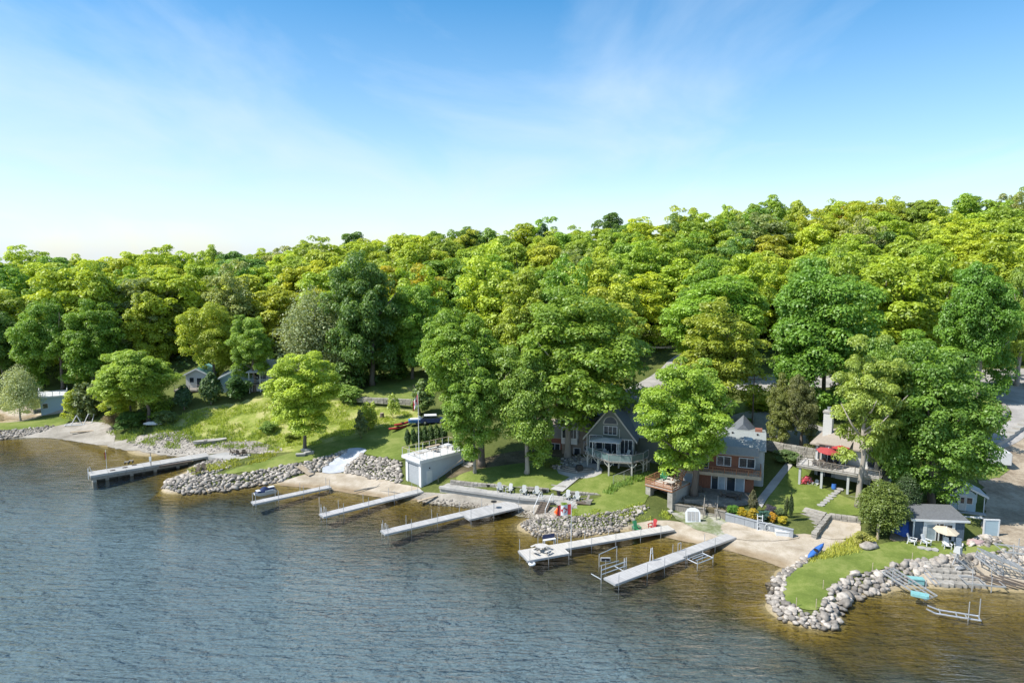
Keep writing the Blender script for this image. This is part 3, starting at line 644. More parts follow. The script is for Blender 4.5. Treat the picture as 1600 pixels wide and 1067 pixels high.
tree_px('bush', 'low green bush at the seawall end of the rubble spit', 'shrub', 885, 796, 884, 876, 894, 786, 800, 'bush2', (.15,.22,.03))
tree_px('bush', 'spiny green shrub beside the bank of the wild meadow', 'shrub', 418, 676, 420, 408, 436, 660, 678, 'bush1', (.13,.19,.04))
tree_px('bush', 'low bush at the stony end of the meadow', 'shrub', 455, 688, 455, 444, 470, 676, 692, 'bush2', (.2,.24,.04))
# planter and garden shrubs by the brown cottage
for bx, y0, y1, w, lab, c in ((1160, 793, 810, 9, 'golden round shrub on the grey planter wall, next to the dark conifer', (.33,.25,.02)), (1176, 795, 813, 9, 'golden round shrub on the planter wall beside the white ladder', (.30,.23,.025)),
                         (1207, 801, 816, 7, 'orange-gold shrub above the wheel emblem on the planter wall', (.34,.22,.02)), (1223, 807, 819, 8, 'lemon-yellow shrub at the step end of the planter wall', (.36,.31,.03))):
    tree_px('shrub', lab, 'shrub', bx, y1, bx, bx - w, bx + w, y0, y1, 'bush%d' % (bx % 3), c, 'golden shrubs along the planter wall', trunk=False)
tree_px('shrub', 'blue-green sprawling shrub in the middle of the planter bed', 'shrub', 1192, 812, 1192, 1180, 1206, 798, 813, 'bush1', (.05,.10,.07), trunk=False)
tree_px('shrub', 'dark purple-leaved shrub at the back of the planter bed', 'shrub', 1203, 802, 1203, 1194, 1214, 790, 804, 'bush0', (.055,.05,.06), trunk=False)
tree_px('shrub', 'olive clipped shrub beside the twin cypresses', 'shrub', 1221, 806, 1220, 1212, 1230, 795, 808, 'bush2', (.11,.14,.05), trunk=False)
tree_px('shrub', 'leafy hosta clump where the deck meets the planter wall', 'shrub', 1146, 806, 1146, 1136, 1158, 790, 808, 'bush0', (.10,.19,.03), trunk=False)
tree_px('cypress', 'dark brown-green conifer leaning over the brown cottage patio', 'tree', 1176, 803, 1176, 1168, 1185, 763, 802, 'cedar', (.10,.10,.04))
tree_px('cypress', 'taller of two narrow cypresses at the head of the stone steps', 'tree', 1235, 813, 1235, 1230.5, 1239.5, 766, 812, 'cedar', (.045,.075,.022), trunk=False)
tree_px('cypress', 'shorter of two narrow cypresses at the head of the stone steps', 'tree', 1230, 809, 1228, 1224, 1232, 773, 808, 'cedar', (.07,.095,.03), trunk=False)
for q, (bx, w) in enumerate(((637, 6), (646, 6), (655, 7), (664, 7), (673, 8), (683, 8), (693, 8))):
    tree_px('cedar', 'narrow clipped cedar %s in the hedge behind the boathouse' % ('first from the meadow', 'second from the meadow', 'third from the meadow', 'fourth from the meadow', 'fifth from the meadow', 'sixth from the meadow', 'last, under the maple')[q], 'hedge', bx, 700 - q, bx, bx - w, bx + w, 668 - q * 1.5, 699 - q, 'cedar', (.06,.105,.025), 'cedars of the clipped hedge', trunk=False)
for q, (bx, by) in enumerate(((1508, 722), (1521, 724), (1531, 726))):
    tree_px('cedar', ('column cedar standing deepest under the huge maple', 'column cedar in the middle of the three by the driveway', 'column cedar next to the white trailer')[q], 'tree', bx, by, bx, bx - 9, bx + 9, 650 - q, by, 'cedar', (.065,.115,.028), 'column cedars by the driveway', trunk=False)

# leafless trees: forking limbs and twigs
def bare_proto(seed, depth=5, k=5):
    r = random.Random(seed); mb = MB()
    def grow(p, d, l, rad, n):
        e = p + d * l; mid = p.lerp(e, .5) + Vector((r.uniform(-.06, .06), r.uniform(-.06, .06), 0)) * l
        mb.path([p, mid, e], [rad, rad * .8, rad * .6], k if n > 2 else 3)
        if n == 0: return
        for _ in range(3 if n > 1 else 4):
            q = (d + Vector((r.gauss(0, .55), r.gauss(0, .55), r.gauss(.12, .35)))).normalized()
            grow(e if r.random() < .6 else mid, q, l * r.uniform(.6, .82), rad * .55, n - 1)
    grow(Vector((0, 0, 0)), Vector((0, 0, 1)), .32, .022, depth)
    return mb.mesh('branches', M['bark_grey'])
for bx, by, y0, lab in ((180, 600, 478, 'grey leafless snag among the green trees above the small beach'), (160, 614, 548, 'short bare grey tree beside the dead snag'), (466, 600, 452, 'bare-branched tree among the silvery poplars')):
    b = G(bx, by); s = (b.y * CP - (b.z - CAM_H) * SP) / FOC
    T = thing('dead_tree', lab, 'tree', b, RT.uniform(0, 6))
    link('branches', bare_proto(bx), T, None, None, ((by - y0) * s * .62,) * 2 + ((by - y0) * s * .72,))

# the wood on the hill: every tree a thing; foot points on a jittered grid, thinned where houses, road and lawns are
KIND = [('maple_tree', 'yellow-green', YEL), ('maple_tree', 'bright lime-green', LIM), ('oak_tree', 'mid-green', (.20,.272,.03)), ('oak_tree', 'deep green', GRN), ('beech_tree', 'dark blue-green', DRK),
        ('oak_tree', 'golden-tinged', (.24,.265,.03)), ('cherry_tree', 'orange-tinged', ORA), ('poplar_tree', 'grey-green', (.19,.22,.07))]
KW = [26, 20, 28, 13, 5, 4, .8, 4]
rf = random.Random(17)
EDGE = [(-260, 600), (-40, 600), (60, 592), (220, 590), (270, 585), (300, 574), (450, 574), (520, 588), (600, 575), (680, 578), (760, 600), (830, 608), (930, 590), (975, 560), (1060, 540), (1120, 560), (1200, 572), (1330, 600), (1400, 590), (1480, 575), (1560, 572), (1640, 570), (1900, 560)]
def edge_y(px):
    for (a, ya), (b, yb) in zip(EDGE, EDGE[1:]):
        if a <= px <= b: return ya + (yb - ya) * (px - a) / (b - a)
    return 560
n_wood = 0
SP_ = 11.9
def proj(x, y, z):
    dz = z - CAM_H; d = y * CP - dz * SP; u = y * SP + dz * CP
    return 800 + FOC * x / d, 533.5 - FOC * u / d, d
for iy in range(18):
    y0 = 128 + iy * SP_ * .92
    for ix in range(-28, 29):
        x = (ix + (iy % 2) * .5) * SP_ + rf.uniform(-4.2, 4.2); y = y0 + rf.uniform(-4, 4)
        if y > 262: continue
        z = gz(x, y); px, py, d = proj(x, y, z)
        if not -110 < px < 1710 or py > edge_y(px) - 2: continue
        near = y < 165
        r = rf.uniform(7.2, 11.6) * (1.0 if near else 1.0); top = rf.uniform(21, 27) if near else rf.uniform(18, 24); top += (r - 9) * .6; r *= .93
        if y > 238 and rf.random() < .35: top += rf.uniform(1, 3.5); r *= .85
        ki = rf.choices(range(8), KW)[0]; nm, word, c = KIND[ki]
        if ki == 6 and near: ki = 0; nm, word, c = KIND[0]
        where = ('at the foot of the wood' if near else 'on the lower slope' if y < 183 else 'on the middle slope' if y < 205 else 'on the upper slope' if y < 230 else 'on the skyline ridge') + ' above the ' + next(nm_ for lim, nm_ in (
            (30, 'grassy spit'), (110, 'small beach'), (190, 'dead snag'), (285, 'willow'), (370, 'old cottages'), (450, 'verandah cottage'), (540, 'silvery poplars'), (620, 'upper lawn'), (700, 'boathouse hedge'), (780, 'boathouse'), (860, 'shaded lawn'),
            (950, 'bay window'), (1030, 'road bend'), (1110, 'bright cottage maple'), (1190, 'brown cottage'), (1270, 'parking area'), (1350, 'chimney house'), (1440, 'huge shed maple'), (1530, 'slate-blue shed'), (9999, 'driveway end')) if px < lim)
        pr = ('light%d' % rf.randrange(2)) if ki in (7,) or rf.random() < .3 else 'wood%d' % rf.randrange(5)
        tree(nm, f'{"broad" if r > 10.2 else "slender" if r < 8.6 else "rounded"} {word} tree {where}', 'tree', (x, y, z - .2), top, r, top * rf.uniform(.02, .12), pr, c, 'trees of the hillside wood', ry=r * rf.uniform(.85, 1.15))
        n_wood += 1
print('wood trees', n_wood)
for px, py, d, hgt_, lab in ((850, 343, 236, 21, 'lone dark pine standing above the skyline over the middle of the wood'), (1548, 312, 240, 19, 'flat-topped pine on the ridge, first of three near the driveway end'), (1562, 309, 243, 19, 'flat-topped pine on the ridge, middle of three'), (1578, 308, 246, 19, 'flat-topped pine on the ridge, last of three')):
    v = ray(px, py) * d; z = gz(v[0], v[1]); top = v[2] + CAM_H - z
    tree('pine_tree', lab, 'tree', (v[0], v[1], z), top, 3.4, top * .45, 'pine', (.045,.085,.035))
v = ray(730, 354) * 232; z = gz(v[0], v[1]); top = v[2] + CAM_H - z
tree('oak_tree', 'dark full-crowned oak rising above its neighbours on the skyline', 'tree', (v[0], v[1], z), top, 7.5, top * .4, 'wood2', DRK)
for px, py, d in ((1165, 335, 240), (1200, 330, 243), (1330, 318, 240), (1430, 314, 238)):
    v = ray(px, py) * d; z = gz(v[0], v[1]); top = v[2] + CAM_H - z
    tree('poplar_tree', {1165: 'airy poplar at the notch of the skyline', 1200: 'airy poplar just beyond the skyline notch', 1330: 'golden oak crowning the ridge above the parking area', 1430: 'tall oak crowning the ridge above the huge maple'}[px], 'tree', (v[0], v[1], z), top, 6.5, top * .4, 'light0' if px < 1300 else 'wood1', (.17,.225,.05) if px != 1330 else (.30,.25,.03))
# understorey: shaded brush under the wood's edge that reads as one mass
rs_ = np.random.default_rng(4); V, Q, TN = [], [], []
pts = []
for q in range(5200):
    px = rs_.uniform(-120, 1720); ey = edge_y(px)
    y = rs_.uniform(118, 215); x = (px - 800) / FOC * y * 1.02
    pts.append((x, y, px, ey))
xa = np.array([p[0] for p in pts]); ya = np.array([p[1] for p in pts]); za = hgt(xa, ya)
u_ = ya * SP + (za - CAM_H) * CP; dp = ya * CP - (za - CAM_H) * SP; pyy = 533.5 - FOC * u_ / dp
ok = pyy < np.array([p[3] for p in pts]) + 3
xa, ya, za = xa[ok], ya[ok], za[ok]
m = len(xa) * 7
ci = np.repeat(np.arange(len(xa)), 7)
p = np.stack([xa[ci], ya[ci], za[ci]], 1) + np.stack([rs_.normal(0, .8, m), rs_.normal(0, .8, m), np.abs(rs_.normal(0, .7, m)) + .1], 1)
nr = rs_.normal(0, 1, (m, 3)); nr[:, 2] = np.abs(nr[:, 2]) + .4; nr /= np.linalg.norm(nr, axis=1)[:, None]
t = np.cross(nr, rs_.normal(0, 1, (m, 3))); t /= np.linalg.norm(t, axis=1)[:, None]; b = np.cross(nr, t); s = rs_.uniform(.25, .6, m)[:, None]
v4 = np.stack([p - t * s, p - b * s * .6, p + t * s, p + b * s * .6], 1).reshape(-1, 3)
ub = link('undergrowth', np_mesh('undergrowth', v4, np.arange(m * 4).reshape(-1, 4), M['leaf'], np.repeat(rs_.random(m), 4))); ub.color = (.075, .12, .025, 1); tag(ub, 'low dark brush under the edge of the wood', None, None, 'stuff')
# ------------------------------------------------------------------ lawns, beaches, paths, roads
drape('meadow', [(238,672),(300,640),(360,628),(440,622),(520,624),(560,634),(600,638),(650,640),(660,660),(600,672),(540,684),(480,702),(430,710),(395,694),(340,696),(280,686)], M['meadow'], .05, .8, ragged=.8)
drape('lawn', [(342,740),(400,723),(450,709),(490,699),(540,684),(590,668),(640,662),(672,690),(655,705),(640,716),(624,721),(598,715),(570,709),(556,702),(535,707),(505,715),(460,725),(420,732),(370,741)], M['lawn'], .09, .6, ragged=.25)
drape('lawn', [(552,621),(600,590),(668,588),(690,615),(650,628),(600,626),(560,626)], M['lawn'], .08, .8)
drape('lawn', [(-70,663),(20,660),(60,655),(104,650),(112,659),(86,667),(30,672),(-70,677)], M['lawn'], .08, .7, ragged=.4)
drape('beach', [(-40,684),(30,676),(80,666),(132,655),(176,662),(182,690),(165,698),(118,690),(70,683),(10,688)], M['gravel'], .07, .7, ragged=.3)
drape('beach', [(-60,648),(20,640),(70,634),(104,636),(100,646),(50,652),(20,655),(-60,660)], M['sand'], .07, .7)
drape('pebble_shore', [(160,697),(196,686),(236,677),(290,684),(330,692),(392,686),(446,698),(436,709),(380,707),(300,713),(240,709),(196,704)], M['gravel'], .08, .6, ragged=.5)
drape('beach', [(428,758),(468,743),(498,737),(520,738),(545,739),(590,749),(622,755),(662,763),(668,784),(604,779),(552,772),(519,766),(456,761)], M['sand'], .06, .6, ragged=.2)
drape('boat_ramp', [(498,738),(520,716),(541,702),(560,700),(575,703),(566,711),(550,721),(541,737),(520,741)], M['ramp'], .14, .5, it=1)
drape('lawn', [(703,751),(742,734),(800,725),(850,721),(884,729),(906,742),(893,757),(868,769),(800,762),(740,757)], M['lawn'], .07, .6)
drape('lawn', [(876,770),(905,752),(922,742),(960,741),(1000,733),(1042,742),(1020,765),(1008,792),(960,801),(905,808),(885,806),(880,796),(925,782),(946,773),(912,768)], M['lawn'], .08, .6, ragged=.25)
drape('path', [(860,765),(893,744),(909,744),(879,769)], M['slab'], .13, .5, it=0)
drape('terrace', [(866,738),(880,722),(905,714),(930,722),(945,738),(924,748),(893,747)], M['slab'], .1, .6, it=1)
drape('yard', [(690,742),(735,720),(800,704),(870,700),(905,708),(880,722),(850,722),(800,726),(742,734),(706,750)], M['wood_floor'], .05, .7)
drape('beach', [(975,826),(1000,815),(1040,812),(1085,818),(1135,836),(1180,843),(1240,833),(1290,838),(1338,846),(1308,862),(1268,874),(1240,892),(1206,880),(1140,861),(1071,847),(1010,833)], M['sand'], .07, .6, ragged=.25)
drape('rough_ground', [(1044,800),(1070,798),(1128,806),(1142,822),(1180,834),(1140,840),(1095,832),(1066,818)], ground_mat('rough_ground', [(.10,.13,.04),(.22,.24,.14),(.36,.35,.30)], .5, 3, .6), .12, .6, ragged=.5)
drape('lawn', [(1190,797),(1206,768),(1236,726),(1262,735),(1282,762),(1322,777),(1358,790),(1350,806),(1292,804),(1255,801),(1225,804)], M['lawn'], .08, .6)
drape('path', [(1180,784),(1205,752),(1228,724),(1241,724),(1226,744),(1200,778),(1190,794)], M['slab'], .13, .5, it=0)
drape('lawn', [(1219,938),(1225,906),(1250,883),(1300,868),(1350,856),(1400,845),(1450,849),(1540,851),(1578,856),(1540,868),(1490,873),(1430,877),(1380,889),(1330,899),(1306,910),(1290,935),(1282,954),(1262,955),(1238,947)], M['lawn'], .1, .5)
drape('dirt_yard', [(1534,706),(1600,676),(1760,700),(1760,880),(1640,876),(1590,862),(1560,846),(1528,826),(1546,784),(1528,748)], M['dirt'], .06, .8, ragged=.5)
drape('bare_ground', [(1384,846),(1400,822),(1424,806),(1450,812),(1450,846),(1420,847)], M['dirt'], .06, .6)
drape('lawn', [(1522,735),(1550,726),(1578,730),(1572,742),(1540,752),(1524,750)], M['lawn'], .1, .6, ragged=.4)
drape('driveway', [(1530,704),(1552,676),(1585,652),(1570,628),(1500,614),(1440,606),(1400,590),(1500,580),(1620,574),(1780,600),(1780,640),(1640,652),(1580,700)], M['asphalt'], .1, .8, it=1)
drape('lawn', [(1500,640),(1520,625),(1548,630),(1568,642),(1545,655),(1500,656)], M['lawn'], .22, .7)
drape('parking_area', [(1120,672),(1135,652),(1180,640),(1240,655),(1360,690),(1340,706),(1265,702),(1225,694),(1180,676)], M['asphalt'], .1, .8, it=1)
drape('lawn', [(1130,645),(1140,630),(1190,622),(1215,640),(1180,648)], M['lawn'], .1, .7)
drape('road', [(940,622),(985,606),(1025,584),(1048,560),(1075,548),(1100,552),(1072,580),(1048,610),(1010,632),(950,640)], M['asphalt'], .1, .8, it=1)
drape('road', [(1120,604),(1160,588),(1260,584),(1420,592),(1420,606),(1260,606),(1180,614)], M['asphalt'], .1, .9, it=1)
drape('patio', [(1053,784),(1102,792),(1135,798),(1168,790),(1179,772),(1062,758)], ground_mat('patio', [(.12,.105,.085),(.19,.17,.145),(.27,.245,.21)], .6, 5, .4), .14, .5, it=0)
drape('seawall_toe', [(636,768),(690,771),(760,778),(812,785),(868,790),(884,800),(862,814),(800,803),(740,795),(690,791),(655,784)], M['gravel'], .1, .5, ragged=.2)
drape('beach', [(1128,812),(1180,820),(1240,834),(1256,842),(1180,848),(1125,838)], M['sand'], .13, .5, ragged=.2)
drape('court', [(1272,836),(1297,806),(1346,812),(1344,840),(1300,845)], M['sand'], .12, .5)
drape('cobble_shore', [(1430,898),(1436,880),(1480,872),(1560,866),(1640,866),(1700,880),(1700,930),(1600,920),(1500,914),(1445,914)], M['sand'], .06, .6, ragged=.3)

# ------------------------------------------------------------------ stones
def stone_proto(seed, sub=1, flat=.72):
    import bmesh
    r = random.Random(seed); bm = bmesh.new(); bmesh.ops.create_icosphere(bm, subdivisions=sub, radius=.5)
    sx, sy, sz = r.uniform(.85, 1.15), r.uniform(.75, 1.0), flat * r.uniform(.85, 1.15); o = Vector((r.uniform(0, 99),) * 3)
    for v in bm.verts:
        k = 1 + .60 * mnoise.noise(v.co * 2.4 + o) + .30 * mnoise.noise(v.co * 5.2 + o); v.co = Vector((v.co.x * sx, v.co.y * sy, v.co.z * sz)) * k
    me = bpy.data.meshes.new('stone'); bm.to_mesh(me); bm.free(); me.materials.append(M['rock'])
    me.polygons.foreach_set('use_smooth', [sub > 1] * len(me.polygons)); return me
STN = [stone_proto(s, 2) for s in range(9)]
STL = [stone_proto(s + 40, 1, .8) for s in range(9)]
def rock_bank(label, pix, smin, smax, seed, protos=STN, cap=300, tight=.80, name='stone_bank', lift=.14, cat='stone bank', tries=9000, loosen=.9):
    r = random.Random(seed); poly = [(p.x, p.y) for p in (G(*q) for q in pix)]
    xs = [p[0] for p in poly]; ys = [p[1] for p in poly]
    cx, cy = sum(xs) / len(xs), sum(ys) / len(ys)
    T = thing(name, label, cat, (cx, cy, gz(cx, cy)))
    cand = np.array([(r.uniform(min(xs), max(xs)), r.uniform(min(ys), max(ys))) for _ in range(tries)])
    cand = cand[inside(poly, cand[:, 0], cand[:, 1])]; hz_ = hgt(cand[:, 0], cand[:, 1])
    got = []; cell = {}
    for (x, y), z in zip(cand, hz_):
        s = .86 * (smin + (smax - smin) * r.random() ** 1.9)
        a, b = int(x / smax), int(y / smax)
        if all(math.hypot(x - g[0], y - g[1]) > tight * (s + g[3]) / 2 for i in (-1, 0, 1) for j in (-1, 0, 1) for g in cell.get((a + i, b + j), ())):
            g = (x, y, z, s); got.append(g); cell.setdefault((a, b), []).append(g)
    got.sort(key=lambda g: -g[3]); rest = MB()
    for i, (x, y, z, s) in enumerate(got):
        me = protos[r.randrange(len(protos))]; zz = z + s * lift + r.uniform(-.06, .08) * s
        if i < cap:
            o = link('stone', me, T, (x - cx, y - cy, zz - T.location.z), (r.uniform(-.35, .35), r.uniform(-.35, .35), r.uniform(0, 6.28)), (s * 1.12, s * 1.12, s * r.uniform(.85, 1.2)))
        else:
            mtx = Matrix.Translation((x - cx, y - cy, zz - T.location.z)) @ Matrix.Rotation(r.uniform(0, 6.28), 4, 'Z') @ Matrix.Scale(s * 1.1, 4)
            rest.add([mtx @ v.co for v in me.vertices], [tuple(p.vertices) for p in me.polygons])
    if rest.v: tag(rest.build('small_stones', M['rock'], T), kind='stuff')
    return len(got)
cnt = []
cnt.append(rock_bank('boulder jetty of round grey stones curving along the lawn with the lone maple', [(252,765),(262,750),(290,743),(330,744),(372,742),(420,733),(465,725),(488,723),(478,738),(458,743),(438,753),(400,760),(350,769),(290,774)], .5, 1.15, 1, tight=.72))
cnt.append(rock_bank('short stone bank along the shaded side of the cobble ramp', [(478,724),(505,715),(538,704),(546,706),(524,716),(508,730),(498,738),(482,740)], .6, 1.1, 2))
cnt.append(rock_bank('bank of pale boulders between the cobble ramp and the boathouse', [(540,728),(552,720),(566,711),(600,716),(627,723),(626,754),(590,749),(562,742),(538,740)], .5, 1.15, 3, tight=.72))
cnt.append(rock_bank('row of small stones at the foot of the concrete seawall', [(658,780),(700,782),(740,786),(780,790),(830,797),(866,801),(850,809),(800,802),(740,796),(690,791),(660,788)], .3, .75, 4, STL))
cnt.append(rock_bank('broad spit of broken pale rubble beside the seawall steps', [(810,820),(825,812),(858,806),(900,807),(950,801),(1000,790),(1016,794),(994,809),(962,832),(902,840),(862,844),(833,838)], .32, .95, 5, STL, tries=16000, tight=.74))
cnt.append(rock_bank('narrow rim of pale stones along the lake side of the grassy point', [(1201,940),(1199,916),(1212,900),(1240,884),(1258,872),(1268,868),(1262,880),(1238,893),(1226,912),(1222,934),(1240,949),(1262,957),(1280,955),(1287,968),(1277,986),(1219,970)], .5, 1.05, 6, tight=.72))
cnt.append(rock_bank('band of large boulders along the cove side of the grassy point', [(1280,957),(1292,934),(1308,910),(1336,898),(1386,887),(1431,876),(1480,871),(1490,879),(1449,887),(1440,896),(1400,915),(1372,928),(1332,938),(1314,958),(1311,982),(1279,986),(1288,970)], .6, 1.4, 16, tight=.72))
cnt.append(rock_bank('low dark stone bank edging the small grassy spit', [(-50,694),(-50,678),(40,670),(84,666),(72,673),(28,684)], .5, 1.1, 7, STL))
cnt.append(rock_bank('loose stones between the old pier and the boulder jetty', [(293,735),(318,722),(345,717),(366,727),(330,743),(300,747)], .4, .9, 8, STL))
cnt.append(rock_bank('scatter of boulders behind the stored dock frames', [(1440,884),(1480,870),(1590,860),(1640,862),(1640,878),(1550,880),(1490,886)], .6, 1.2, 9))
cnt.append(rock_bank('stony flood line of grey cobbles along the wild meadow', [(200,692),(240,680),(300,688),(390,688),(440,699),(425,708),(370,704),(300,710),(230,706)], .28, .7, 10, STL, tries=5000, tight=.9))
cnt.append(rock_bank('pile of bluish boulders under the bank at the small beach end', [(232,688),(250,676),(285,674),(300,684),(270,690)], .5, 1.1, 11, STL))
cnt.append(rock_bank('ledge of flat rocks below the tall maple by the gable house', [(858,728),(880,716),(905,712),(915,720),(890,730),(868,734)], .6, 1.3, 12))
cnt.append(rock_bank('small stone heap at the pink rocks beside the slate-blue shed', [(1512,845),(1545,838),(1568,846),(1540,854),(1515,853)], .5, 1.2, 13))
print('stones', cnt)
tag(link('boulder', STN[2], None, G(1358, 856) + Vector((0, 0, .35)), (.1, 0, .5), (2.0, 1.7, 1.3)), 'big grey boulder where the beach meets the grassy point', 'boulder')
# flat grey stone slabs of the boat ramp on the shore beside the point
T = thing('stone_ramp', 'ramp of squared pale stone blocks running into the cove', 'ramp', G(1470, 900))
sb = MB().box(-.5,.5,-.5,.5,-.2,.2).mesh('block', M['stone'])
rr_ = random.Random(3)
for i in range(7):
    for j in range(4):
        px = 1446 + i * 10 + j * 9; py = 882 + j * 10 + i * .4
        p = G(px, py); l = p - T.location
        link('block', sb, T, l + Vector((0, 0, .08)), (rr_.uniform(-.06, .06), rr_.uniform(-.06, .06), -.45 + rr_.uniform(-.08, .08)), (rr_.uniform(.75, .95), rr_.uniform(.95, 1.15), 1))
# stone retaining walls built of blocks
def block_wall(label, pix, ztop, zbot, bl, seed, m='stone', thick=.5, name='stone_wall', cat='wall', hw=None):
    """pix: pixels of the wall's top edge, ztop the height there; courses of single blocks down to zbot"""
    r = random.Random(seed); pts = [at(px, py, zt) for (px, py), zt in zip(pix, ztop)]
    T = thing(name, label, cat, (pts[0].x, pts[0].y, zbot[0])); bm_ = MB().box(-.5,.5,-.5,.5,-.5,.5).mesh('block', M[m]); k = 0
    for (a, b), za, zb in zip(zip(pts, pts[1:]), zbot, zbot[1:]):
        L_ = (b.xy - a.xy).length; ang = math.atan2(b.y - a.y, b.x - a.x)
        nrow = max(1, round((max(a.z - za, b.z - zb)) / (hw or bl * .55)))
        for c in range(nrow):
            x = -(bl * .5 if c % 2 else 0) * r.random()
            while x < L_ - .05:
                w = bl * r.uniform(.75, 1.35); x1 = min(x + w, L_); x0 = max(0, x); t = (x0 + x1) / 2 / L_
                if x1 - x0 > .12:
                    p = a.lerp(b, t); zz = za + (zb - za) * t; h = (p.z - zz) / nrow
                    link('block', bm_, T, (p.x - T.location.x, p.y - T.location.y, zz + h * (c + .5) - T.location.z), (r.uniform(-.03, .03), r.uniform(-.03, .03), ang + r.uniform(-.04, .04)), (x1 - x0 - .05, thick * r.uniform(.85, 1.12), h - .04))
                    k += 1
                x += w
    return k
bw = []
bw.append(block_wall('low mossy stone wall across the top of the meadow', [(553,620),(600,622),(652,624)], [7.2,7.3,7.4], [6.2,6.2,6.2], .85, 1, thick=.6))
bw.append(block_wall('dry stone wall at the back of the seawall patio', [(704,749.5),(740,753.5),(800,758.5),(858,763)], [2.2]*4, [1.4]*4, .7, 2, hw=.32))
bw.append(block_wall('dry stone wall behind the patio chairs past the garden steps', [(884,767),(915,769),(947,772)], [2.2,2.15,2.05], [1.4,1.45,1.5], .7, 3, hw=.32))
bw.append(block_wall('sandstone block wall enclosing the little beach court', [(1272,832),(1296,802),(1345,808)], [1.6,2.25,2.2], [.75,.85,.9], .8, 4, thick=.6, hw=.4))
bw.append(block_wall('curved dry stone wall round the lawn island on the driveway', [(1500,657),(1545,655),(1562,650),(1575,640),(1568,630)], [7.0,7.2,7.5,8.0,8.4], [6.0,6.1,6.3,6.9,7.4], .9, 5, thick=.6, hw=.4))
bw.append(block_wall('long stone retaining wall below the parking area', [(1180,684),(1225,693),(1262,699),(1300,705)], [6.1,6.1,6.1,6.1], [4.6,4.5,4.6,4.7], .9, 6, thick=.5, hw=.45))
bw.append(block_wall('low stone wall with a white cap beside the grey boathouse', [(52,640),(80,634),(106,632)], [1.9,2.0,2.2], [.9,1.0,1.2], .8, 7, hw=.4))
bw.append(block_wall('short stone steps wall on the bank over the parking area', [(1136,657),(1158,657)], [7.6,7.6], [6.8,6.8], .8, 8, hw=.35))
print('blocks', bw)
bsm = MB().box(-.5,.5,-.5,.5,-.5,.5).mesh('kerb_block', M['concrete'])
T = thing('kerb_wall', 'long pale concrete kerb wall running beside the driveway', 'wall', G(1548, 700)); pa, pb = G(1544, 703), G(1640, 640)
for i in range(12):
    a, b = pa.lerp(pb, i / 12), pa.lerp(pb, (i + 1) / 12); mid = (a + b) / 2; mid.z = gz(mid.x, mid.y) + .25
    link('kerb_block', bsm, T, mid - T.location, (0, 0, math.atan2(b.y - a.y, b.x - a.x)), ((b - a).length - .04, 1.1, .75))

# ------------------------------------------------------------------ docks
def prop(x, y): return Vector((x, y, 0))
class Frame:
    def __init__(s, o, rz): s.o, s.rz = Vector(o), rz
    def l(s, w):
        d = Vector(w) - s.o; c, n_ = math.cos(s.rz), math.sin(s.rz); return Vector((d.x * c + d.y * n_, -d.x * n_ + d.y * c, d.z))
    def px(s, px, py, z): return s.l(at(px, py, z))
postm = {}
def post(parent, x, y, z0, z1, r=.035, m='pipe', name='post'):
    k = (round(z1 - z0, 2), r, m, name)
    if k not in postm: postm[k] = MB().tube((0,0,0), (0,0,z1-z0), r, k=6).mesh(name, M[m])
    return link(name, postm[k], parent, (x, y, z0))
def dock(label, end, root, sections, z=.72, posts=(), sect=2.6, m='deck_grey', ladder=None, ph=1.25):
    """end/root: pixels of the back edge; sections: (fraction from, fraction to, width); posts: (fraction, side 0 back / 1 front, height)"""
    a, b = at(*end, z), at(*root, z); ang = math.atan2(b.y - a.y, b.x - a.x); Ln = (b - a).length
    T = thing('dock', label, 'dock', (a.x, a.y, 0), ang)
    for t0, t1, w in sections:
        n_ = max(1, round((t1 - t0) * Ln / sect))
        for i in range(n_):
            x0 = (t0 + (t1 - t0) * i / n_) * Ln; x1 = (t0 + (t1 - t0) * (i + 1) / n_) * Ln
            mb = MB(); k = max(3, round((x1 - x0) / .29)); g = (x1 - x0) / k
            for q in range(k): mb.box(x0 + q*g + .02, x0 + (q+1)*g - .02, -w, 0, z - .05, z)
            mb.box(x0+.01, x1-.01, -w+.02, -.02, z-.10, z-.053)
            mb.build('deck_section', M[m], T)
            MB().box(x0+.01, x1-.01, -w-.05, -w-.003, z-.24, z-.02).box(x0+.01, x1-.01, .003, .05, z-.24, z-.02).build('side_beam', M['pipe'], T)
        MB().box(t0*Ln-.055, t0*Ln-.003, -w-.04, .04, z-.24, z-.02).build('end_beam', M['pipe'], T)
    wid = lambda t: next((w for t0, t1, w in sections if t0 - .001 <= t <= t1 + .001), 1.2)
    for t, s, h in posts:
        y = .09 if s == 0 else -wid(t) - .09; x = t * Ln
        w = T.matrix_basis @ Vector((x, y, 0)); post(T, x, y, min(-.3, gz(w.x, w.y) - .1), z + h)
    if ladder is not None:
        x, y = ladder[0] * Ln, (.12 if ladder[1] == 0 else -wid(ladder[0]) - .12)
        l = MB()
        for dx in (-.22, .22): l.path([(x+dx, y, -.7), (x+dx, y, z+.75), (x+dx, y + (-.3 if y > 0 else .3), z+.85), (x+dx, y + (-.5 if y > 0 else .5), z+.05)], [.028]*4, 6)
        l.build('ladder_rail', M['white'], T)
        for k in range(4): MB().bar((x-.22, y, -.5+.33*k), (x+.22, y, -.5+.33*k), .06).build('rung', M['white'], T)
    return T, Ln
reg = lambda ts, h=1.2: [(t, i % 2, h) for i, t in enumerate(ts)]
both = lambda ts, h=1.2: [(t, s, h) for t in ts for s in (0, 1)]
def span(end, front, z=.72): return (at(*front, z) - at(*end, z)).length
dock('short narrow grey dock with the covered watercraft alongside', (392.5,783), (513,757.5), [(0,1,1.25)], posts=both((.02,.3,.62,.97)))
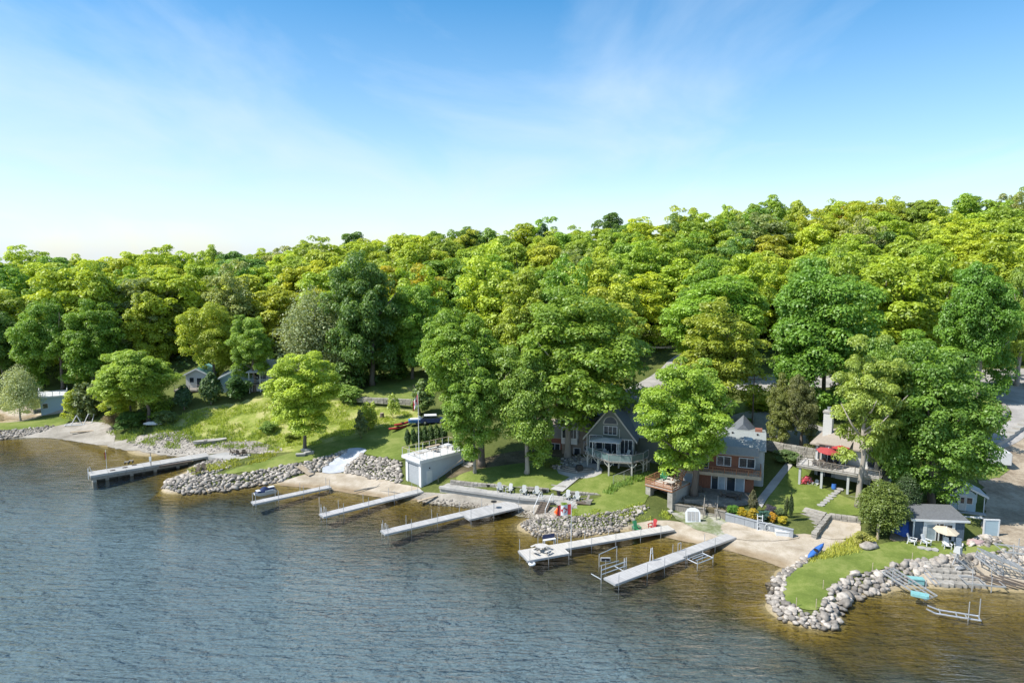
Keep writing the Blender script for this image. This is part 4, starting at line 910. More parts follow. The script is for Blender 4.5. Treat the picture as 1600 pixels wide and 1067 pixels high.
dock('narrow grey dock leading to the boathouse door', (499,802), (654,763.5), [(0,1,1.45)], posts=both((.02,.18,.42,.68,.93)), ladder=(.03,0))
D4, L4 = dock('grey dock that doubles in width towards the seawall', (595,828), (764,789), [(0,.70,1.45),(.70,1.22,3.0)], posts=both((.02,.22,.45)) + both((.71,.93,1.18), 1.3), ladder=(.025,0))
D5, L5 = dock('long pale dock with a picnic table on its wide end', (810,859.5), (1031,822), [(0,.27,2.9),(.27,1.06,1.6)], posts=both((.01,.13,.262), 1.3) + both((.45,.62,.8,.95), .9), m='deck_pale')
D6, L6 = dock('last grey dock beside the grassy point, with lift frames on both sides', (944,902), (1126,836.5), [(0,.56,1.75),(.56,1.06,1.4)], posts=[(.02,1,1.0),(.24,1,1.0),(.38,1,1.0),(.56,1,1.0),(.56,0,1.0),(.85,1,.9),(.85,0,.9)])
# bracing under the wide end of the picnic dock
MB().tube((-.05,-2.7,.45), (1.2,-2.7,-1.2), .05).tube((-.05,-.3,.45), (1.2,-.3,-1.2), .05).build('brace', M['pipe'], D5)
t_ = MB(); t_.lathe([(.33,-.13),(.42,-.05),(.42,.05),(.33,.13),(.2,.13),(.2,-.13)], (.4,-3.1,.35), 14); t_.build('bumper_tyre', M['white'], D5)
T = thing('fallen_plank', 'weathered grey plank lying against the landward end of the boathouse dock', 'plank', at(668,778,.6), .75); MB().box(-1.7,1.7,-.22,.22,-.1,.0).build('plank', M['wood_pale'], T)

# old timber crib pier
a, b = at(138,737,1.15), at(322,707,1.15); ang = math.atan2(b.y-a.y, b.x-a.x); Ln = (b-a).length
T = thing('pier', 'old concrete-topped crib pier with dark openings under it', 'pier', (a.x,a.y,0), ang)
W1 = 2.5
for i in range(7):
    MB().box(Ln*i/7+.02, Ln*(i+1)/7-.02, -W1, 0, .82, 1.15).build('deck_slab', M['slab'], T)
for i in range(9):
    x = .3 + i * (Ln*.78) / 8
    MB().box(x, x+.5, -W1+.12, -.12, -1.6, .82).build('crib_post', M['concrete' if i == 0 else 'wood_old' if i % 2 else 'wood_wet'], T)
MB().box(1.0, Ln*.8, -W1+.35, -.5, -1.6, .70).build('crib_core', M['wood_wet'], T)
MB().box(0.05, Ln*.8, -W1+.02, -W1+.2, .35, .815).build('edge_beam', M['wood_old'], T)
MB().box(Ln*.55, Ln*.83, -W1-.5, -W1-.02, .75, .98).build('lower_walk', M['wood_dark'], T)
for dx in (-.5, .1): MB().path([(-.12, -.4+dx-.4, .2), (-.12, -.4+dx-.4, 1.9), (.15, -.4+dx-.4, 2.05), (.35, -.4+dx-.4, 1.2)], [.04]*4, 6).build('ladder_rail', M['white'], T)
for x, y in ((4.6,-1.2),(6.0,-.7),(2.8,-1.7)): MB().box(x, x+.7, y, y+.2, 1.15, 1.27).build('cleat', M['wood_dark'], T)
p = T.matrix_basis
pl = [at(318,712,1.13), at(352,706,1.13), at(392,709,1.13), at(384,722,1.13), at(345,716,1.13)]
o = MB().prism([(q.x, q.y) for q in reversed(pl)], .55, 1.10); tag(o.build('pier_landing', M['slab']), 'pale concrete landing where the old pier meets the shore', 'landing')

# ------------------------------------------------------------------ small furniture
def group_name(n): return n
def adirondack(name, label, loc, rz, m, group=None, s=1.0):
    T = thing(name, label, 'chair', loc, rz, group); T.scale = (s, s, s)
    mm = M[m] if isinstance(m, str) else m
    MB().hexa([(-.28,-.42,.34),(.28,-.42,.34),(.28,.16,.22),(-.28,.16,.22),(-.28,-.42,.38),(.28,-.42,.38),(.28,.16,.26),(-.28,.16,.26)]).build('seat', mm, T)
    for i in range(5):
        x = -.26 + i * .105; h = .98 + (.06, .1, .12, .1, .06)[i]
        MB().hexa([(x,.12,.24),(x+.095,.12,.24),(x+.095,.15,.24),(x,.15,.24),(x,.46,h),(x+.095,.46,h),(x+.095,.49,h),(x,.49,h)]).build('back_slat', mm, T)
    for sx in (-1, 1):
        MB().box(sx*.37-.07, sx*.37+.07, -.48, .32, .56, .60).build('armrest', mm, T)
        MB().box(sx*.34-.03, sx*.34+.03, -.42, -.34, 0, .56).build('leg', mm, T)
        MB().hexa([(sx*.34-.03,.30,0),(sx*.34+.03,.30,0),(sx*.34+.03,.40,0),(sx*.34-.03,.40,0),(sx*.34-.03,.18,.56),(sx*.34+.03,.18,.56),(sx*.34+.03,.28,.56),(sx*.34-.03,.28,.56)]).build('leg', mm, T)
    return T
def round_table(name, label, loc, r, h, m, cat='table'):
    T = thing(name, label, cat, loc); MB().lathe([(r,h-.05),(r,h)], k=14).build('tabletop', M[m], T); MB().lathe([(.26,0),(.2,.03),(.05,.06),(.05,h-.05)], k=10).build('pedestal', M[m], T); return T
def parasol(label, loc, r, h, m, tilt=0.0, k=8, drop=.38):
    T = thing('parasol', label, 'parasol', loc); MB().tube((0,0,0), (0,0,h+.1), .035, k=8).build('pole', M['white'], T)
    for i in range(k):
        a0, a1 = 2*math.pi*i/k, 2*math.pi*(i+1)/k; q = MB()
        P0, P1 = Vector((r*math.cos(a0), r*math.sin(a0), h-drop*r)), Vector((r*math.cos(a1), r*math.sin(a1), h-drop*r)); top = Vector((0,0,h)); dn = Vector((0,0,-.03))
        mid = (P0+P1)/2*.98 + Vector((0,0,.02*r)); q.add([top,P0,mid,P1,top+dn,P0+dn,mid+dn,P1+dn], [(0,1,2),(0,2,3),(6,5,4),(7,6,4),(1,5,6,2),(2,6,7,3)]); q.build('canopy_panel', M[m], T)
    MB().lathe([(.06,h-.02),(.03,h+.12)], k=8).build('finial', M['white'], T)
    T.rotation_euler = (tilt, 0, .3); return T
def frame_thing(name, label, cat, loc, segs, m='metal', rz=0.0, group=None):
    T = thing(name, label, cat, loc, rz, group)
    for nm, p, q, r in segs: MB().tube(p, q, r, k=6).build(nm, M[m], T)
    return T
def flag_thing(label, loc, pole_h, kind, fw=1.6, fh=.9, side=-1, droop=0.0, r=.045, top=None):
    T = thing('flagpole', label, 'flagpole', loc)
    MB().tube((0,0,0), (0,0,pole_h), r, r*.7, 8).build('pole', M['white'], T); MB().lathe([(.02,0),(.08,.06),(.02,.13)], (0,0,pole_h), 8).build('finial', M['white'], T)
    zt = pole_h - .15 if top is None else top; k = 18
    def cloth(u0, u1, name, m, dz=0, inset=0):
        mb = MB(); n_ = max(2, int((u1-u0)*k)); V = []
        for i in range(n_+1):
            u = u0 + (u1-u0)*i/n_; sag = droop*u*fw; xx = side*(u*fw*(1-droop*.75)+r); yy = .10*math.sin(u*9)*(.3+u)
            V += [(xx, yy, zt-sag-inset), (xx, yy, zt-fh-sag+inset)]
        b = [(x, y+.012, z) for x, y, z in V]
        nn = len(V); mb.add(V + b, [(2*i,2*i+1,2*i+3,2*i+2) for i in range(n_)] + [(nn+2*i+2,nn+2*i+3,nn+2*i+1,nn+2*i) for i in range(n_)]); return mb.build(name, M[m], T)
    if kind == 'maple':
        cloth(0,.25,'flag_band','red'); f = cloth(.25,.75,'flag_field','white'); cloth(.75,1,'flag_band','red')
        L_ = [(0,.5),(.09,.33),(.2,.38),(.16,.12),(.28,.22),(.32,.15),(.47,.17),(.42,.02),(.5,-.04),(.25,-.22),(.28,-.33),(.03,-.28),(.03,-.5)]
        L_ = L_ + [(-x,y) for x,y in reversed(L_[:-1])] 
        sc = fh*.72
        for dy in (-.16, .17):
            V = []
            for x, y in L_:
                u = .5 + x*sc/fw; xx = side*(u*fw*(1-droop*.75)+r); V.append((xx, .10*math.sin(u*9)*(.3+u) + (-.01 if dy < 0 else .022), zt-fh/2-droop*u*fw + y*sc))
            MB().add(V, [tuple(range(len(V)))]).build('leaf_emblem', M['red'], T)
    else: cloth(0,1,'flag', kind)
    return T
# things on and by the docks
z5 = .72; F5 = Frame((D5.location.x, D5.location.y, 0), D5.rotation_euler.z)
def onD(D, x, y, z=.72): return D.matrix_basis @ Vector((x, y, z))
for d_ in (D4, D5, D6): d_.matrix_basis = Matrix.Translation(d_.location) @ Matrix.Rotation(d_.rotation_euler.z, 4, 'Z')
T = thing('picnic_table', 'octagonal pale picnic table with bench seats on the wide end of the long dock', 'table', onD(D5, 2.3, -1.35), .4)
MB().lathe([(.68,.72),(.68,.77)], k=8).build('tabletop', M['deck_pale'], T)
for i in range(4):
    a_ = i*math.pi/2+.39; c_, s_ = math.cos(a_), math.sin(a_); u = Vector((c_,s_,0)); v = Vector((-s_,c_,0))
    MB().bar(u*1.1-v*.5+Vector((0,0,.44)), u*1.1+v*.5+Vector((0,0,.44)), .3, .05).build('bench_seat', M['deck_pale'], T)
    MB().bar(u*1.05+Vector((0,0,.40)), u*.2+Vector((0,0,.40)), .09).build('bench_arm', M['wood_old'], T)
    MB().bar(u*.95+Vector((0,0,0)), u*.45+Vector((0,0,.72)), .09).build('leg', M['wood_old'], T)
T = thing('dock_bench', 'dark-backed bench with white legs beside the long dock', 'bench', onD(D5, L5*.27-1.0, .55, .72), D5.rotation_euler.z)
MB().box(-.8,.8,.25,.30,.5,1.0).build('backrest', M['navy'], T); MB().box(-.8,.8,-.2,.22,.42,.48).build('seat', M['white'], T)
for x in (-.72,.72):
    for y in (-.15,.25): MB().box(x-.04,x+.04,y-.04,y+.04,-1.6 if y>0 else -1.4,.42).build('leg', M['white'], T)
flag_thing('white pole with a red and white maple leaf flag beside the long dock', at(892,867,.0) , 6.4, 'maple', 1.75, 1.25, droop=.12)
flag_thing('slim white pole with a furled red flag on the old pier', at(167,732,1.15), 2.9, 'red', .35, 1.1, droop=.5, r=.04)
T = thing('life_ring_post', 'white post with a lifebuoy box on the old pier', 'post', at(236,727,1.15)); MB().box(-.05,.05,-.05,.05,0,2.1).build('post', M['wood_old'], T); MB().box(-.17,.17,-.16,-.06,.75,1.5).build('box', M['white'], T)
for i, (px, py) in enumerate(((206,717),(213,715))):
    T = thing('stool', ('low wooden seat on the old pier, nearer its lake end', 'low wooden seat on the old pier, nearer the lifebuoy post')[i], 'seat', at(px-8,py+8,1.15)); MB().box(-.35,.35,-.2,.2,.36,.44).build('seat', M['wood_old'], T); [MB().box(x-.04,x+.04,-.15,.15,0,.36).build('leg', M['wood_dark'], T) for x in (-.28,.28)]
# covered watercraft
wc = at(416,772,0); T = thing('personal_watercraft', 'white and navy watercraft under a fitted cover beside the short dock', 'watercraft', wc, D4.rotation_euler.z + .12)
h = MB(); V = []; 
for x, w, zb, zt in ((-1.75,.30,.30,.60),(-1.2,.52,.05,.58),(-.3,.60,-.1,.52),(.7,.60,-.1,.48),(1.5,.56,-.05,.46)): V += [(x,-w,zt),(x,-w*.55,zb),(x,w*.55,zb),(x,w,zt)]
h.add(V, [(4*i+j,4*i+4+j,4*i+5+j,4*i+1+j) for i in range(4) for j in range(3)] + [(0,1,2,3),(19,18,17,16)] ).build('hull', M['white'], T)
c_ = MB(); V = []
for x, w, zt in ((-1.7,.28,.62),(-1.0,.50,.80),(-.45,.46,1.18),(-.1,.44,1.22),(.3,.42,.95),(1.1,.40,.98),(1.5,.36,.55)): V += [(x,-w,.50),(x,-w*.6,zt-.06),(x,0,zt),(x,w*.6,zt-.06),(x,w,.50)]
c_.add(V, [(5*i+j,5*i+5+j,5*i+6+j,5*i+1+j) for i in range(6) for j in range(4)] + [(0,1,2,3,4),(34,33,32,31,30)]).build('cover', M['navy'], T, True)
MB().box(-1.45,-.9,-.42,.42,.80,.84).build('hood', M['white'], T); MB().box(.35,1.2,-.30,.30,.985,1.03).build('seat_panel', M['white'], T)
for sy in (-1,1): MB().box(-.3,.9,sy*.56-.02,sy*.56+.02,.55,.75).build('side_stripe', M['white'], T)
frame_thing('mooring_pole', 'bent pale mooring pole standing in the shallows between the two narrow docks', 'pole', at(499,778,-.6), [('pole',(0,0,0),(.1,0,2.0),.05)], 'wood_pale')
frame_thing('mooring_pole', 'tall pale mooring pole at the lake end of the boathouse dock', 'pole', at(500,812,-.8), [('pole',(0,0,0),(0,0,3.2),.07)], 'wood_pale')
# lift frames standing in the water
q = at(936,886,0); frame_thing('boat_lift', 'small lift frame with a dark panel standing free between the last two docks', 'boat lift', (q.x,q.y,0),
 [('post',(0,0,-1),(0,0,1.6),.05),('post',(2.3,2.0,-1),(2.3,2.0,1.6),.05),('top_rail',(0,0,1.55),(2.3,2.0,1.6),.05),('low_rail',(0,0,.15),(2.5,1.6,.05),.05),('post',(.7,-.3,-1),(.7,-.3,1.0),.04)])
T = bpy.data.objects[[o.name for o in COL.objects if o.name.startswith('boat_lift')][-1]]; MB().box(.15,1.25,-.12,-.04,.75,1.2).build('panel_rim', M['white'], T); MB().box(.22,1.18,-.16,-.125,.81,1.14).build('dark_panel', M['black'], T)
sgs = lambda w, l, z, h: [('post',(0,0,-1.2),(0,0,z+h),.05),('post',(l,0,-1.2),(l,0,z+h),.05),('post',(0,w,-1.2),(0,w,z+h),.05),('post',(l,w,-1.2),(l,w,z+h),.05),('side_beam',(0,0,z),(l,0,z),.06),('side_beam',(0,w,z),(l,w,z),.06),('cross_beam',(0,0,z),(0,w,z),.06),('cross_beam',(l,0,z),(l,w,z),.06),('bunk',(.3,w*.33,z+.1),(l-.3,w*.33,z+.1),.06),('bunk',(.3,w*.66,z+.1),(l-.3,w*.66,z+.1),.06)]
q = onD(D6, L6*.56+.3, -3.3, 0); frame_thing('boat_lift', 'square lift cradle on the beach side of the last dock', 'boat lift', q, sgs(1.5,2.7,.55,.35), rz=D6.rotation_euler.z)
q = onD(D6, -.1, .35, 0); frame_thing('boat_lift', 'open rail lift frame on the far side of the last dock', 'boat lift', q, [('post',(0,0,-2),(0,0,2.0),.05),('post',(3.4,0,-1.5),(3.4,0,1.9),.06),('post',(3.7,0,-1.5),(3.7,0,1.9),.06),('top_rail',(0,0,1.45),(3.6,0,1.45),.06),('low_rail',(0,0,.95),(3.6,0,.95),.05),('cross_beam',(0,0,.4),(0,1.6,.4),.05),('cross_beam',(3.4,0,.4),(3.4,1.6,.4),.05)], rz=D6.rotation_euler.z)
frame_thing('swim_ladder', 'pair of white swim ladder rails at the middle of the last dock', 'hand rail', onD(D6, L6*.36, 0, .72), [('rail',(0,0,0),(.15,0,1.5),.05),('rail',(.5,0,0),(.35,0,1.5),.05),('rung',(.12,0,.9),(.4,0,.9),.04)], 'white', rz=D6.rotation_euler.z)
frame_thing('grab_hoop', 'hooped metal hand rail where the last dock narrows', 'hand rail', onD(D6, L6*.6, 0, .72), [('rail',(0,0,0),(0,0,.9),.045),('rail',(.5,0,0),(.5,0,.9),.045),('rung',(0,0,.9),(.5,0,.9),.045)], 'pipe', rz=D6.rotation_euler.z)
# round marker table and dock post sign on the wide dock
T = thing('dock_table', 'small round dark table on the wide part of the grey dock', 'table', onD(D4, L4*1.0, -1.3)); MB().lathe([(.42,.9),(.42,.96)], k=12).build('tabletop', M['black'], T); MB().tube((0,0,0),(0,0,.9),.045).build('pedestal', M['pipe'], T)
# chairs on the beach by the long dock
adirondack('garden_chair', 'green garden chair standing on the sand by the long dock', G(994,830), .3, 'green_plastic', s=1.15)
adirondack('garden_chair', 'red garden chair standing on the sand by the long dock', G(1020,826), -.9, 'red', s=1.1)
T = thing('swim_raft', 'white arched board leaning upright on the rough ground below the brown cottage', 'board', G(1083,817), -.1)
pr = [(-.95,0),(.95,0),(.95,1.35),(.7,1.75),(.3,1.95),(-.3,1.95),(-.7,1.75),(-.95,1.35)]
f = MB().yprism(pr, 0, .18).build('panel', M['white'], T); f.rotation_euler = (-.35,0,0)
for i in range(3): k_ = MB().box(-.7+.5*i,-.3+.5*i,-.05,-.003,.3,1.45).build('inset', M['slab'], T); k_.rotation_euler = (-.35,0,0)
MB().bar((0,.9,0),(0,.55,1.5),.08).build('strut', M['white'], T)
T = thing('kayak', 'blue kayak lying on a small rack on the sand', 'kayak', G(1273,868) + Vector((0,0,.35)), .85); T.rotation_euler = (.35,-.14,.72)
V = []; prf = ((-2.0,.02,.25),(-1.5,.22,.12),(-.6,.36,0),(.6,.36,0),(1.5,.22,.12),(2.0,.02,.28))
for x, w, z in prf: V += [(x,-w,.3+z*.3),(x,0,z),(x,w,.3+z*.3),(x,0,.40+z*.3)]
MB().add(V, [(4*i+j,4*i+(j+1)%4,4*i+4+(j+1)%4,4*i+4+j) for i in range(5) for j in range(4)] + [(0,3,2,1),(20,21,22,23)]).build('hull', M['blue'], T, True); MB().lathe([(.25,0),(.3,.06),(.2,.1)], (0,0,.37), 10).build('cockpit', M['black'], T)
T = thing('driftwood', 'bleached driftwood log lying on the boathouse beach', 'driftwood', G(580,764) + Vector((0,0,.12)), .5); MB().path([(-2.6,0,0),(-.8,.1,.05),(1.2,-.05,.05),(2.8,.2,.12)], [.07,.12,.14,.1], 7).path([(.8,0,.06),(1.6,.7,.25),(1.9,1.2,.3)], [.08,.05,.02], 5).build('log', M['wood_old'], T)
T = thing('driftwood', 'thin driftwood pole beside the larger log on the boathouse beach', 'driftwood', G(612,770) + Vector((0,0,.1)), -.35); MB().path([(-2.0,0,0),(0,.1,.04),(2.2,0,0)], [.05,.08,.06], 6).build('log', M['wood_old'], T)
T = thing('timber_ramp', 'plank gangway propped on the boulders beside the cobble ramp', 'gangway', G(486,741)); f = [G(462,726), G(484,741)]
f = [at(468,728,1.75), at(487,742,.75)]
for i in range(9):
    a_, b_ = f[0].lerp(f[1], i/9), f[0].lerp(f[1], (i+.9)/9); d_ = (f[1]-f[0]); sd = Vector((-d_.y, d_.x, 0)).normalized()*.55; up = Vector((0,0,.08)); o_ = T.location
    MB().hexa([a_-sd-o_, a_+sd-o_, b_+sd-o_, b_-sd-o_, a_-sd+up-o_, a_+sd+up-o_, b_+sd+up-o_, b_-sd+up-o_]).build('plank', M['wood_pale'], T)
# ------------------------------------------------------------------ houses
def win(P, x, y, z, w, h, side='f', cols=1, rows=1, fm='white', pm='glass', name='window', t=.09, leafp=True):
    """a framed window or glazed door lying on a wall; side f (front, -y), r (+x), l (-x); x,y,z its lower corner on the wall"""
    def mp_(u, v, o):
        return {'f': (x+u, y-o, z+v), 'r': (x+o, y+u, z+v), 'l': (x-o, y-u, z+v), 'b': (x-u, y+o, z+v)}[side]
    def bx(mb, u0, u1, v0, v1, o0, o1):
        c = [(u0,v0,o1),(u1,v0,o1),(u1,v0,o0),(u0,v0,o0),(u0,v1,o1),(u1,v1,o1),(u1,v1,o0),(u0,v1,o0)]; return mb.hexa([mp_(*q) for q in c])
    f = MB(); bx(f,-t,0,-t,h+t,-.02,.07); bx(f,w,w+t,-t,h+t,-.02,.07); bx(f,0,w,-t,0,-.02,.07); bx(f,0,w,h,h+t,-.02,.07)
    for i in range(1, cols): u = w*i/cols; bx(f,u-t*.4,u+t*.4,0,h,-.02,.06)
    for i in range(1, rows): v = h*i/rows; bx(f,0,w,v-t*.3,v+t*.3,-.02,.055)
    o = f.build(name, M[fm], P)
    for i in range(cols):
        g = MB(); bx(g, w*i/cols+(t*.4 if i else 0), w*(i+1)/cols-(t*.4 if i < cols-1 else 0), 0, h, .004, .025)
        g.build('pane', M[pm if not isinstance(pm, tuple) else pm[i % len(pm)]], o)
    return o
def gable_roof(P, x0, x1, y0, y1, ze, za, m, over=.4, th=.16, trim=None, xa=None):
    """ridge runs along y; two separate slopes with thickness"""
    xm = (x0+x1)/2 if xa is None else xa
    for s, xe in ((-1, x0), (1, x1)):
        k = (za-ze)/abs(xm-xe); xo = xe + s*over; zo = ze - k*over
        c = [(xm,za),(xo,zo),(xo,zo+th),(xm,za+th)]
        if s > 0: c = c[::-1]
        MB().yprism(c, y0-over, y1+over).build('roof_slope', M[m], P)
        if trim:
            c2 = [(xm,za-.12),(xo,zo-.12),(xo,zo+th+.03),(xm,za+th+.03)]
            if s > 0: c2 = c2[::-1]
            MB().yprism(c2, y0-over-.06, y0-over-.004).build('rake_board', M[trim], P)
def shed_roof(P, pts, th, m, name='roof'):
    up = Vector((0,0,th)); pts = [Vector(p) for p in pts]; k = len(pts)
    v = pts + [p+up for p in pts]
    return MB().add(v, [tuple(range(k-1,-1,-1)), tuple(range(k,2*k))] + [(i,(i+1)%k,k+(i+1)%k,k+i) for i in range(k)]).build(name, M[m], P)
def rail(P, pts, z, h, m='white', pm=None, step=1.5, r=.05, lines=(1.0,), glass=None, closed=False, bal=0):
    """a balustrade: every post its own part, rails per run"""
    for a, b in zip(pts, pts[1:]):
        a, b = Vector((*a, z)), Vector((*b, z)); n_ = max(1, round((b-a).length/step))
        for i in range(n_ + 1):
            if i == n_ and b.xy != Vector(pts[-1]): continue
            p = a.lerp(b, i/n_); post(P, p.x, p.y, z, z+h, r, pm or m, 'rail_post')
        for f in lines: MB().bar(a+Vector((0,0,h*f)), b+Vector((0,0,h*f)), .09 if f > .9 else .05, .05).build('rail', M[m], P)
        if bal:
            k = max(2, int((b-a).length/bal))
            for i in range(k):
                p = a.lerp(b, (i+.5)/k)
                q = MB().box(-.02,.02,-.02,.02,.06,h-.05).build('baluster', M[m], P); q.location = p
        if glass:
            d_ = (b-a).normalized(); MB().bar(a+d_*.06+Vector((0,0,h*.5)), b-d_*.06+Vector((0,0,h*.5)), .02, h*.8).build('glass_panel', M[glass], P)
M['glass_rail'] = mat('glass_rail', (.13,.19,.19), .1, .2, .8, spec=.8); M['trim_tan'] = mat('trim_tan', (.40,.39,.35), .7, .08, 2)
M['planter_grey'] = mat('planter_grey', (.27,.29,.31), .85, .12, 2, .2, rnd=.08)

# ---- boathouse on the beach with a roof deck
A_, B_ = at(624,755,.75), at(658,762,.75)
sB = (B_.y*CP-(B_.z-CAM_H)*SP)/FOC; hW = 40*sB; zt = .75+hW
C_ = at(725.5,706,zt); dv_ = (C_-B_); dv_.z = 0; Lb = dv_.length; rzb = math.atan2(dv_.y, dv_.x) - math.pi/2
fdir = Vector((math.cos(rzb), math.sin(rzb), 0)); Wb = max(3.6, (B_-A_).dot(fdir)); Ob = B_ - fdir*Wb
print('boathouse', Wb, Lb, hW, math.degrees(rzb))
T = thing('boathouse', 'pale grey boathouse with a roll-up door and a railed white roof deck', 'boathouse', (Ob.x,Ob.y,.55), rzb); FB = Frame((Ob.x,Ob.y,.55), rzb)
h_ = hW+.2
MB().prism([(0,.25),(Wb,.25),(Wb,Lb),(0,Lb)], -.6, h_-.002).build('wall', M['boathouse_wall'], T)
MB().box(.0,.55,0,.247,-.3,h_-.004).build('door_post', M['white'], T); MB().box(Wb-.55,Wb,0,.247,-.3,h_-.004).build('door_post', M['white'], T); MB().box(.553,Wb-.553,.0,.247,h_-.5,h_-.004).build('door_beam', M['white'], T)
M['door_grey'] = mat('door_grey', (.33,.355,.375), .6, .06, 2)
d_ = MB().box(.55,Wb-.55,.2,.248,.1,h_-.5).build('garage_door', M['door_grey'], T)
nd = 12
for i in range(nd):
    z0 = .12+(h_-.64)*i/nd; MB().box(.57,Wb-.57,.16,.199,z0,z0+(h_-.64)/nd-.03).build('door_slat', M['door_grey'], d_)
MB().box(.55,Wb-.55,.15,.2,.02,.12).build('door_seal', M['black'], T)
dr = MB().box(Wb+.002,Wb+.05,1.1,1.95,.35,2.45).build('door', M['white'], T); MB().lathe([(.04,0),(.05,.05)],(Wb+.09,1.22,1.35),8).build('handle', M['metal'], dr)
for y0 in (1.0,1.96): MB().box(Wb+.002,Wb+.07,y0,y0+.09,.3,2.55).build('door_frame', M['white'], T)
MB().box(Wb+.002,Wb+.07,1.092,1.958,2.46,2.55).build('door_frame', M['white'], T)
MB().lathe([(.08,0),(.1,.12),(.03,.2)], (Wb+.1,1.55,2.85), 8).build('wall_lamp', M['black'], T)
MB().box(-.4,Wb+.4,-.45,Lb+.3,h_,h_+.42).build('roof_slab', M['white'], T)
npl = 14
for i in range(npl):
    y0, y1 = -.4+(Lb+.65)*i/npl, -.4+(Lb+.65)*(i+1)/npl; MB().box(-.36,Wb+.36,y0+.012,y1-.012,h_+.42,h_+.47).build('deck_board', mat('roof_deck', (.56,.555,.54), .8, .1, 3, .2, rnd=.06) if i == 0 else bpy.data.materials['roof_deck'], T)
zr = h_+.47
rail(T, [(-.3,Lb+.2),(-.3,-.35),(Wb+.3,-.35),(Wb+.3,Lb+.2),(-.3,Lb+.2)], zr, 1.15, 'wood_pale', 'white', 1.35, .04, (1.0,), None)
T1 = T
pw = lambda x, y, z: T1.matrix_basis @ Vector((x, y, z))
T1.matrix_basis = Matrix.Translation(T1.location) @ Matrix.Rotation(rzb, 4, 'Z')
flag_thing('tall white pole with a drooping red and white maple leaf flag on the boathouse roof', pw(.25,Lb*.28,zr), 9.2, 'maple', 1.7, 1.5, droop=.75, r=.06)
T = thing('bench', 'pale storage bench on the roof deck of the boathouse', 'bench', pw(Wb*.55,Lb*.82,zr), rzb); MB().box(-1,1,-.35,.35,.04,.5).build('chest', M['deck_pale'], T); MB().box(-1.05,1.05,-.4,.4,.503,.6).build('lid', M['white'], T)
T = thing('bench', 'low wooden bench along the hedge side of the boathouse roof', 'bench', pw(.25,Lb*.6,zr), rzb); MB().box(-.25,.25,-1.3,1.3,.38,.46).build('seat', M['wood_pale'], T); [MB().box(-.2,.2,y-.05,y+.05,0,.38).build('leg', M['wood_old'], T) for y in (-1,1)]
T = thing('patio_table', 'low slatted table on the roof deck of the boathouse', 'table', pw(Wb*.5,Lb*.5,zr), rzb+.3); MB().box(-.6,.6,-.35,.35,.36,.42).build('tabletop', M['wood_old'], T); [MB().box(x-.04,x+.04,y-.04,y+.04,0,.36).build('leg', M['wood_old'], T) for x in (-.5,.5) for y in (-.28,.28)]
frame_thing('sun_lounger', 'bare lounger frame on the lake end of the boathouse roof', 'lounger', pw(Wb*.45,Lb*.15,zr+.3), [('side_rail',(-.3,-.8,0),(-.3,.8,0),.03),('side_rail',(.3,-.8,0),(.3,.8,0),.03),('cross_bar',(-.3,-.8,0),(.3,-.8,0),.03),('leg',(-.3,-.6,-.3),(-.3,-.6,0),.03),('leg',(.3,.6,-.3),(.3,.6,0),.03)], 'wood_old', rzb)
# dark stair with a white rail running up beside the boathouse
T = thing('garden_stair', 'stone stair with a pale hand rail climbing beside the boathouse', 'stair', (B_.x,B_.y,0), rzb)
for i in range(10):
    y = 2.3+i*.62; w_ = T.location + Matrix.Rotation(rzb,3,'Z') @ Vector((1.5,y,0)); MB().box(.5,2.3,y,y+.7,.4+.2*i,1.0+.235*i).build('step', M['stone'], T)
MB().bar((.9,2.4,2.0),(.9,7.6,4.0),.07).build('hand_rail', M['wood_pale'], T)
for y,z in ((2.5,.9),(5.0,1.8),(7.5,2.8)): MB().box(.87,.93,y-.03,y+.03,z,z+1.15).build('rail_post', M['wood_pale'], T)

# ---- concrete seawall with its patio and steps
top = [(687,760),(712,764),(760,770.5),(812,777.5),(868,782),(882,792)]; tz = 1.55
bk = [(704,751.5),(740,756.5),(800,761.5),(858,765.5),(884,769.5),(915,771.5),(945,775)]
fr = [at(x,y,tz) for x,y in top]; bb = [at(x,y,tz) for x,y in bk]
T = thing('seawall', 'long pale concrete seawall with a paved patio on top', 'seawall', (fr[0].x,fr[0].y,0)); o_ = T.location
ext = [at(905,793,tz), at(922,786,tz)]
poly = [(q.x-o_.x,q.y-o_.y) for q in fr+ext+bb[::-1]]
MB().prism(poly, -.3, tz-.06).build('wall', M['concrete'], T)
nf = len(fr)
for i in range(nf-1):
    a_, b_ = fr[i]-o_, fr[i+1]-o_; k = max(1, round((b_-a_).length/2.4))
    for j in range(k):
        p, q = a_.lerp(b_, j/k), a_.lerp(b_, (j+.985)/k); MB().bar(Vector((p.x,p.y,tz-.06)), Vector((q.x,q.y,tz-.06)), .5, .3).build('coping', M['slab'], T)
# patio slabs
rp_ = random.Random(8); sl_ = MB().box(-.5,.5,-.5,.5,0,.05).mesh('paving_slab', M['slab']); pxs = [p[0] for p in poly]; pys = [p[1] for p in poly]; ag = math.atan2(fr[3].y-fr[1].y, fr[3].x-fr[1].x)
u_d = Vector((math.cos(ag),math.sin(ag),0)); v_d = Vector((-u_d.y,u_d.x,0)); 
for i in range(-2, 34):
    for j in range(-4, 9):
        c = fr[0]-o_ + u_d*(i*.95) + v_d*(j*.95+.5)
        cc = np.array([c.x]),np.array([c.y])
        if all(inside(poly, np.array([c.x+dx]), np.array([c.y+dy]))[0] for dx,dy in ((.4,.4),(-.4,.4),(.4,-.4),(-.4,-.4))): link('paving_slab', sl_, T, (c.x,c.y,tz-.058+rp_.uniform(0,.012)), (0,0,ag), (.92,.92,1))
s0 = at(853,783,tz); T = thing('seawall_stair', 'dark steps with two white hand rails from the seawall to the water', 'stair', (s0.x,s0.y,0), ag-.12)
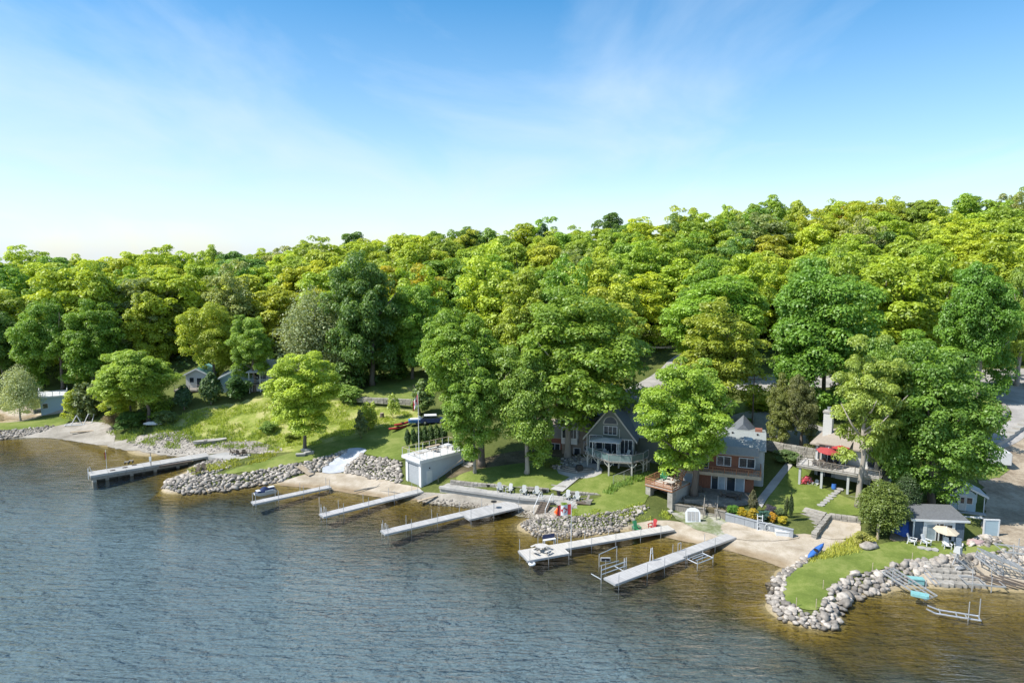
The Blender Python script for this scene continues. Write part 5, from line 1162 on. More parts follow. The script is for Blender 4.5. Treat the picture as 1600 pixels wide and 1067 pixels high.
for i in range(7): MB().box(-.75,.75,-2.1+.3*i,-1.8+.3*i,.0+.2*i,.24+.2*i).build('step', M['wood_dark'], T)
for x in (-.85,.85):
    MB().box(x-.05,x+.05,-2.1,.1,0,.12).build('stringer', M['pipe'], T)
    MB().path([(x,-2.05,-.3),(x,-2.0,1.2),(x,.1,2.7),(x,.5,2.65),(x,.5,1.55)], [.05]*5, 6).build('hand_rail', M['white'], T)
chs = [(781,765,.5,'first from the boathouse'),(796,766.5,-.15,'second from the boathouse'),(818,769.5,.1,'third from the boathouse, by the small table'),(838,771,.15,'just before the garden steps'),(886,777,-.1,'just past the garden steps'),(901,779.5,.1,'second past the garden steps'),(915,784,-.9,'dark one at the end of the patio')]
for i,(x,y,r_,lb) in enumerate(chs): adirondack('patio_chair', 'weathered garden chair on the seawall patio, '+lb, at(x,y+2.5,tz), ag+r_, 'wood_old' if i == 6 else 'siding_grey', 'chairs along the seawall patio', 1.1)
round_table('patio_table', 'small round table between the patio chairs near the garden steps', at(828,771,tz), .4, .5, 'wood_old')
for i,(x,y) in enumerate(((763,762.5),(850,771),(873,774))):
    T = thing('planter_pot', ('black pot by the stone wall at the sunny end of the patio','black pot at the boathouse side of the garden steps','black pot at the far side of the garden steps')[i], 'pot', at(x,y,tz)); MB().lathe([(.2,0),(.3,.55),(.34,.6)], k=10).build('pot', M['black'], T)
T = thing('sun_lounger', 'pair of dark folded loungers stacked at the end of the patio', 'lounger', at(912,789,tz), ag); MB().box(-1.0,1.0,-.35,.35,.25,.35).build('bed', M['wood_dark'], T); MB().hexa([(.3,-.35,.36),(1.0,-.35,.36),(1.0,.35,.36),(.3,.35,.36),(.6,-.35,.8),(1.2,-.35,.9),(1.2,.35,.9),(.6,.35,.8)]).build('headrest', M['wood_old'], T); [MB().box(x-.04,x+.04,-.3,.3,0,.25).build('leg', M['wood_dark'], T) for x in (-.8,.8)]
T = thing('garden_steps', 'low stone steps from the garden path down to the patio', 'steps', at(870,768,tz), ag)
for i in range(4): MB().box(-1.1,1.1,-.4+.34*i,-.04+.34*i,0,.16+.17*i).build('step', M['stone'], T)
T = thing('flower_pot', 'orange flowered pot at the end of the rubble spit', 'flower pot', G(872,806)); MB().lathe([(.22,0),(.32,.5)], k=10).build('pot', M['terracotta'], T); q = link('flowers', CR['tiny'], T, (0,0,.7), None, (.5,.5,.35)); q.color = (.6,.16,.03,1)

# ---- green gable house with its glass-railed deck
A_, B_ = at(917,705,5.3), at(990,711,5.3); rz = math.atan2(B_.y-A_.y, B_.x-A_.x); W_ = (B_-A_).length; zb = 2.9
T = thing('gable_house', 'dark green gable house with an arched window, white trim and a raised deck', 'house', (A_.x,A_.y,zb), rz); FH = Frame((A_.x,A_.y,zb), rz); T.matrix_basis = Matrix.Translation(T.location) @ Matrix.Rotation(rz,4,'Z'); TH = T
s_ = 1/10.35; ze = 5.1; za = 9.6; zd = 2.4; print('gable house', W_, math.degrees(rz))
MB().yprism([(0,-.6),(W_,-.6),(W_,ze),(W_/2,za),(0,ze)], 0, 11.0).build('wall', M['house_green'], T)
gable_roof(T, 0, W_, 0, 11.0, ze, za, 'roof_slate', .55, .18, 'trim_tan')
for x in (-.06, W_-.08): MB().box(x,x+.14,-.06,-.003,-.5,ze-.1).build('corner_board', M['trim_tan'], T)
# arched window over a row of small panes
cx = W_*.50; arc = [(cx+.95*math.cos(t_), 7.0+1.05*math.sin(t_)) for t_ in np.linspace(0, math.pi, 13)]
arO = [(cx+1.14*math.cos(t_), 6.88+1.28*math.sin(t_)) for t_ in np.linspace(0, math.pi, 13)]
aw = MB().yprism(arO, -.075, -.004).build('arched_window', M['trim_tan'], T); MB().yprism(arc, -.10, -.078).build('pane', M['glass'], aw)
win(T, cx-.95, 0, 5.35, 1.9, 1.2, 'f', 3, 1)
win(T, .45, 0, zd+.6, 1.9, 2.0, 'f', 2, 1); win(T, 2.75, 0, zd+.05, 2.0, 2.1, 'f', 2, 1, name='patio_door'); win(T, W_-1.95, 0, zd+.05, 1.7, 2.2, 'f', 3, 1)
win(T, 0, 2.2, zd+.7, .9, 1.3, 'l'); win(T, .8, 0, .3, 1.2, 1.1, 'f'); win(T, 3.2, 0, 0, 1.8, 1.9, 'f', 2, pm='glass', name='patio_door')
MB().tube((W_*.70,-.12,-.3),(W_*.70,-.12,6.3),.05).build('downpipe', M['white'], T)
# cross wing to the right behind, low wing and bay to the left
MB().xprism([(3.0,-.6),(11.4,-.6),(11.4,4.9),(7.2,8.6),(3.0,4.9)], W_+.003, W_+6).build('cross_wing', M['house_green'], T)
for s,(ya,yb) in ((1,(3.0,7.2)),(-1,(11.4,7.2))):
    y_o = ya-.5*s; z_o = 4.9-.44
    v = [(yb,8.6),(y_o,z_o),(y_o,z_o+.17),(yb,8.77)]; v = v if s > 0 else v[::-1]
    MB().xprism(v[::-1], W_*.5, W_+6.4).build('roof_slope', M['roof_grey'], T)
MB().box(-4.6,-.003,3.2,9.5,-.6,5.6).build('side_wing', M['house_tan'], T)
shed_roof(T, [(-5.0,2.7,5.55),(-.02,2.7,5.55),(-.02,6.4,7.9),(-5.0,6.4,7.9)], .16, 'roof_slate', 'roof_slope'); shed_roof(T, [(-5.0,10,5.55),(-5.0,6.41,7.9),(-.02,6.41,7.9),(-.02,10,5.55)], .16, 'roof_slate', 'roof_slope')
b_ = MB().box(-4.5,-1.9,2.1,3.197,2.7,5.5).build('bay', M['siding_white'], T); win(T, -4.3, 2.1, 3.7, 1.0, 1.4, 'f', 2); win(T, -3.0, 2.1, 3.7, .9, 1.4, 'f', 2); win(T, -1.9, 2.35, 3.7, .6, 1.4, 'r')
shed_roof(T, [(-4.8,1.8,5.5),(-1.6,1.8,5.5),(-1.6,3.19,6.05),(-4.8,3.19,6.05)], .12, 'roof_pale', 'bay_roof')
win(T, -2.6, 3.2, -.2, .9, 2.0, 'f', name='door'); win(T, -1.0, 3.2, 1.6, .7, 1.4, 'f')
MB().box(-10.2,-4.603,4.6,10.5,-.6,3.0).build('brick_wing', M['brick'], T)
shed_roof(T, [(-10.8,3.9,2.95),(-4.6,3.9,2.95),(-4.6,7.6,5.1),(-10.8,7.6,5.1)], .16, 'roof_tan', 'roof_slope'); shed_roof(T, [(-10.8,11.2,2.95),(-10.8,7.61,5.1),(-4.6,7.61,5.1),(-4.6,11.2,2.95)], .16, 'roof_tan', 'roof_slope')
win(T, -9.4, 4.6, .6, 1.6, 1.3, 'f', 2); win(T, -6.9, 4.6, .6, 1.6, 1.3, 'f', 2)
# back roof with a lantern and small gable
MB().box(-3.5,8.0,12.2,19,-.6,5.4).build('rear_wing', M['siding_white'], T)
pk = (1.2,15.6,9.2); rc = [(-4.2,11.6,5.4),(8.6,11.6,5.4),(8.6,19.6,5.4),(-4.2,19.6,5.4)]; r1, r2 = (-.4,15.6,8.6), (4.8,15.6,8.6)
for q in ([rc[0],rc[1],r2,r1],[rc[1],rc[2],r2],[rc[2],rc[3],r1,r2],[rc[3],rc[0],r1]): MB().add(q+[(x,y,z-.18) for x,y,z in q], ([(0,1,2,3),(7,6,5,4),(0,4,5,1),(1,5,6,2),(2,6,7,3),(3,7,4,0)] if len(q) == 4 else [(0,1,2),(5,4,3),(0,3,4,1),(1,4,5,2),(2,5,3,0)])).build('hip_roof', M['roof_slate'], T)
c_ = MB().box(.6,2.2,14.9,16.3,8.4,9.3).build('cupola', M['white'], T); MB().add([(.4,14.7,9.3),(2.4,14.7,9.3),(2.4,16.5,9.3),(.4,16.5,9.3),(1.4,15.6,10.3)],[(3,2,1,0),(0,1,4),(1,2,4),(2,3,4),(3,0,4)]).build('cupola_roof', M['roof_slate'], c_)
MB().yprism([(3.4,6.2),(6.4,6.2),(4.9,7.9)], 11.2, 14.5).build('dormer', M['siding_white'], T)
for s in (-1,1):
    v = [(4.9,7.9),(4.9+s*1.9,5.75),(4.9+s*1.9,5.9),(4.9,8.07)]; MB().yprism(v if s < 0 else v[::-1], 10.9, 15).build('dormer_roof', M['roof_slate'], T)
    v = [(4.9,7.85),(4.9+s*1.9,5.7),(4.9+s*1.9,5.93),(4.9,8.1)]; MB().yprism(v if s < 0 else v[::-1], 10.82, 10.89).build('rake_board', M['white'], T)
# deck
dk = [FH.px(918,709,5.3), FH.px(951,720.5,5.3), FH.px(987,722.5,5.3), FH.px(1005,718.5,5.3)]
dk = [(p.x,p.y) for p in dk]; dpoly = dk + [(W_+2.2,-.01),(-.1,-.01)]
mb = MB().prism(dpoly, zd-.22, zd-.06); mb.build('deck_frame', M['wood_old'], T)
xs = np.arange(min(p[0] for p in dk), W_+2.2, .5)
for i, x in enumerate(xs):
    ys = []
    for (xa,ya),(xb,yb) in zip(dpoly, dpoly[1:]+dpoly[:1]):
        xm = min(x+.25, W_+2.15)
        if (xa-xm)*(xb-xm) < 0: ys.append(ya+(yb-ya)*(xm-xa)/(xb-xa))
    if len(ys) >= 2: MB().box(x+.01,min(x+.49,W_+2.2),min(ys),max(ys),zd-.058,zd).build('deck_board', M['deck_grey'], T)
rail(T, dk+[(W_+2.2,-.05)], zd, 1.05, 'metal', 'pipe', 1.6, .035, (1.0,.08), 'glass_rail')
for p in (dk[0],dk[1],dk[2],((dk[1][0]+dk[0][0])/2,(dk[1][1]+dk[0][1])/2),(dk[3][0],dk[3][1]+.3),(W_+2,-.6),(2,-1),(5,-1)):
    w_ = T.matrix_basis @ Vector((p[0],p[1]+.25,0)); z0 = gz(w_.x,w_.y)-zb-.2
    MB().box(p[0]-.11,p[0]+.11,p[1]+.15,p[1]+.37,z0,zd-.225).build('deck_post', M['trim_tan'], T)
    for s in (-1,1): MB().bar((p[0],p[1]+.26,zd-1.0),(p[0]+s*.7,p[1]+.26,zd-.24),.09).build('brace', M['trim_tan'], T)
MB().bar((dk[2][0],dk[2][1]+.26,.9),(W_+2,-.6,.9),.12).build('cross_beam', M['wood_old'], T); MB().bar((dk[2][0],dk[2][1]+.26,.35),(W_+2,-.6,.35),.12).build('cross_beam', M['wood_old'], T)
# awning pavilion on the deck
q0, q1 = (.6,-2.6), (4.6,-.25); T = thing('gazebo', 'pale flat-topped canopy on four posts over the gable house deck', 'canopy', TH.matrix_basis @ Vector((1.2,-2.5,zd)), rz)
for x in (.1,3.7):
    for y in (.1,2.1): MB().box(x-.05,x+.05,y-.05,y+.05,0,2.45).build('post', M['white'], T)
MB().add([(-.4,-.4,2.45),(4.2,-.4,2.45),(4.2,2.4,2.45),(-.4,2.4,2.45),(1.9,1,2.85),(-.4,-.4,2.35),(4.2,-.4,2.35),(4.2,2.4,2.35),(-.4,2.4,2.35)],[(0,1,4),(1,2,4),(2,3,4),(3,0,4),(8,7,6,5),(0,5,6,1),(1,6,7,2),(2,7,8,3),(3,8,5,0)]).build('canopy', M['roof_pale'], T)
dl = lambda x,y,z=zd: TH.matrix_basis @ Vector((x,y,z))
round_table('deck_table', 'glass-topped table under the canopy on the gable house deck', dl(3.0,-2.2), .75, .74, 'glass_pale')
for i,(x,y,r_) in enumerate(((1.9,-2.4,1.5),(3.9,-2.6,-1.4),(3.0,-1.2,3.1),(5.3,-2.4,.4),(6.3,-1.7,-.6),(.6,-1.5,.8))):
    adirondack('deck_chair', 'pale chair on the gable house deck, '+('on the bay window side of the table','on the far side of the table','with its back to the house wall','standing alone past the canopy','near the tall narrow windows','in the corner by the bay window')[i], dl(x,y), rz+r_, 'siding_grey', 'chairs on the gable house deck', 1.05)
T = thing('deck_sofa', 'low wicker sofa along the far rail of the gable house deck', 'sofa', dl(W_+.8,-1.5), rz+1.57); MB().box(-.9,.9,-.35,.35,.1,.42).build('seat', M['wood_old'], T); MB().box(-.9,.9,.25,.4,.42,.85).build('backrest', M['wood_old'], T); [MB().box(x-.08,x+.08,-.35,.25,.42,.65).build('armrest', M['wood_old'], T) for x in (-.82,.82)]
T = thing('covered_grill', 'black covered grill beside the curved steps under the deck', 'grill', G(905,738) + Vector((0,0,.0)), .3); MB().box(-.5,.5,-.3,.3,.35,.9).build('body', M['black'], T); MB().yprism([(-.5,.9),(.5,.9),(.4,1.15),(-.4,1.15)],-.28,.28).build('lid', M['black'], T); [MB().box(x-.03,x+.03,-.25,.25,0,.35).build('leg', M['pipe'], T) for x in (-.42,.42)]
T = thing('terrace_steps', 'broad curved grey steps leading from the garden path to the gable house', 'steps', G(905,744), rz)
for i in range(5):
    r_ = 4.2-.5*i; MB().prism([(r_*math.cos(a_)-.5, 2.6+r_*math.sin(a_)*.55) for a_ in np.linspace(math.pi*1.02, math.pi*1.98, 14)], -.3+.0*i, .06+.17*i).build('step', M['wood_old'], T)
# wire fence
T = thing('wire_fence', 'low wire fence with a pale rail between gable house and brown cottage', 'fence', G(962,760)); fp = [G(958,757),G(975,750),G(992,742),G(1014,735)]; o_ = T.location
for p in fp: MB().tube(p-o_,p-o_+Vector((0,0,1.35)),.035).build('post', M['pipe'], T)
for a_, b_ in zip(fp, fp[1:]):
    MB().tube(a_-o_+Vector((0,0,1.3)),b_-o_+Vector((0,0,1.3)),.04).build('top_rail', M['metal'], T)
    for k in range(5): MB().tube(a_-o_+Vector((0,0,.15+.22*k)),b_-o_+Vector((0,0,.15+.22*k)),.008,k=3).build('wire', M['pipe'], T)

# ---- brown cottage
A_, B_ = at(1062,759,2.1), at(1177,771.5,2.1); rz = math.atan2(B_.y-A_.y, B_.x-A_.x); W_ = (B_-A_).length
T = thing('cottage', 'brown wooden two-storey cottage with white patio doors and a timber balcony', 'house', (A_.x,A_.y,2.05), rz); FC = Frame((A_.x,A_.y,2.05), rz); T.matrix_basis = Matrix.Translation(T.location) @ Matrix.Rotation(rz,4,'Z'); TC = T
print('cottage', W_, math.degrees(rz))
m_ = .0885; D1 = 3.0
zf = 2.75   # upper floor level
np_ = 30
for i in range(np_): MB().box(W_*i/np_+.008, W_*(i+1)/np_-.008, -.0-.012*(i%2), .2, -.5, zf-.15).build('wall_board', M['wood_red'], T)
MB().box(0,W_,.201,D1,-.5,zf-.15).build('wall', M['wood_red'], T)
lx = lambda px,py: FC.px(px,py,2.1).x
d0 = W_*.435; 
win(T, W_*.44, -.015, .02, 1.75, 2.25, 'f', 2, 1, pm=('glass','glass_pale'), name='patio_door', t=.11); win(T, W_*.645, -.015, .02, 2.25, 2.3, 'f', 2, 1, pm=('glass','glass_pale'), name='patio_door', t=.11); win(T, W_*.06, -.015, .02, 1.1, 2.2, 'f', 1, 1, pm='glass_pale', name='door')
MB().lathe([(.06,0),(.09,.15),(.03,.22)],(W_*.9,-.12,1.95),8).build('wall_lamp', M['black'], T)
# balcony
MB().box(-.2,W_+.9,-1.1,D1+2,zf-.15,zf).build('balcony_floor', M['wood_pale'], T)
MB().box(-.22,W_+.92,-1.16,-1.105,zf-.32,zf+.16).build('fascia_board', M['wood_pale'], T)
MB().box(W_+.905,W_+.96,-1.1,D1+1.5,zf-.32,zf+.16).build('fascia_board', M['wood_pale'], T)
rail(T, [(-.2,-1.05),(W_+.85,-1.05),(W_+.85,D1)], zf, .95, 'wood_rail', None, 1.6, .06, (1.0,.55), None, bal=.30)
MB().box(.0,W_-.1,.9,D1+1,zf+.002,zf+2.45).build('upper_wall', M['wood_red'], T)
win(T, W_*.80, .9, zf+.75, 2.0, 1.25, 'f', 2, 1, t=.10); win(T, W_*.5, .9, zf+.75, 1.8, 1.25, 'f', 2, 1, t=.1); win(T, W_*.2, .9, zf+.1, 1.8, 2.0, 'f', 2, 1, name='patio_door'); win(T, W_-.1, 1.5, zf+.7, .9, 1.3, 'r')
# main block, grey sided, jogging out to the right
X1 = W_+1.15; Y0, Y1 = 2.6, 14.5
MB().xprism([(Y0,-.5),(Y1,-.5),(Y1,zf+2.9),(Y0+5.0,zf+4.03),(Y0,zf+2.75)], 0, X1).build('main_wall', M['siding_grey'], T)
shed_roof(T, [(-.4,.35,zf+2.42),(W_+.55,.35,zf+2.42),(W_+.55,2.7,zf+2.95),(-.4,2.7,zf+2.95)], .14, 'roof_tan', 'porch_roof')
shed_roof(T, [(-.4,2.4,zf+2.88),(X1+.35,2.4,zf+2.72),(X1+.35,Y0+5,zf+4.1),(-.4,Y0+5,zf+4.1)], .16, 'roof_grey', 'roof_slope'); shed_roof(T, [(-.4,Y1+.4,zf+2.8),(-.4,Y0+5.01,zf+4.1),(X1+.35,Y0+5.01,zf+4.1),(X1+.35,Y1+.4,zf+2.8)], .16, 'roof_grey', 'roof_slope')
MB().hexa([(W_-1.6,4.6,zf+3.45),(W_-.4,4.6,zf+3.45),(W_-.4,5.6,zf+3.7),(W_-1.6,5.6,zf+3.7),(W_-1.6,4.6,zf+3.66),(W_-.4,4.6,zf+3.66),(W_-.4,5.6,zf+3.91),(W_-1.6,5.6,zf+3.91)]).build('skylight', M['glass_pale'], T)
for x in (W_-3.2, W_+.3): MB().lathe([(.12,0),(.12,.35),(.18,.4)],(x,Y0+4,zf+3.85),8).build('roof_vent', M['black'], T)
MB().box(X1-1.2,X1-.2,Y0+5.4,Y0+6.4,zf+3.3,zf+4.6).build('chimney', M['brick'], T)
MB().yprism([(W_-4.0,zf+2.4),(W_+.4,zf+2.4),(W_-1.8,zf+4.75)], Y0+7.5, Y1+2).build('rear_gable', M['roof_slate'], T)
win(T, X1, 5.2, zf-1.6, .8, 1.6, 'r'); win(T, X1, 8.4, zf+.3, .9, 1.3, 'r'); win(T, X1, 11.4, zf-.4, .8, 1.4, 'r')
MB().tube((X1+.08,Y0+.2,-.3),(X1+.08,Y0+.2,zf+2.6),.05).build('downpipe', M['white'], T); MB().tube((X1+.08,Y1-.4,-.3),(X1+.08,Y1-.4,zf+2.6),.05).build('downpipe', M['white'], T)
# raised deck beside the trunk, on stone piers with a den below
q = [at(1010,760.5,4.0), at(1052,768,4.0)]
c0 = at(1008,756,3.75); c1 = at(1050,767,3.75); rzd = math.atan2(c1.y-c0.y,c1.x-c0.x); Wd = (c1-c0).length
T = thing('raised_deck', 'red-brown raised deck on stone piers with a dark den beneath', 'deck', (c0.x,c0.y,1.6), rzd); TD = T; T.matrix_basis = Matrix.Translation(T.location) @ Matrix.Rotation(rzd,4,'Z'); zk = 2.15
MB().box(-.05,Wd+.05,0,5,zk-.22,zk-.06).build('deck_frame', M['wood_rail'], T)
for i in range(10): MB().box(0,Wd,.5*i+.01,.5*i+.49,zk-.058,zk).build('deck_board', M['deck_pale'], T)
for x in (0,Wd-.75): MB().box(x,x+.75,.15,1.1,-.9,zk-.225).build('stone_pier', M['stone'], T)
MB().box(.755,Wd-.755,2.6,2.9,-.9,zk-.225).build('den_wall', M['wood_dark'], T); MB().box(0,.3,1.103,5,-.9,zk-.225).build('side_wall', M['concrete'], T); MB().box(Wd-.3,Wd,1.103,5,-.9,zk-.225).build('side_wall', M['concrete'], T)
MB().box(-.2,Wd+.2,-.5,.14,-1.0,-.55).build('den_floor', M['slab'], T)
rail(T, [(0,4.9),(0,.06),(Wd,.06),(Wd,2.4)], zk, .95, 'wood_rail', None, 1.3, .06, (1.0,.12), None)
for a_, b_, nm in (((.02,.06),(.02,4.9),0),((.0,.03),(Wd,.03),1),((Wd,.06),(Wd,2.4),1)):
    for z in (.25,.45,.65): MB().bar((*a_,zk+z),(*b_,zk+z),.03,.12).build('rail_board', M['wood_rail'], T)
# open stair up to the balcony
for i in range(9): MB().box(Wd-1.7+.0*i,Wd-.5,2.9+.25*i,3.2+.25*i,zk+.22*i,zk+.06+.22*i).build('stair_tread', M['wood_pale'], T)
for x in (Wd-1.78,Wd-.48): MB().bar((x,2.8,zk),(x,5.2,zk+2.1),.07,.2).build('stringer', M['wood_rail'], T); MB().bar((x,2.8,zk+.95),(x,5.2,zk+3.0),.08).build('hand_rail', M['wood_rail'], T)
adirondack('deck_chair', 'green garden chair on the raised red-brown deck', T.matrix_basis @ Vector((1.0,3.2,zk)), rzd+.6, 'green_plastic', s=1.1)
T = thing('deck_table', 'low pale table on the raised red-brown deck', 'table', TD.matrix_basis @ Vector((2.6,2.0,zk)), rzd); MB().box(-.7,.7,-.5,.5,.42,.5).build('tabletop', M['deck_pale'], T); [MB().box(x-.05,x+.05,y-.05,y+.05,0,.42).build('leg', M['wood_old'], T) for x in (-.6,.6) for y in (-.4,.4)]
# terrace retaining wall of upright grey timbers with a stair through it
def timber_wall(label, pix, zt, zb_, w, m, name='timber_wall'):
    pts = [at(x,y,zt) for x,y in pix]; T = thing(name, label, 'wall', (pts[0].x,pts[0].y,zb_)); o_ = T.location; mm = MB().box(-.5,.5,-.11,.11,0,1).mesh('timber', M[m])
    for a_, b_ in zip(pts, pts[1:]):
        L_ = (b_.xy-a_.xy).length; k = max(1,round(L_/w)); an = math.atan2(b_.y-a_.y,b_.x-a_.x)
        for i in range(k):
            p = a_.lerp(b_,(i+.5)/k); link('timber', mm, T, (p.x-o_.x,p.y-o_.y,0), (0,0,an), (L_/k-.03,1,zt-zb_+rp_.uniform(-.02,.02)))
        q_ = Vector((0,0,zt-zb_+.06)); MB().bar(Vector((a_.x-o_.x,a_.y-o_.y,0))+q_, Vector((b_.x-o_.x,b_.y-o_.y,0))+q_, .38, .1).build('cap_board', M[m], T)
    return T
timber_wall('grey upright timber wall under the brown cottage terrace, from the den to the stair', [(1050,787),(1103,795)], 1.75, .4, .32, 'wood_old')
timber_wall('short grey timber wall between the terrace stair and the planter', [(1117,796),(1134,800)], 1.75, .4, .32, 'wood_old')
timber_wall('grey panelled planter wall holding the golden shrubs', [(1134,802),(1180,814),(1240,828)], 1.75, .45, 1.15, 'planter_grey', 'planter_wall')
s0 = at(1110,795,1.8); T = thing('terrace_stair', 'grey wooden stair with rails up to the brown cottage terrace', 'stair', (s0.x,s0.y,.4), rz)
for i in range(8): MB().box(-.8,.8,-.9+.3*i,-.58+.3*i,.0,.18+.2*i).build('step', M['wood_old'], T)
for x in (-.85,.85): MB().bar((x,-.9,1.1),(x,1.6,2.7),.08).build('hand_rail', M['wood_old'], T); [MB().box(x-.05,x+.05,y-.05,y+.05,z,z+1.15).build('rail_post', M['wood_old'], T) for y,z in ((-.85,0),(.4,.7),(1.55,1.5))]
cl = lambda x,y,z=0: TC.matrix_basis @ Vector((x,y,z))
pz = [at(1052,786,1.72),at(1103,794,1.72),at(1134,799,1.72),at(1165,792,1.72),at(1177,772.5,2.0),at(1062,760,2.0)]
o = MB().prism([(p.x,p.y) for p in pz], .6, 1.74); tag(o.build('terrace', M['wood_floor']), kind='structure')
T = thing('tree_bench', 'low square timber bed round the big trunk on the terrace', 'planter', G(1084,778)); T.location.z = 1.74
for q in (MB().box(-1.6,1.6,-1.3,-1.1,0,.5),MB().box(-1.6,1.6,1.1,1.3,0,.5),MB().box(-1.6,-1.4,-1.097,1.097,0,.5),MB().box(1.4,1.6,-1.097,1.097,0,.5)): q.build('side_board', M['wood_old'], T)
T = thing('terrace_table', 'dark round table among seats on the brown cottage terrace', 'table', cl(W_*.72,-2.3,-.3)); MB().lathe([(.8,.66),(.8,.72)],k=14).build('tabletop', M['wood_dark'], T); MB().lathe([(.4,0),(.1,.1),(.08,.66)],k=8).build('pedestal', M['black'], T)
for i,(x,y,r_) in enumerate(((.62,-2.6,1.2),(.80,-2.8,-1.3),(.30,-1.8,.3))): adirondack('terrace_chair', ('dark chair on the stair side of the terrace table','dark chair on the conifer side of the terrace table','dark chair beside the trunk on the terrace')[i], cl(W_*x,y,-.3), rz+r_, 'wood_dark', None, 1.05)
for i in range(4):
    T = thing('step_slab', ('lowest','second','third','topmost')[i]+' of four pale stone slabs beside the trunk on the terrace', 'stone slab', cl(W_*.22+.55*i,-2.7+.35*i*-1+.9,-.3), rz+.2); MB().box(-.5,.5,-.25,.25,0,.16+.12*(3-i)).build('slab', M['slab'], T)
T = thing('ladder', 'white ladder standing against the grey planter wall', 'ladder', at(1187,832,.5), -.25)
for x in (-.3,.3): MB().bar((x,0,0),(x,.45,2.2),.08).build('side_rail', M['white'], T)
for i in range(5): MB().bar((-.3,.06+.09*i,.3+.42*i),(.3,.06+.09*i,.3+.42*i),.07).build('rung', M['white'], T)
T = thing('wheel_emblem', 'pale round wheel emblem hanging on the grey planter wall', 'wheel ornament', at(1203,828,.98), -.28)
k_ = 20; mb = MB(); mb.path([(.62*math.cos(2*math.pi*i/k_),-.2,.35+.62*math.sin(2*math.pi*i/k_)) for i in range(k_+1)],[.06]*(k_+1),5); mb.build('rim', M['siding_grey'], T)
for i in range(4): a_ = i*math.pi/4; MB().bar((.6*math.cos(a_),-.2,.35+.6*math.sin(a_)),(-.6*math.cos(a_),-.2,.35-.6*math.sin(a_)),.05).build('spoke', M['siding_grey'], T)
MB().box(-.16,.16,-.26,-.14,.19,.51).build('hub', M['white'], T)
T = thing('storage_box', 'white lidded storage box at the foot of the stone steps', 'box', at(1223,838,.62), -.22); MB().box(-.85,.85,-.4,.4,0,.7).build('body', M['white'], T); MB().box(-.9,.9,-.45,.45,.703,.8).build('lid', M['white'], T)
# stone steps down to the beach
s0 = at(1247,833,.6); s1 = at(1275,797,2.1); d_ = s1-s0; an = math.atan2(d_.y,d_.x); T = thing('stone_steps', 'wide stone steps from the garden lawn down to the beach', 'steps', (s0.x,s0.y,.3), an)
ns = 9
for i in range(ns): MB().box(d_.xy.length*i/ns,d_.xy.length*(i+1.15)/ns,-1.35,1.35,0,.35+1.5*(i+1)/ns).build('step', M['stone'], T)
for i in range(8):
    p = G(1283+i*4.2,790-i*3.6); T = thing('stepping_stone', 'pale stepping stone in the lawn, number %s counted up from the stone steps' % ('one','two','three','four','five','six','seven','eight')[i], 'stepping stone', p + Vector((0,0,.1)), i*.7); MB().prism([(.55*math.cos(a_)*(1+.2*math.sin(a_*3+i)),.42*math.sin(a_)) for a_ in np.linspace(0,6.28,9)[:-1]],-.05,.06).build('slab', M['slab'], T); T['group'] = 'stepping stones across the garden lawn'

# ---- house with the red umbrella on its wooden deck
A_, B_ = at(1247,759,2.55), at(1322,773,2.55); rz = math.atan2(B_.y-A_.y, B_.x-A_.x); W_ = (B_-A_).length
T = thing('deck_house', 'grey house with a tall pale chimney and an upper deck on square pillars', 'house', (A_.x,A_.y,2.55), rz); T.matrix_basis = Matrix.Translation(T.location) @ Matrix.Rotation(rz,4,'Z'); TK = T; zd = 3.1; print('deck house', W_, math.degrees(rz))
X2 = W_+4.0
MB().box(-.2,X2,-.25,4.2,-.5,.03).build('patio_floor', M['slab'], T)
for x in (0,W_*.46,W_,X2-.3): MB().box(x-.02,x+.28,.0,.3,.032,zd-.36).build('pillar', M['siding_grey'], T)
MB().box(-.3,X2,-.2,4.2,zd-.35,zd-.06).build('deck_frame', M['wood_old'], T)
nb = 16
for i in range(nb): MB().box(-.35+(X2+.4)*i/nb+.008,-.35+(X2+.4)*(i+1)/nb-.008,-.25,4.2,zd-.058,zd).build('deck_board', M['deck_pale'], T)
rail(T, [(-.25,4.1),(-.25,-.15),(X2-.1,-.15),(X2-.1,3)], zd, 1.0, 'wood_old', None, 1.55, .06, (1.0,.12), None)
for z in (.35,.55,.75): MB().bar((-.25,-.15,zd+z),(X2-.1,-.15,zd+z),.02).build('cable', M['pipe'], T)
MB().box(1.2,X2+.5,4.2,12,-.5,zd+2.55).build('wall', M['siding_grey'], T)
MB().box(W_*.32,W_*.86,3.1,4.197,zd+.003,zd+2.75).build('bay', M['house_tan'], T)
win(T, 1.5, 4.2, zd+.1, .9, 2.0, 'f', name='patio_door'); win(T, W_*.36, 3.1, zd+.1, 1.6, 2.0, 'f', 2, name='patio_door'); win(T, W_*.62, 3.1, zd+.1, 1.5, 2.0, 'f', 2); win(T, X2-2.2, 4.2, zd+.1, 2.0, 2.0, 'f', 2, name='patio_door')
win(T, W_*.45, 3.1, zd+2.25, .8, .35, 'f', pm='glass_pale'); 
win(T, 1.6, 4.2, .05, 1.9, 2.2, 'f', 2, name='patio_door'); MB().box(4.0,X2-2,4.1,4.197,.05,2.5).build('garage_panel', M['siding_white'], T); win(T, X2-1.7, 4.2, .05, 1.5, 2.2, 'f', 2, name='patio_door')
rf_ = [(.5,3.5,zd+2.5),(X2+1.2,3.5,zd+2.5),(X2+1.2,12.7,zd+2.5),(.5,12.7,zd+2.5)]; r1, r2 = (4.6,8.1,zd+4.5), (X2-3,8.1,zd+4.5)
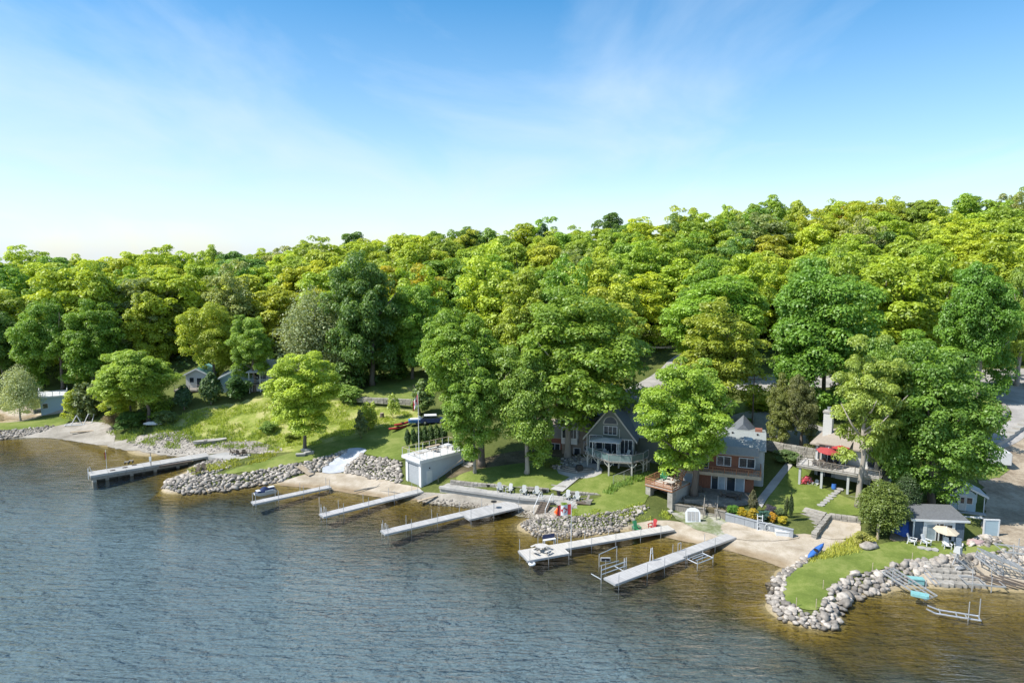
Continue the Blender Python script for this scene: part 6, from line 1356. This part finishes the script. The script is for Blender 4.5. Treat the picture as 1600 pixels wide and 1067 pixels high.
for q in ([rf_[0],rf_[1],r2,r1],[rf_[1],rf_[2],r2],[rf_[2],rf_[3],r1,r2],[rf_[3],rf_[0],r1]): MB().add(q+[(x,y,z-.2) for x,y,z in q], ([(0,1,2,3),(7,6,5,4),(0,4,5,1),(1,5,6,2),(2,6,7,3),(3,7,4,0)] if len(q) == 4 else [(0,1,2),(5,4,3),(0,3,4,1),(1,4,5,2),(2,5,3,0)])).build('hip_roof', M['roof_tan'], T)
shed_roof(T, [(W_*.25,2.6,zd+2.75),(W_*.95,2.6,zd+2.75),(W_*.95,4.9,zd+3.15),(W_*.25,4.9,zd+3.15)], .14, 'roof_tan', 'bay_roof')
ch = MB().box(1.6,2.8,6.2,7.4,zd+2.3,zd+6.6).build('chimney', M['siding_white'], T); MB().box(1.5,2.9,6.1,7.5,zd+6.603,zd+6.85).build('chimney_cap', M['concrete'], ch); MB().lathe([(.25,0),(.25,.5),(.32,.55)],(2.2,6.8,zd+6.85),8).build('flue', M['metal'], ch)
kl = lambda x,y,z=zd: TK.matrix_basis @ Vector((x,y,z))
parasol('red parasol standing over the table on the upper deck', kl(W_*.52,1.5), 1.6, 2.75, 'red_cloth', .1, 8, .3)
parasol('dark red parasol standing close to the bay of the deck house', kl(W_*.80,2.3), 1.2, 3.1, 'red', -.1, 8, .3)
T = thing('deck_table', 'long dark table under the red parasol', 'table', kl(W_*.52,1.5), rz); MB().box(-1.1,1.1,-.5,.5,.68,.74).build('tabletop', M['wood_dark'], T); [MB().box(x-.04,x+.04,y-.04,y+.04,0,.68).build('leg', M['wood_dark'], T) for x in (-1,1) for y in (-.4,.4)]
for i,(x,y,r_) in enumerate(((.30,.9,.2),(.45,.6,0),(.60,.6,0),(.74,.9,-.4),(.46,2.5,3.1))): adirondack('deck_chair', 'dark chair at the parasol table, '+('nearest the chimney end of the deck','first with its back to the rail','second with its back to the rail','beside the pale ash trunk','with its back to the house wall')[i], kl(W_*x,y), rz+r_+3.14*(i<4), 'wood_dark', 'chairs round the parasol table', .95)
T = thing('flower_bed_pot', 'pot of pink flowers by the first pillar under the deck', 'flower pot', kl(.9,.8,.03)); MB().lathe([(.3,0),(.45,.5)],k=10).build('pot', M['terracotta'], T); q = link('flowers', CR['tiny'], T, (0,0,.85), None, (.85,.6,.5)); q.color = (.42,.10,.14,1)
T = thing('cooler', 'blue plastic barrel in the shade under the deck', 'barrel', kl(W_*.72,.9,.03)); MB().lathe([(.28,0),(.33,.4),(.28,.85)],k=12).build('barrel', M['blue'], T); MB().lathe([(.29,.853),(.29,.9)],k=12).build('lid', M['blue'], T)
for i,(x,y) in enumerate(((.22,.9),(.34,1.0))): adirondack('garden_chair', ('white chair under the deck beside the pink flowers','white chair under the deck before the second pillar')[i], kl(W_*x,y,.03), rz+.3-.5*i, 'white', None, .9)

# ---- slate-blue shed with white doors on the point
A_, B_ = at(1426,842,1.35), at(1505,845,1.35); rz = math.atan2(B_.y-A_.y, B_.x-A_.x); W_ = (B_-A_).length
T = thing('shed', 'slate-blue shed with a flat dark roof and white glazed doors', 'shed', (A_.x,A_.y,1.3), rz); T.matrix_basis = Matrix.Translation(T.location) @ Matrix.Rotation(rz,4,'Z'); TS = T; Dp = 3.7; print('shed', W_, math.degrees(rz))
nbb = 26
for i in range(nbb):
    x0, x1 = W_*i/nbb, W_*(i+1)/nbb
    MB().box(x0+.006,x1-.006,-.03-.012*(i%2),.06,-.4,2.55).build('wall_board', M['siding_blue'], T)
MB().box(0,W_,.061,Dp,-.4,2.5).build('wall', M['siding_blue'], T)
shed_roof(T, [(-.35,-.25,2.5),(W_+.4,-.25,2.5),(W_+.4,Dp+.3,2.95),(-.35,Dp+.3,2.95)], .12, 'roof_dark')
MB().box(-.4,W_+.45,-.33,-.255,2.42,2.66).build('fascia_board', M['white'], T); MB().hexa([(-.43,-.25,2.42),(-.355,-.25,2.42),(-.355,Dp+.3,2.87),(-.43,Dp+.3,2.87),(-.43,-.25,2.66),(-.355,-.25,2.66),(-.355,Dp+.3,3.1),(-.43,Dp+.3,3.1)]).build('fascia_board', M['white'], T)
for x in (-.04,): MB().box(x-.05,x+.12,-.1,-.045,-.3,2.4).build('corner_board', M['white'], T)
for a0, a1 in ((W_*.19,W_*.245),(W_*.755,W_*.81)): MB().box(a0,a1,-.12,-.046,-.2,2.35).build('door_post', M['white'], T)
MB().box(W_*.246,W_*.754,-.12,-.046,2.12,2.35).build('door_head', M['white'], T)
win(T, W_*.26, -.045, .1, 1.0, 1.9, 'f', 1, 1, pm='glass_pale', name='door_leaf'); win(T, W_*.60, -.045, .1, .95, 1.9, 'f', 1, 1, pm='glass', name='door_leaf'); MB().box(W_*.42,W_*.585,-.06,-.045,.0,2.1).build('door_opening', M['black'], T); MB().box(W_*.5-.06,W_*.5+.06,-.14,-.062,0,2.1).build('door_post', M['white'], T)
sl_l = lambda x,y,z=0: TS.matrix_basis @ Vector((x,y,z))
parasol('beige parasol opened in front of the shed doors', sl_l(W_*.5,-1.3,.05), 1.35, 2.25, 'canvas', .1, 8, .34)
for i,(x,y,r_) in enumerate(((.22,-1.4,.5),(.66,-1.8,-.2),(.86,-1.8,-.5),(.02,-1.0,.9))): adirondack('garden_chair', 'white plastic chair before the slate-blue shed, '+('left open door side, facing the lawn','under the edge of the beige parasol','by the pink rocks','at the blue tarp corner')[i].replace('left ',''), G(*[(1446,852),(1479,857),(1497,858),(1424,850)][i])+Vector((0,0,.1)), rz+r_, 'white', 'white chairs before the shed', 1.05)
T = thing('tarp_bundle', 'bundle under a blue tarp beside the slate-blue shed', 'tarp', G(1413,832), .4); mb = MB()
V = []; 
for i in range(7):
    x = -1.2+.4*i; hh = (.3,1.2,1.9,2.3,2.1,1.4,.4)[i]; V += [(x,-.9,0),(x,-.6+.1*math.sin(i*2),hh*.75),(x,.1*math.sin(i),hh),(x,.7,hh*.7),(x,.9,0)]
mb.add(V, [(5*i+j,5*i+5+j,5*i+6+j,5*i+1+j) for i in range(6) for j in range(4)]+[(0,1,2,3,4),(34,33,32,31,30)]).build('tarp', M['blue_tarp'], T, True)
T = thing('beach_post', 'stout pale wooden post at the edge of the golden cedar bush', 'post', G(1371,842)); MB().tube((0,0,-.2),(0,0,2.0),.17,.15,10).build('post', M['wood_pale'], T); MB().lathe([(.15,2.0),(.05,2.08)],k=10).build('cap', M['wood_pale'], T)
T = thing('garden_cabinet', 'white framed pale blue board standing in the dirt yard', 'board', G(1548,838), -.1); MB().box(-.75,.75,0,.12,.1,2.0).build('panel', M['siding_pale_blue'], T)
for q in (MB().box(-.9,-.753,-.04,.14,0,2.15),MB().box(.753,.9,-.04,.14,0,2.15),MB().box(-.75,.75,-.04,.14,2.003,2.15)): q.build('frame', M['white'], T)
T = thing('rock', 'broad flat pink rock beside the slate-blue shed', 'rock', G(1522,850)+Vector((0,0,.2))); q = link('rock', STN[4], T, None, (0,0,.4), (3.0,1.6,.8)); q.data = STN[4].copy(); q.data.materials.clear(); q.data.materials.append(mat('pink_rock', (.42,.29,.27), .9, .25, 2, .6))
for i,(x,y) in enumerate(((1440,857),(1450,859),(1461,860))):
    T = thing('stepping_stone', ('first flat stone','second flat stone','third flat stone')[i]+' before the shed doors, counted from the tarp', 'stepping stone', G(x,y)+Vector((0,0,.12)), i*.5); MB().prism([(.5*math.cos(a_)*(1+.2*math.sin(a_*3+i)),.38*math.sin(a_)) for a_ in np.linspace(0,6.28,9)[:-1]],-.05,.06).build('slab', M['slab'], T)

# ---- pale blue playhouse, trailer
A_ = at(1484,793,2.2); B_ = at(1524,797,2.2); rz = math.atan2(B_.y-A_.y,B_.x-A_.x); W_ = (B_-A_).length
T = thing('playhouse', 'small pale blue cabin with a porch, behind the slate-blue shed', 'cabin', (A_.x,A_.y,2.0), rz); print('play', W_)
MB().yprism([(0,-.4),(W_,-.4),(W_,2.2),(W_*.5,3.3),(0,2.2)], 0, 3.2).build('wall', M['siding_pale_blue'], T); gable_roof(T, 0, W_+1.0, 0, 3.2, 2.2, 3.35, 'roof_pale', .3, .1, 'white', xa=W_*.5)
win(T, W_*.08, 0, 1.0, .55, .8, 'f'); win(T, W_*.64, 0, 1.0, .6, .8, 'f'); dd_ = win(T, W_*.34, 0, .1, .75, 1.9, 'f', pm='siding_white', name='door', t=.1); MB().box(W_*.40,W_*.40+.4,-.045,-.028,1.0,1.75).build('door_glass', M['glass'], dd_)
for x in (W_+.85,): MB().box(x,x+.1,-.1,0,-.4,2.0).build('porch_post', M['white'], T); MB().box(x,x+.1,2.9,3.0,-.4,2.0).build('porch_post', M['white'], T)
MB().box(-.2,W_+1.0,-.9,-.01,-.4,.0).build('porch_floor', M['deck_grey'], T); MB().box(.9,W_+.6,-2.0,-1.2,-.45,-.15).build('step', M['white'], T)
T = thing('utility_trailer', 'white enclosed trailer with rounded corners beside the driveway', 'trailer', G(1557,728), -.25)
MB().yprism([(-1.6,.5),(1.6,.5),(1.6,2.1),(1.4,2.35),(-1.4,2.35),(-1.6,2.1)],-.9,3.2).build('body', M['white'], T)
for x in (-1.62,1.5): 
    w_ = MB().tube((x,1.1,.36),(x+.12,1.1,.36),.36,k=14).build('wheel', M['black'], T); MB().tube((x-.01,1.1,.36),(x+.13,1.1,.36),.18,k=10).build('rim', M['metal'], w_)
for x in (-1.55,0,1.5): MB().box(x,x+.05,-.93,-.903,.5,2.1).build('corner_strip', M['metal'], T)
MB().bar((0,-.9,.5),(0,-2.1,.45),.1).build('drawbar', M['pipe'], T)
# stored dock frames on the cove shore
def stored(label, p0, p1, wd, z0, z1, rungs, m='metal', posts=0, name='stored_dock', bunks=0):
    a_, b_ = at(*p0, z0), at(*p1, z1); d_ = b_-a_; n_ = Vector((-d_.y,d_.x,0)).normalized()*wd; T = thing(name, label, 'dock frame', a_); L = lambda p: p-a_
    MB().bar(L(a_),L(b_),.10,.16).build('side_rail', M[m], T); MB().bar(L(a_+n_),L(b_+n_),.10,.16).build('side_rail', M[m], T)
    for i in range(rungs+1): p = a_.lerp(b_, i/rungs); MB().bar(L(p),L(p+n_),.06,.1).build('cross_bar', M[m], T)
    for i in range(bunks): q = n_*(i+1)/(bunks+1); MB().bar(L(a_+q),L(b_+q),.09,.1).build('bunk', M[m], T)
    for i in range(posts):
        p = a_.lerp(b_, (i+.5)/posts) + n_*(i % 2); MB().tube(L(p)-Vector((0,0,.9)),L(p)+Vector((0,0,1.0)),.05).build('post', M['pipe'], T)
    return T
TF = stored('long open dock frame sloping from the boulders into the cove', (1378,893), (1446,937), 1.9, 1.25, .35, 4, bunks=2, posts=2)
T = thing('float', 'pale teal plastic float resting on the sloping dock frame', 'float', at(1437,931,.75), -.5); MB().prism([(-.8,-.3),(-.6,-.4),(.6,-.4),(.8,-.3),(.8,.3),(.6,.4),(-.6,.4),(-.8,.3)],0,.28).build('float', M['teal'], T); MB().box(-.5,.5,-.2,.2,.283,.33).build('top_pad', M['teal'], T)
T = thing('storage_crate', 'teal covered crate among the boulders at the edge of the cove', 'crate', G(1430,912)+Vector((0,0,.1)), -.2); MB().box(-.75,.75,-.35,.35,0,.5).build('body', M['teal'], T); MB().box(-.8,.8,-.4,.4,.503,.6).build('lid', M['teal'], T)
stored('narrow pair of rails laid down the stone ramp', (1434,884), (1461,913), .55, .95, .35, 3, 'pipe')
stored('grey dock frame leaning on the bank behind the outboard motor', (1496,873), (1524,895), 1.6, 2.1, .6, 3, bunks=1)
stored('dark dock section leaning on the bank in the middle of the stored frames', (1505,872), (1536,897), 1.5, 2.0, .5, 4, 'wood_old')
stored('long silver dock frame stacked on the bank', (1524,868), (1566,900), 1.5, 2.2, .6, 3, bunks=1)
stored('topmost silver frame in the stack of dock frames', (1540,866), (1604,892), 1.7, 3.1, 1.5, 5, bunks=2)
stored('lower silver frame in the stack of dock frames', (1552,876), (1610,900), 1.5, 1.9, .9, 4, posts=2)
stored('frame with upright end bars behind the stack of dock frames', (1570,862), (1650,872), 2.2, 2.6, 2.2, 4, posts=3)
stored('low flat cradle with dark bunks at the water line of the cove', (1512,912), (1572,917), 1.9, .75, .65, 2, posts=4, bunks=0)
for i in range(4):
    T = thing('loose_timber', ('first','second','third','last')[i]+' dark timber lying across the low flat cradle, counted from the ramp', 'timber', at(1516+i*15,897+i*1,.85), -.75); MB().box(0,3.2,-.08,.08,0,.14).build('timber', M['wood_dark'], T); T.rotation_euler = (0,.13,-.62); T['group'] = 'dark timbers on the low cradle'
T = thing('outboard_motor', 'grey outboard motor on a stand at the head of the stone ramp', 'outboard motor', G(1495,885), .5); MB().hexa([(-.25,-.35,1.6),(.25,-.35,1.6),(.25,.4,1.6),(-.25,.4,1.6),(-.2,-.28,2.3),(.2,-.28,2.3),(.2,.3,2.2),(-.2,.3,2.2)]).build('cowling', M['siding_grey'], T); MB().box(-.1,.1,-.12,.12,.5,1.6).build('leg', M['pipe'], T); [MB().bar((x,0,1.5),(x*3,.3,-.2),.07).build('stand', M['metal'], T) for x in (-.2,.2)]
T = thing('cart_wheel', 'small wheeled cart half hidden by the stored frames', 'cart', G(1500,893), .3); MB().box(-.5,.5,-.3,.3,.45,.55).build('bed', M['pipe'], T); [MB().tube((x,-.06,.3),(x,.06,.3),.3,k=12).build('wheel', M['slab'], T) for x in (-.4,.4)]
T = thing('sunken_lift', 'slim silver boat lift cradle lying half under water in the cove', 'boat lift', at(1447,956,.05), -.42)
MB().path([(0,0,.35),(.8,0,.05),(4.6,.1,.1)],[.07,.09,.09],6).build('side_rail', M['metal'], T); MB().path([(.2,.9,.3),(1.2,.9,.05),(4.6,1.0,.1)],[.07,.09,.09],6).build('side_rail', M['metal'], T)
for x in (1.2,2.6,3.4,4.5): MB().bar((x,0,.12),(x,1.0,.12),.10).build('cross_bar', M['metal'], T)
for x,y in ((3.5,-.1),(4.6,1.05)): MB().tube((x,y,-1),(x,y,1.9),.05).build('post', M['metal'], T)
rope = MB(); re_ = [G(1288,952),G(1282,956)]; 
for i,(x,y,lab) in enumerate(((1244,949,'at the tip of the grassy point'),(1275,951,'beside the inner bend of the point'),(1286,921,'on the cove side of the point'),(1363,893,'halfway along the cove edge'),(1425,877,'near the sloping dock frame'),(1526,872,'by the stacked dock frames'))):
    T = thing('lawn_stake', 'thin yellow stake '+lab, 'stake', G(x,y)); MB().tube((0,0,0),(0,0,1.0),.035,k=6).build('stake', M['wood_pale'], T); MB().lathe([(.05,1.0),(.02,1.06)],k=6).build('cap', M['wood_pale'], T)

# ---- old cottages and the grey boathouse by the little beach
def simple_house(label, px, py, z, rzv, w, d, ze, za, wall, roof, axis='y', base=1.5, name='cottage', trim='white'):
    p = at(px,py,z); T = thing(name, label, 'house', p, rzv); T.matrix_basis = Matrix.Translation(p) @ Matrix.Rotation(rzv,4,'Z')
    MB().yprism([(0,-base),(w,-base),(w,ze),(w/2,za),(0,ze)],0,d).build('wall', M[wall], T); gable_roof(T,0,w,0,d,ze,za,roof,.45,.15,trim); return T
T = simple_house('pale blue cottage gable showing between the trees', 345,612,7.0,.25,7.0,8.0,2.9,4.7,'siding_pale_blue','roof_grey'); win(T,1.0,0,.9,1.0,1.1,'f'); win(T,7.0,2,.9,1.2,1.1,'r')
T = simple_house('small white cottage with a teal roof and a deck beside the pale blue gable', 291,606,7.2,.05,4.8,6.0,2.9,4.1,'siding_white','teal'); win(T,.8,0,1.2,.9,1.0,'f'); win(T,2.3,0,.1,1.0,2.0,'f',name='patio_door'); win(T,3.7,0,1.2,.8,1.0,'f')
MB().box(-1.5,4.9,-2.6,-.01,-.3,0).build('deck_floor', M['wood_old'], T); rail(T,[(-1.4,-2.5),(4.8,-2.5)],0,1.0,'wood_old',None,1.5,.05,(1.0,.5)); [MB().box(x-.08,x+.08,-2.5,-2.3,-2.2,-.303).build('deck_post', M['wood_old'], T) for x in (-1.3,1.7,4.6)]
p = at(390,600,8.6); T = thing('cottage', 'white cottage with a pale hipped roof and a verandah on stilts', 'house', p, .12)
MB().box(0,6.5,2.2,8,-3.0,2.6).build('wall', M['siding_white'], T)
q = [(-.5,-.6,2.6),(7,-.6,2.6),(7,8.5,2.6),(-.5,8.5,2.6)]; r1, r2 = (2.6,4,4.6),(4,4,4.6)
for f in ([q[0],q[1],r2,r1],[q[1],q[2],r2],[q[2],q[3],r1,r2],[q[3],q[0],r1]): MB().add(f+[(x,y,z-.15) for x,y,z in f], ([(0,1,2,3),(7,6,5,4),(0,4,5,1),(1,5,6,2),(2,6,7,3),(3,7,4,0)] if len(f) == 4 else [(0,1,2),(5,4,3),(0,3,4,1),(1,4,5,2),(2,5,3,0)])).build('hip_roof', M['roof_pale'], T)
MB().box(-.3,6.8,-.4,2.197,-.2,0).build('verandah_floor', M['wood_old'], T); win(T,.6,2.2,.6,2.2,1.6,'f',3); win(T,3.6,2.2,.6,2.2,1.6,'f',3)
for x in (0,2.2,4.4,6.5): MB().box(x-.08,x+.08,-.3,-.14,-3.0,2.44).build('verandah_post', M['white'], T)
rail(T,[(-.2,-.35),(6.7,-.35)],0,.95,'siding_white',None,2.2,.04,(1.0,.5)); MB().box(.2,6.3,.4,.5,-3.0,-.203).build('lattice_skirt', M['siding_white'], T)
A_, B_ = at(64,642,1.6), at(104,638,1.6); rz = math.atan2(B_.y-A_.y,B_.x-A_.x); W_ = (B_-A_).length
T = thing('boathouse', 'small grey boathouse with a white-railed roof deck by the little beach', 'boathouse', (A_.x,A_.y,1.2), rz); print('small boathouse', W_)
MB().box(0,W_,0,6.5,-.8,3.2).build('wall', M['siding_pale_blue'], T); MB().box(-.4,W_+.4,-.4,6.8,3.203,3.5).build('roof_slab', M['white'], T); rail(T,[(-.3,6.6),(-.3,-.3),(W_+.3,-.3),(W_+.3,6.6)],3.5,1.0,'white',None,1.3,.05,(1.0,.5)); win(T,0,3.2,.8,.8,1.0,'l'); win(T,.4,0,.9,.9,1.0,'f'); 
# beach odds and ends at the small beach
T = thing('boat_trailer', 'old white boat cradle of crossed bars on the small beach', 'cradle', at(126,665,.6), .2)
for a_, b_, r_ in (((-3,0,.2),(3,0,.2),.09),((-3,1.2,.2),(3,1.2,.2),.09),((-1.8,0,.2),(-.6,0,2.2),.08),((-.6,0,2.2),(.3,0,.3),.08),((.6,0,.3),(1.6,0,2.4),.08),((1.6,0,2.4),(2.2,1.2,2.0),.08),((2.2,1.2,2.0),(2.0,0,.2),.08),((-3,0,.2),(-3,1.2,.2),.08),((3,0,.2),(3,1.2,.2),.08)): MB().tube(a_,b_,r_).build('bar', M['white'], T)
T = thing('plank_walk', 'long pale plank walk laid across the small beach', 'plank walk', at(112,676,.55), .28); [MB().box(-.2+1.6*i,1.35+1.6*i,-.35,.35,.05,.2).build('plank', M['wood_pale'], T) for i in range(5)]
p = G(330,692); T = thing('rowboat', 'old upturned grey rowboat half buried in the meadow bank', 'rowboat', p+Vector((0,0,.15)), .42); V = []
for x,w,z in ((-3.0,.1,.55),(-2.2,.55,.5),(-.6,.8,.45),(1.2,.75,.45),(2.4,.5,.5),(2.6,.45,.5)): V += [(x,-w,z),(x,-w*.7,0),(x,w*.7,0),(x,w,z)]
MB().add(V,[(4*i+j,4*i+4+j,4*i+5+j,4*i+1+j) for i in range(5) for j in range(3)]+[(4*i+3,4*i+7,4*i+4,4*i) for i in range(5)]+[(0,1,2,3),(23,22,21,20)]).build('hull', M['concrete'], T); MB().box(-1.2,-.7,-.72,.72,.49,.56).build('thwart', M['wood_old'], T)
T = thing('tin_boat', 'white upturned dinghy under the willow on the wild bank', 'dinghy', G(240,664)+Vector((0,0,.2)), .1); V = []
for x,w,z in ((-1.9,.1,.2),(-1.0,.6,.5),(.6,.65,.5),(1.7,.5,.4)): V += [(x,-w,0),(x,-w*.6,z),(x,w*.6,z),(x,w,0)]
MB().add(V,[(4*i+j,4*i+1+j,4*i+5+j,4*i+4+j) for i in range(3) for j in range(3)]+[(3,2,1,0),(12,13,14,15)]).build('hull', M['white'], T); MB().bar((-1.7,0,.3),(1.6,0,.52),.06).build('keel', M['siding_grey'], T)
T = thing('stump', 'dark tree stump standing in the meadow beside the pale sapling', 'stump', G(597,653)); MB().tube((0,0,-.2),(0,0,1.0),.45,.36,9).build('stump', M['bark'], T); MB().lathe([(.34,1.0),(.05,1.02)],k=9).build('cut_face', M['wood_pale'], T)
for i,(x,y,r_) in enumerate(((470,713,.2),(483,710,.6),(478,706,-.3))):
    T = thing('stone_bench', ('white stone block seat on the lake side of the lone maple','pale block seat beside the trunk of the lone maple','stone seat behind the trunk of the lone maple')[i], 'seat', G(x,y)+Vector((0,0,.08)), r_); MB().box(-.7,.7,-.3,.3,0,.32).build('base', M['stone'], T); MB().box(-.8,.8,-.36,.36,.323,.44).build('top', M['slab'], T)
for i,(x,y) in enumerate(((364,710),(374,712),(382,711))):
    adirondack('garden_chair', ('brown chair','second brown chair','third brown chair')[i]+' on the pier landing, counted from the lake', at(x,y,1.1), 2.4+i*.5, 'wood_dark', None, 1.1)
for i,(x,y) in enumerate(((307,744),(318,742))): adirondack('garden_chair', ('dark chair','second dark chair')[i]+' on the tip of the boulder jetty, counted from the lake', G(x,y)+Vector((0,0,.45)), -.4+i*.6, 'wood_dark', None, 1.2)
# kayaks, boat and car behind the hedge
for i,(x,y,rr2) in enumerate(((622,672,.2),(629,668,.35))):
    T = thing('kayak', ('red kayak on the lawn by the hedge end','red kayak propped on its neighbour by the hedge end')[i], 'kayak', G(x,y)+Vector((0,0,.15+.3*i)), .5+rr2); V = []
    for a_,w,z in prf: V += [(a_*.95,-w*1.1,.35+z*.3),(a_*.95,0,z),(a_*.95,w*1.1,.35+z*.3),(a_*.95,0,.5+z*.3)]
    MB().add(V,[(4*k+j,4*k+(j+1)%4,4*k+4+(j+1)%4,4*k+4+j) for k in range(5) for j in range(4)]+[(0,3,2,1),(20,21,22,23)]).build('hull', M['red'], T, True); MB().lathe([(.25,0),(.3,.06),(.2,.1)],(0,0,.47),10).build('cockpit', M['black'], T)
def car(label, loc, rz, m, m2='white'):
    T = thing('parked_car', label, 'car', loc, rz); P = [(-2.2,.35),(2.2,.35),(2.25,.75),(1.5,.95),(.9,1.45),(-1.3,1.48),(-2.0,1.0),(-2.25,.9)]
    MB().yprism([(-2.2,.3),(2.2,.3),(2.25,.75),(1.35,.98),(-2.1,1.0),(-2.25,.8)],-.85,.85).build('body', M[m], T); c = MB().yprism([(-2.0,1.003),(1.3,1.003),(.7,1.5),(-1.5,1.5)],-.74,.74).build('cabin', M['glass'], T); MB().box(-1.5,.7,-.76,.76,1.503,1.56).build('roof', M[m2], c)
    for x in (-1.4,1.4):
        for y in (-.88,.72):
            w = MB().tube((x,y,.33),(x,y+.16,.33),.33,k=14).build('wheel', M['black'], T); MB().tube((x,y-.01,.33),(x,y+.17,.33),.18,k=10).build('rim', M['metal'], w)
    for y in (-.6,.6): MB().box(2.23,2.28,y-.18,y+.18,.6,.74).build('headlight', M['glass_pale'], T)
    return T
car('dark blue car with a white roof parked behind the clipped hedge', G(676,661), .15, 'navy')
T = thing('boat', 'small blue and white motor boat on its trailer behind the hedge', 'boat', G(654,664)+Vector((0,0,.4)), .2); T.scale = (.75,.75,.75); V = []
for x,w,z in ((-2.4,.85,.9),(-.5,1.0,.9),(1.2,.85,1.0),(2.4,.3,1.15),(2.8,.05,1.25)): V += [(x,-w,z),(x,-w*.6,.15 if x < 2 else .6),(x,w*.6,.15 if x < 2 else .6),(x,w,z)]
MB().add(V,[(4*i+j,4*i+4+j,4*i+5+j,4*i+1+j) for i in range(4) for j in range(3)]+[(4*i+3,4*i+7,4*i+4,4*i) for i in range(4)]+[(0,1,2,3),(19,18,17,16)]).build('hull', M['blue'], T); MB().box(-2.0,1.0,-.8,.8,.93,1.15).build('cover', M['white'], T); MB().hexa([(.2,-.7,1.15),(1.0,-.6,1.15),(1.0,.6,1.15),(.2,.7,1.15),(0,-.6,1.6),(.3,-.55,1.6),(.3,.55,1.6),(0,.6,1.6)]).build('windscreen', M['glass_pale'], T)
for y in (-.9,.78): MB().tube((-.4,y,-.15),(-.4,y+.14,-.15),.3,k=12).build('trailer_wheel', M['black'], T)
# utility poles and wires
def upole(label, px, py, h, wires=()):
    T = thing('utility_pole', label, 'utility pole', G(px,py)); MB().tube((0,0,-.3),(0,0,h),.15,.10,8).build('pole', M['wood_dark'], T); MB().box(-1.1,1.1,-.06,.06,h-.9,h-.75).build('crossarm', M['wood_dark'], T)
    for x in (-.9,0,.9): MB().lathe([(.05,0),(.07,.1),(.03,.18)],(x,0,h-.75),6).build('insulator', M['siding_grey'], T)
    return T
u1 = upole('dark utility pole beside the road bend behind the gable house', 990,617,10.5); u2 = upole('slim utility pole behind the brown cottage roof', 1175,672,9.5)
for i,(x) in enumerate((-.9,.9)):
    a_ = u1.location+Vector((x,0,9.9)); b_ = at(1080,545-i*6,14)+Vector((8,6,1.5)); pts = [a_.lerp(b_,t_)-Vector((0,0,1.1*4*t_*(1-t_))) for t_ in np.linspace(0,1,9)]
    T = thing('power_line', ('upper','lower')[i]+' overhead wire slung from the road bend pole', 'wire', a_); MB().path([p-a_ for p in pts],[.03]*9,4).build('wire', M['pipe'], T)

# ---- wild grass and weeds, rough plants nobody could count
def tufts(name, label, pix, count, hmin, hmax, col, seed, w=.10, blades=5):
    r = np.random.default_rng(seed); poly = [(p.x,p.y) for p in (G(*q) for q in pix)]; xs = [p[0] for p in poly]; ys = [p[1] for p in poly]
    c = np.stack([r.uniform(min(xs),max(xs),count*3), r.uniform(min(ys),max(ys),count*3)],1); c = c[inside(poly,c[:,0],c[:,1])][:count]
    dens = np.array([mnoise.noise((x*.35,y*.35,seed)) for x,y in c]); c = c[dens > -.25+.3*r.random(len(c))]
    z = hgt(c[:,0],c[:,1])+.03; m = len(c)*blades; i = np.repeat(np.arange(len(c)),blades)
    p = np.stack([c[i,0]+r.normal(0,.18,m), c[i,1]+r.normal(0,.18,m), z[i]],1); a = r.uniform(0,6.28,m); h = r.uniform(hmin,hmax,m); d = np.stack([np.cos(a),np.sin(a),np.zeros(m)],1); ln = np.stack([np.cos(a*3.3)*.35,np.sin(a*3.3)*.35,np.ones(m)],1)*h[:,None]; s = w*r.uniform(.6,1.4,m)[:,None]
    v = np.stack([p-d*s,p+d*s,p+d*s*.35+ln,p-d*s*.35+ln],1).reshape(-1,3)
    o = link(name, np_mesh(name,v,np.arange(m*4).reshape(-1,4),M['leaf'],np.repeat(r.random(m),4))); o.color = (*col,1); tag(o,label,None,None,'stuff')
tufts('meadow_grass','tall rough grass on the wild meadow',[(238,672),(300,642),(360,630),(440,624),(520,626),(600,640),(640,644),(650,660),(560,676),(480,698),(430,706),(395,690),(340,692),(280,684)],7500,.16,.45,(.21,.26,.04),1,.05)
tufts('bank_weeds','weeds among the stones of the wild shore',[(165,676),(240,664),(330,672),(400,676),(440,694),(425,704),(340,700),(250,700),(200,692)],1500,.2,.6,(.15,.2,.04),2,.07)
tufts('jetty_weeds','rough grass on the stony neck between the pier and the jetty',[(296,735),(350,722),(400,714),(440,704),(420,720),(340,738),(300,745)],700,.2,.5,(.22,.24,.05),3)
tufts('spit_grass','rough grass along the top of the rubble spit',[(880,800),(950,798),(1005,785),(1040,800),(1050,812),(1010,812),(960,810),(900,810)],500,.1,.28,(.22,.26,.04),4,.05)
tufts('point_weeds','yellow weeds on the bank between beach and point',[(1262,880),(1300,856),(1345,836),(1372,842),(1360,858),(1310,870)],700,.15,.5,(.28,.29,.06),5,.05)
tufts('garden_weeds','leafy border plants along the terrace fence',[(944,772),(960,756),(1014,740),(1020,748),(966,764),(950,776)],300,.2,.55,(.13,.2,.04),6,.08)
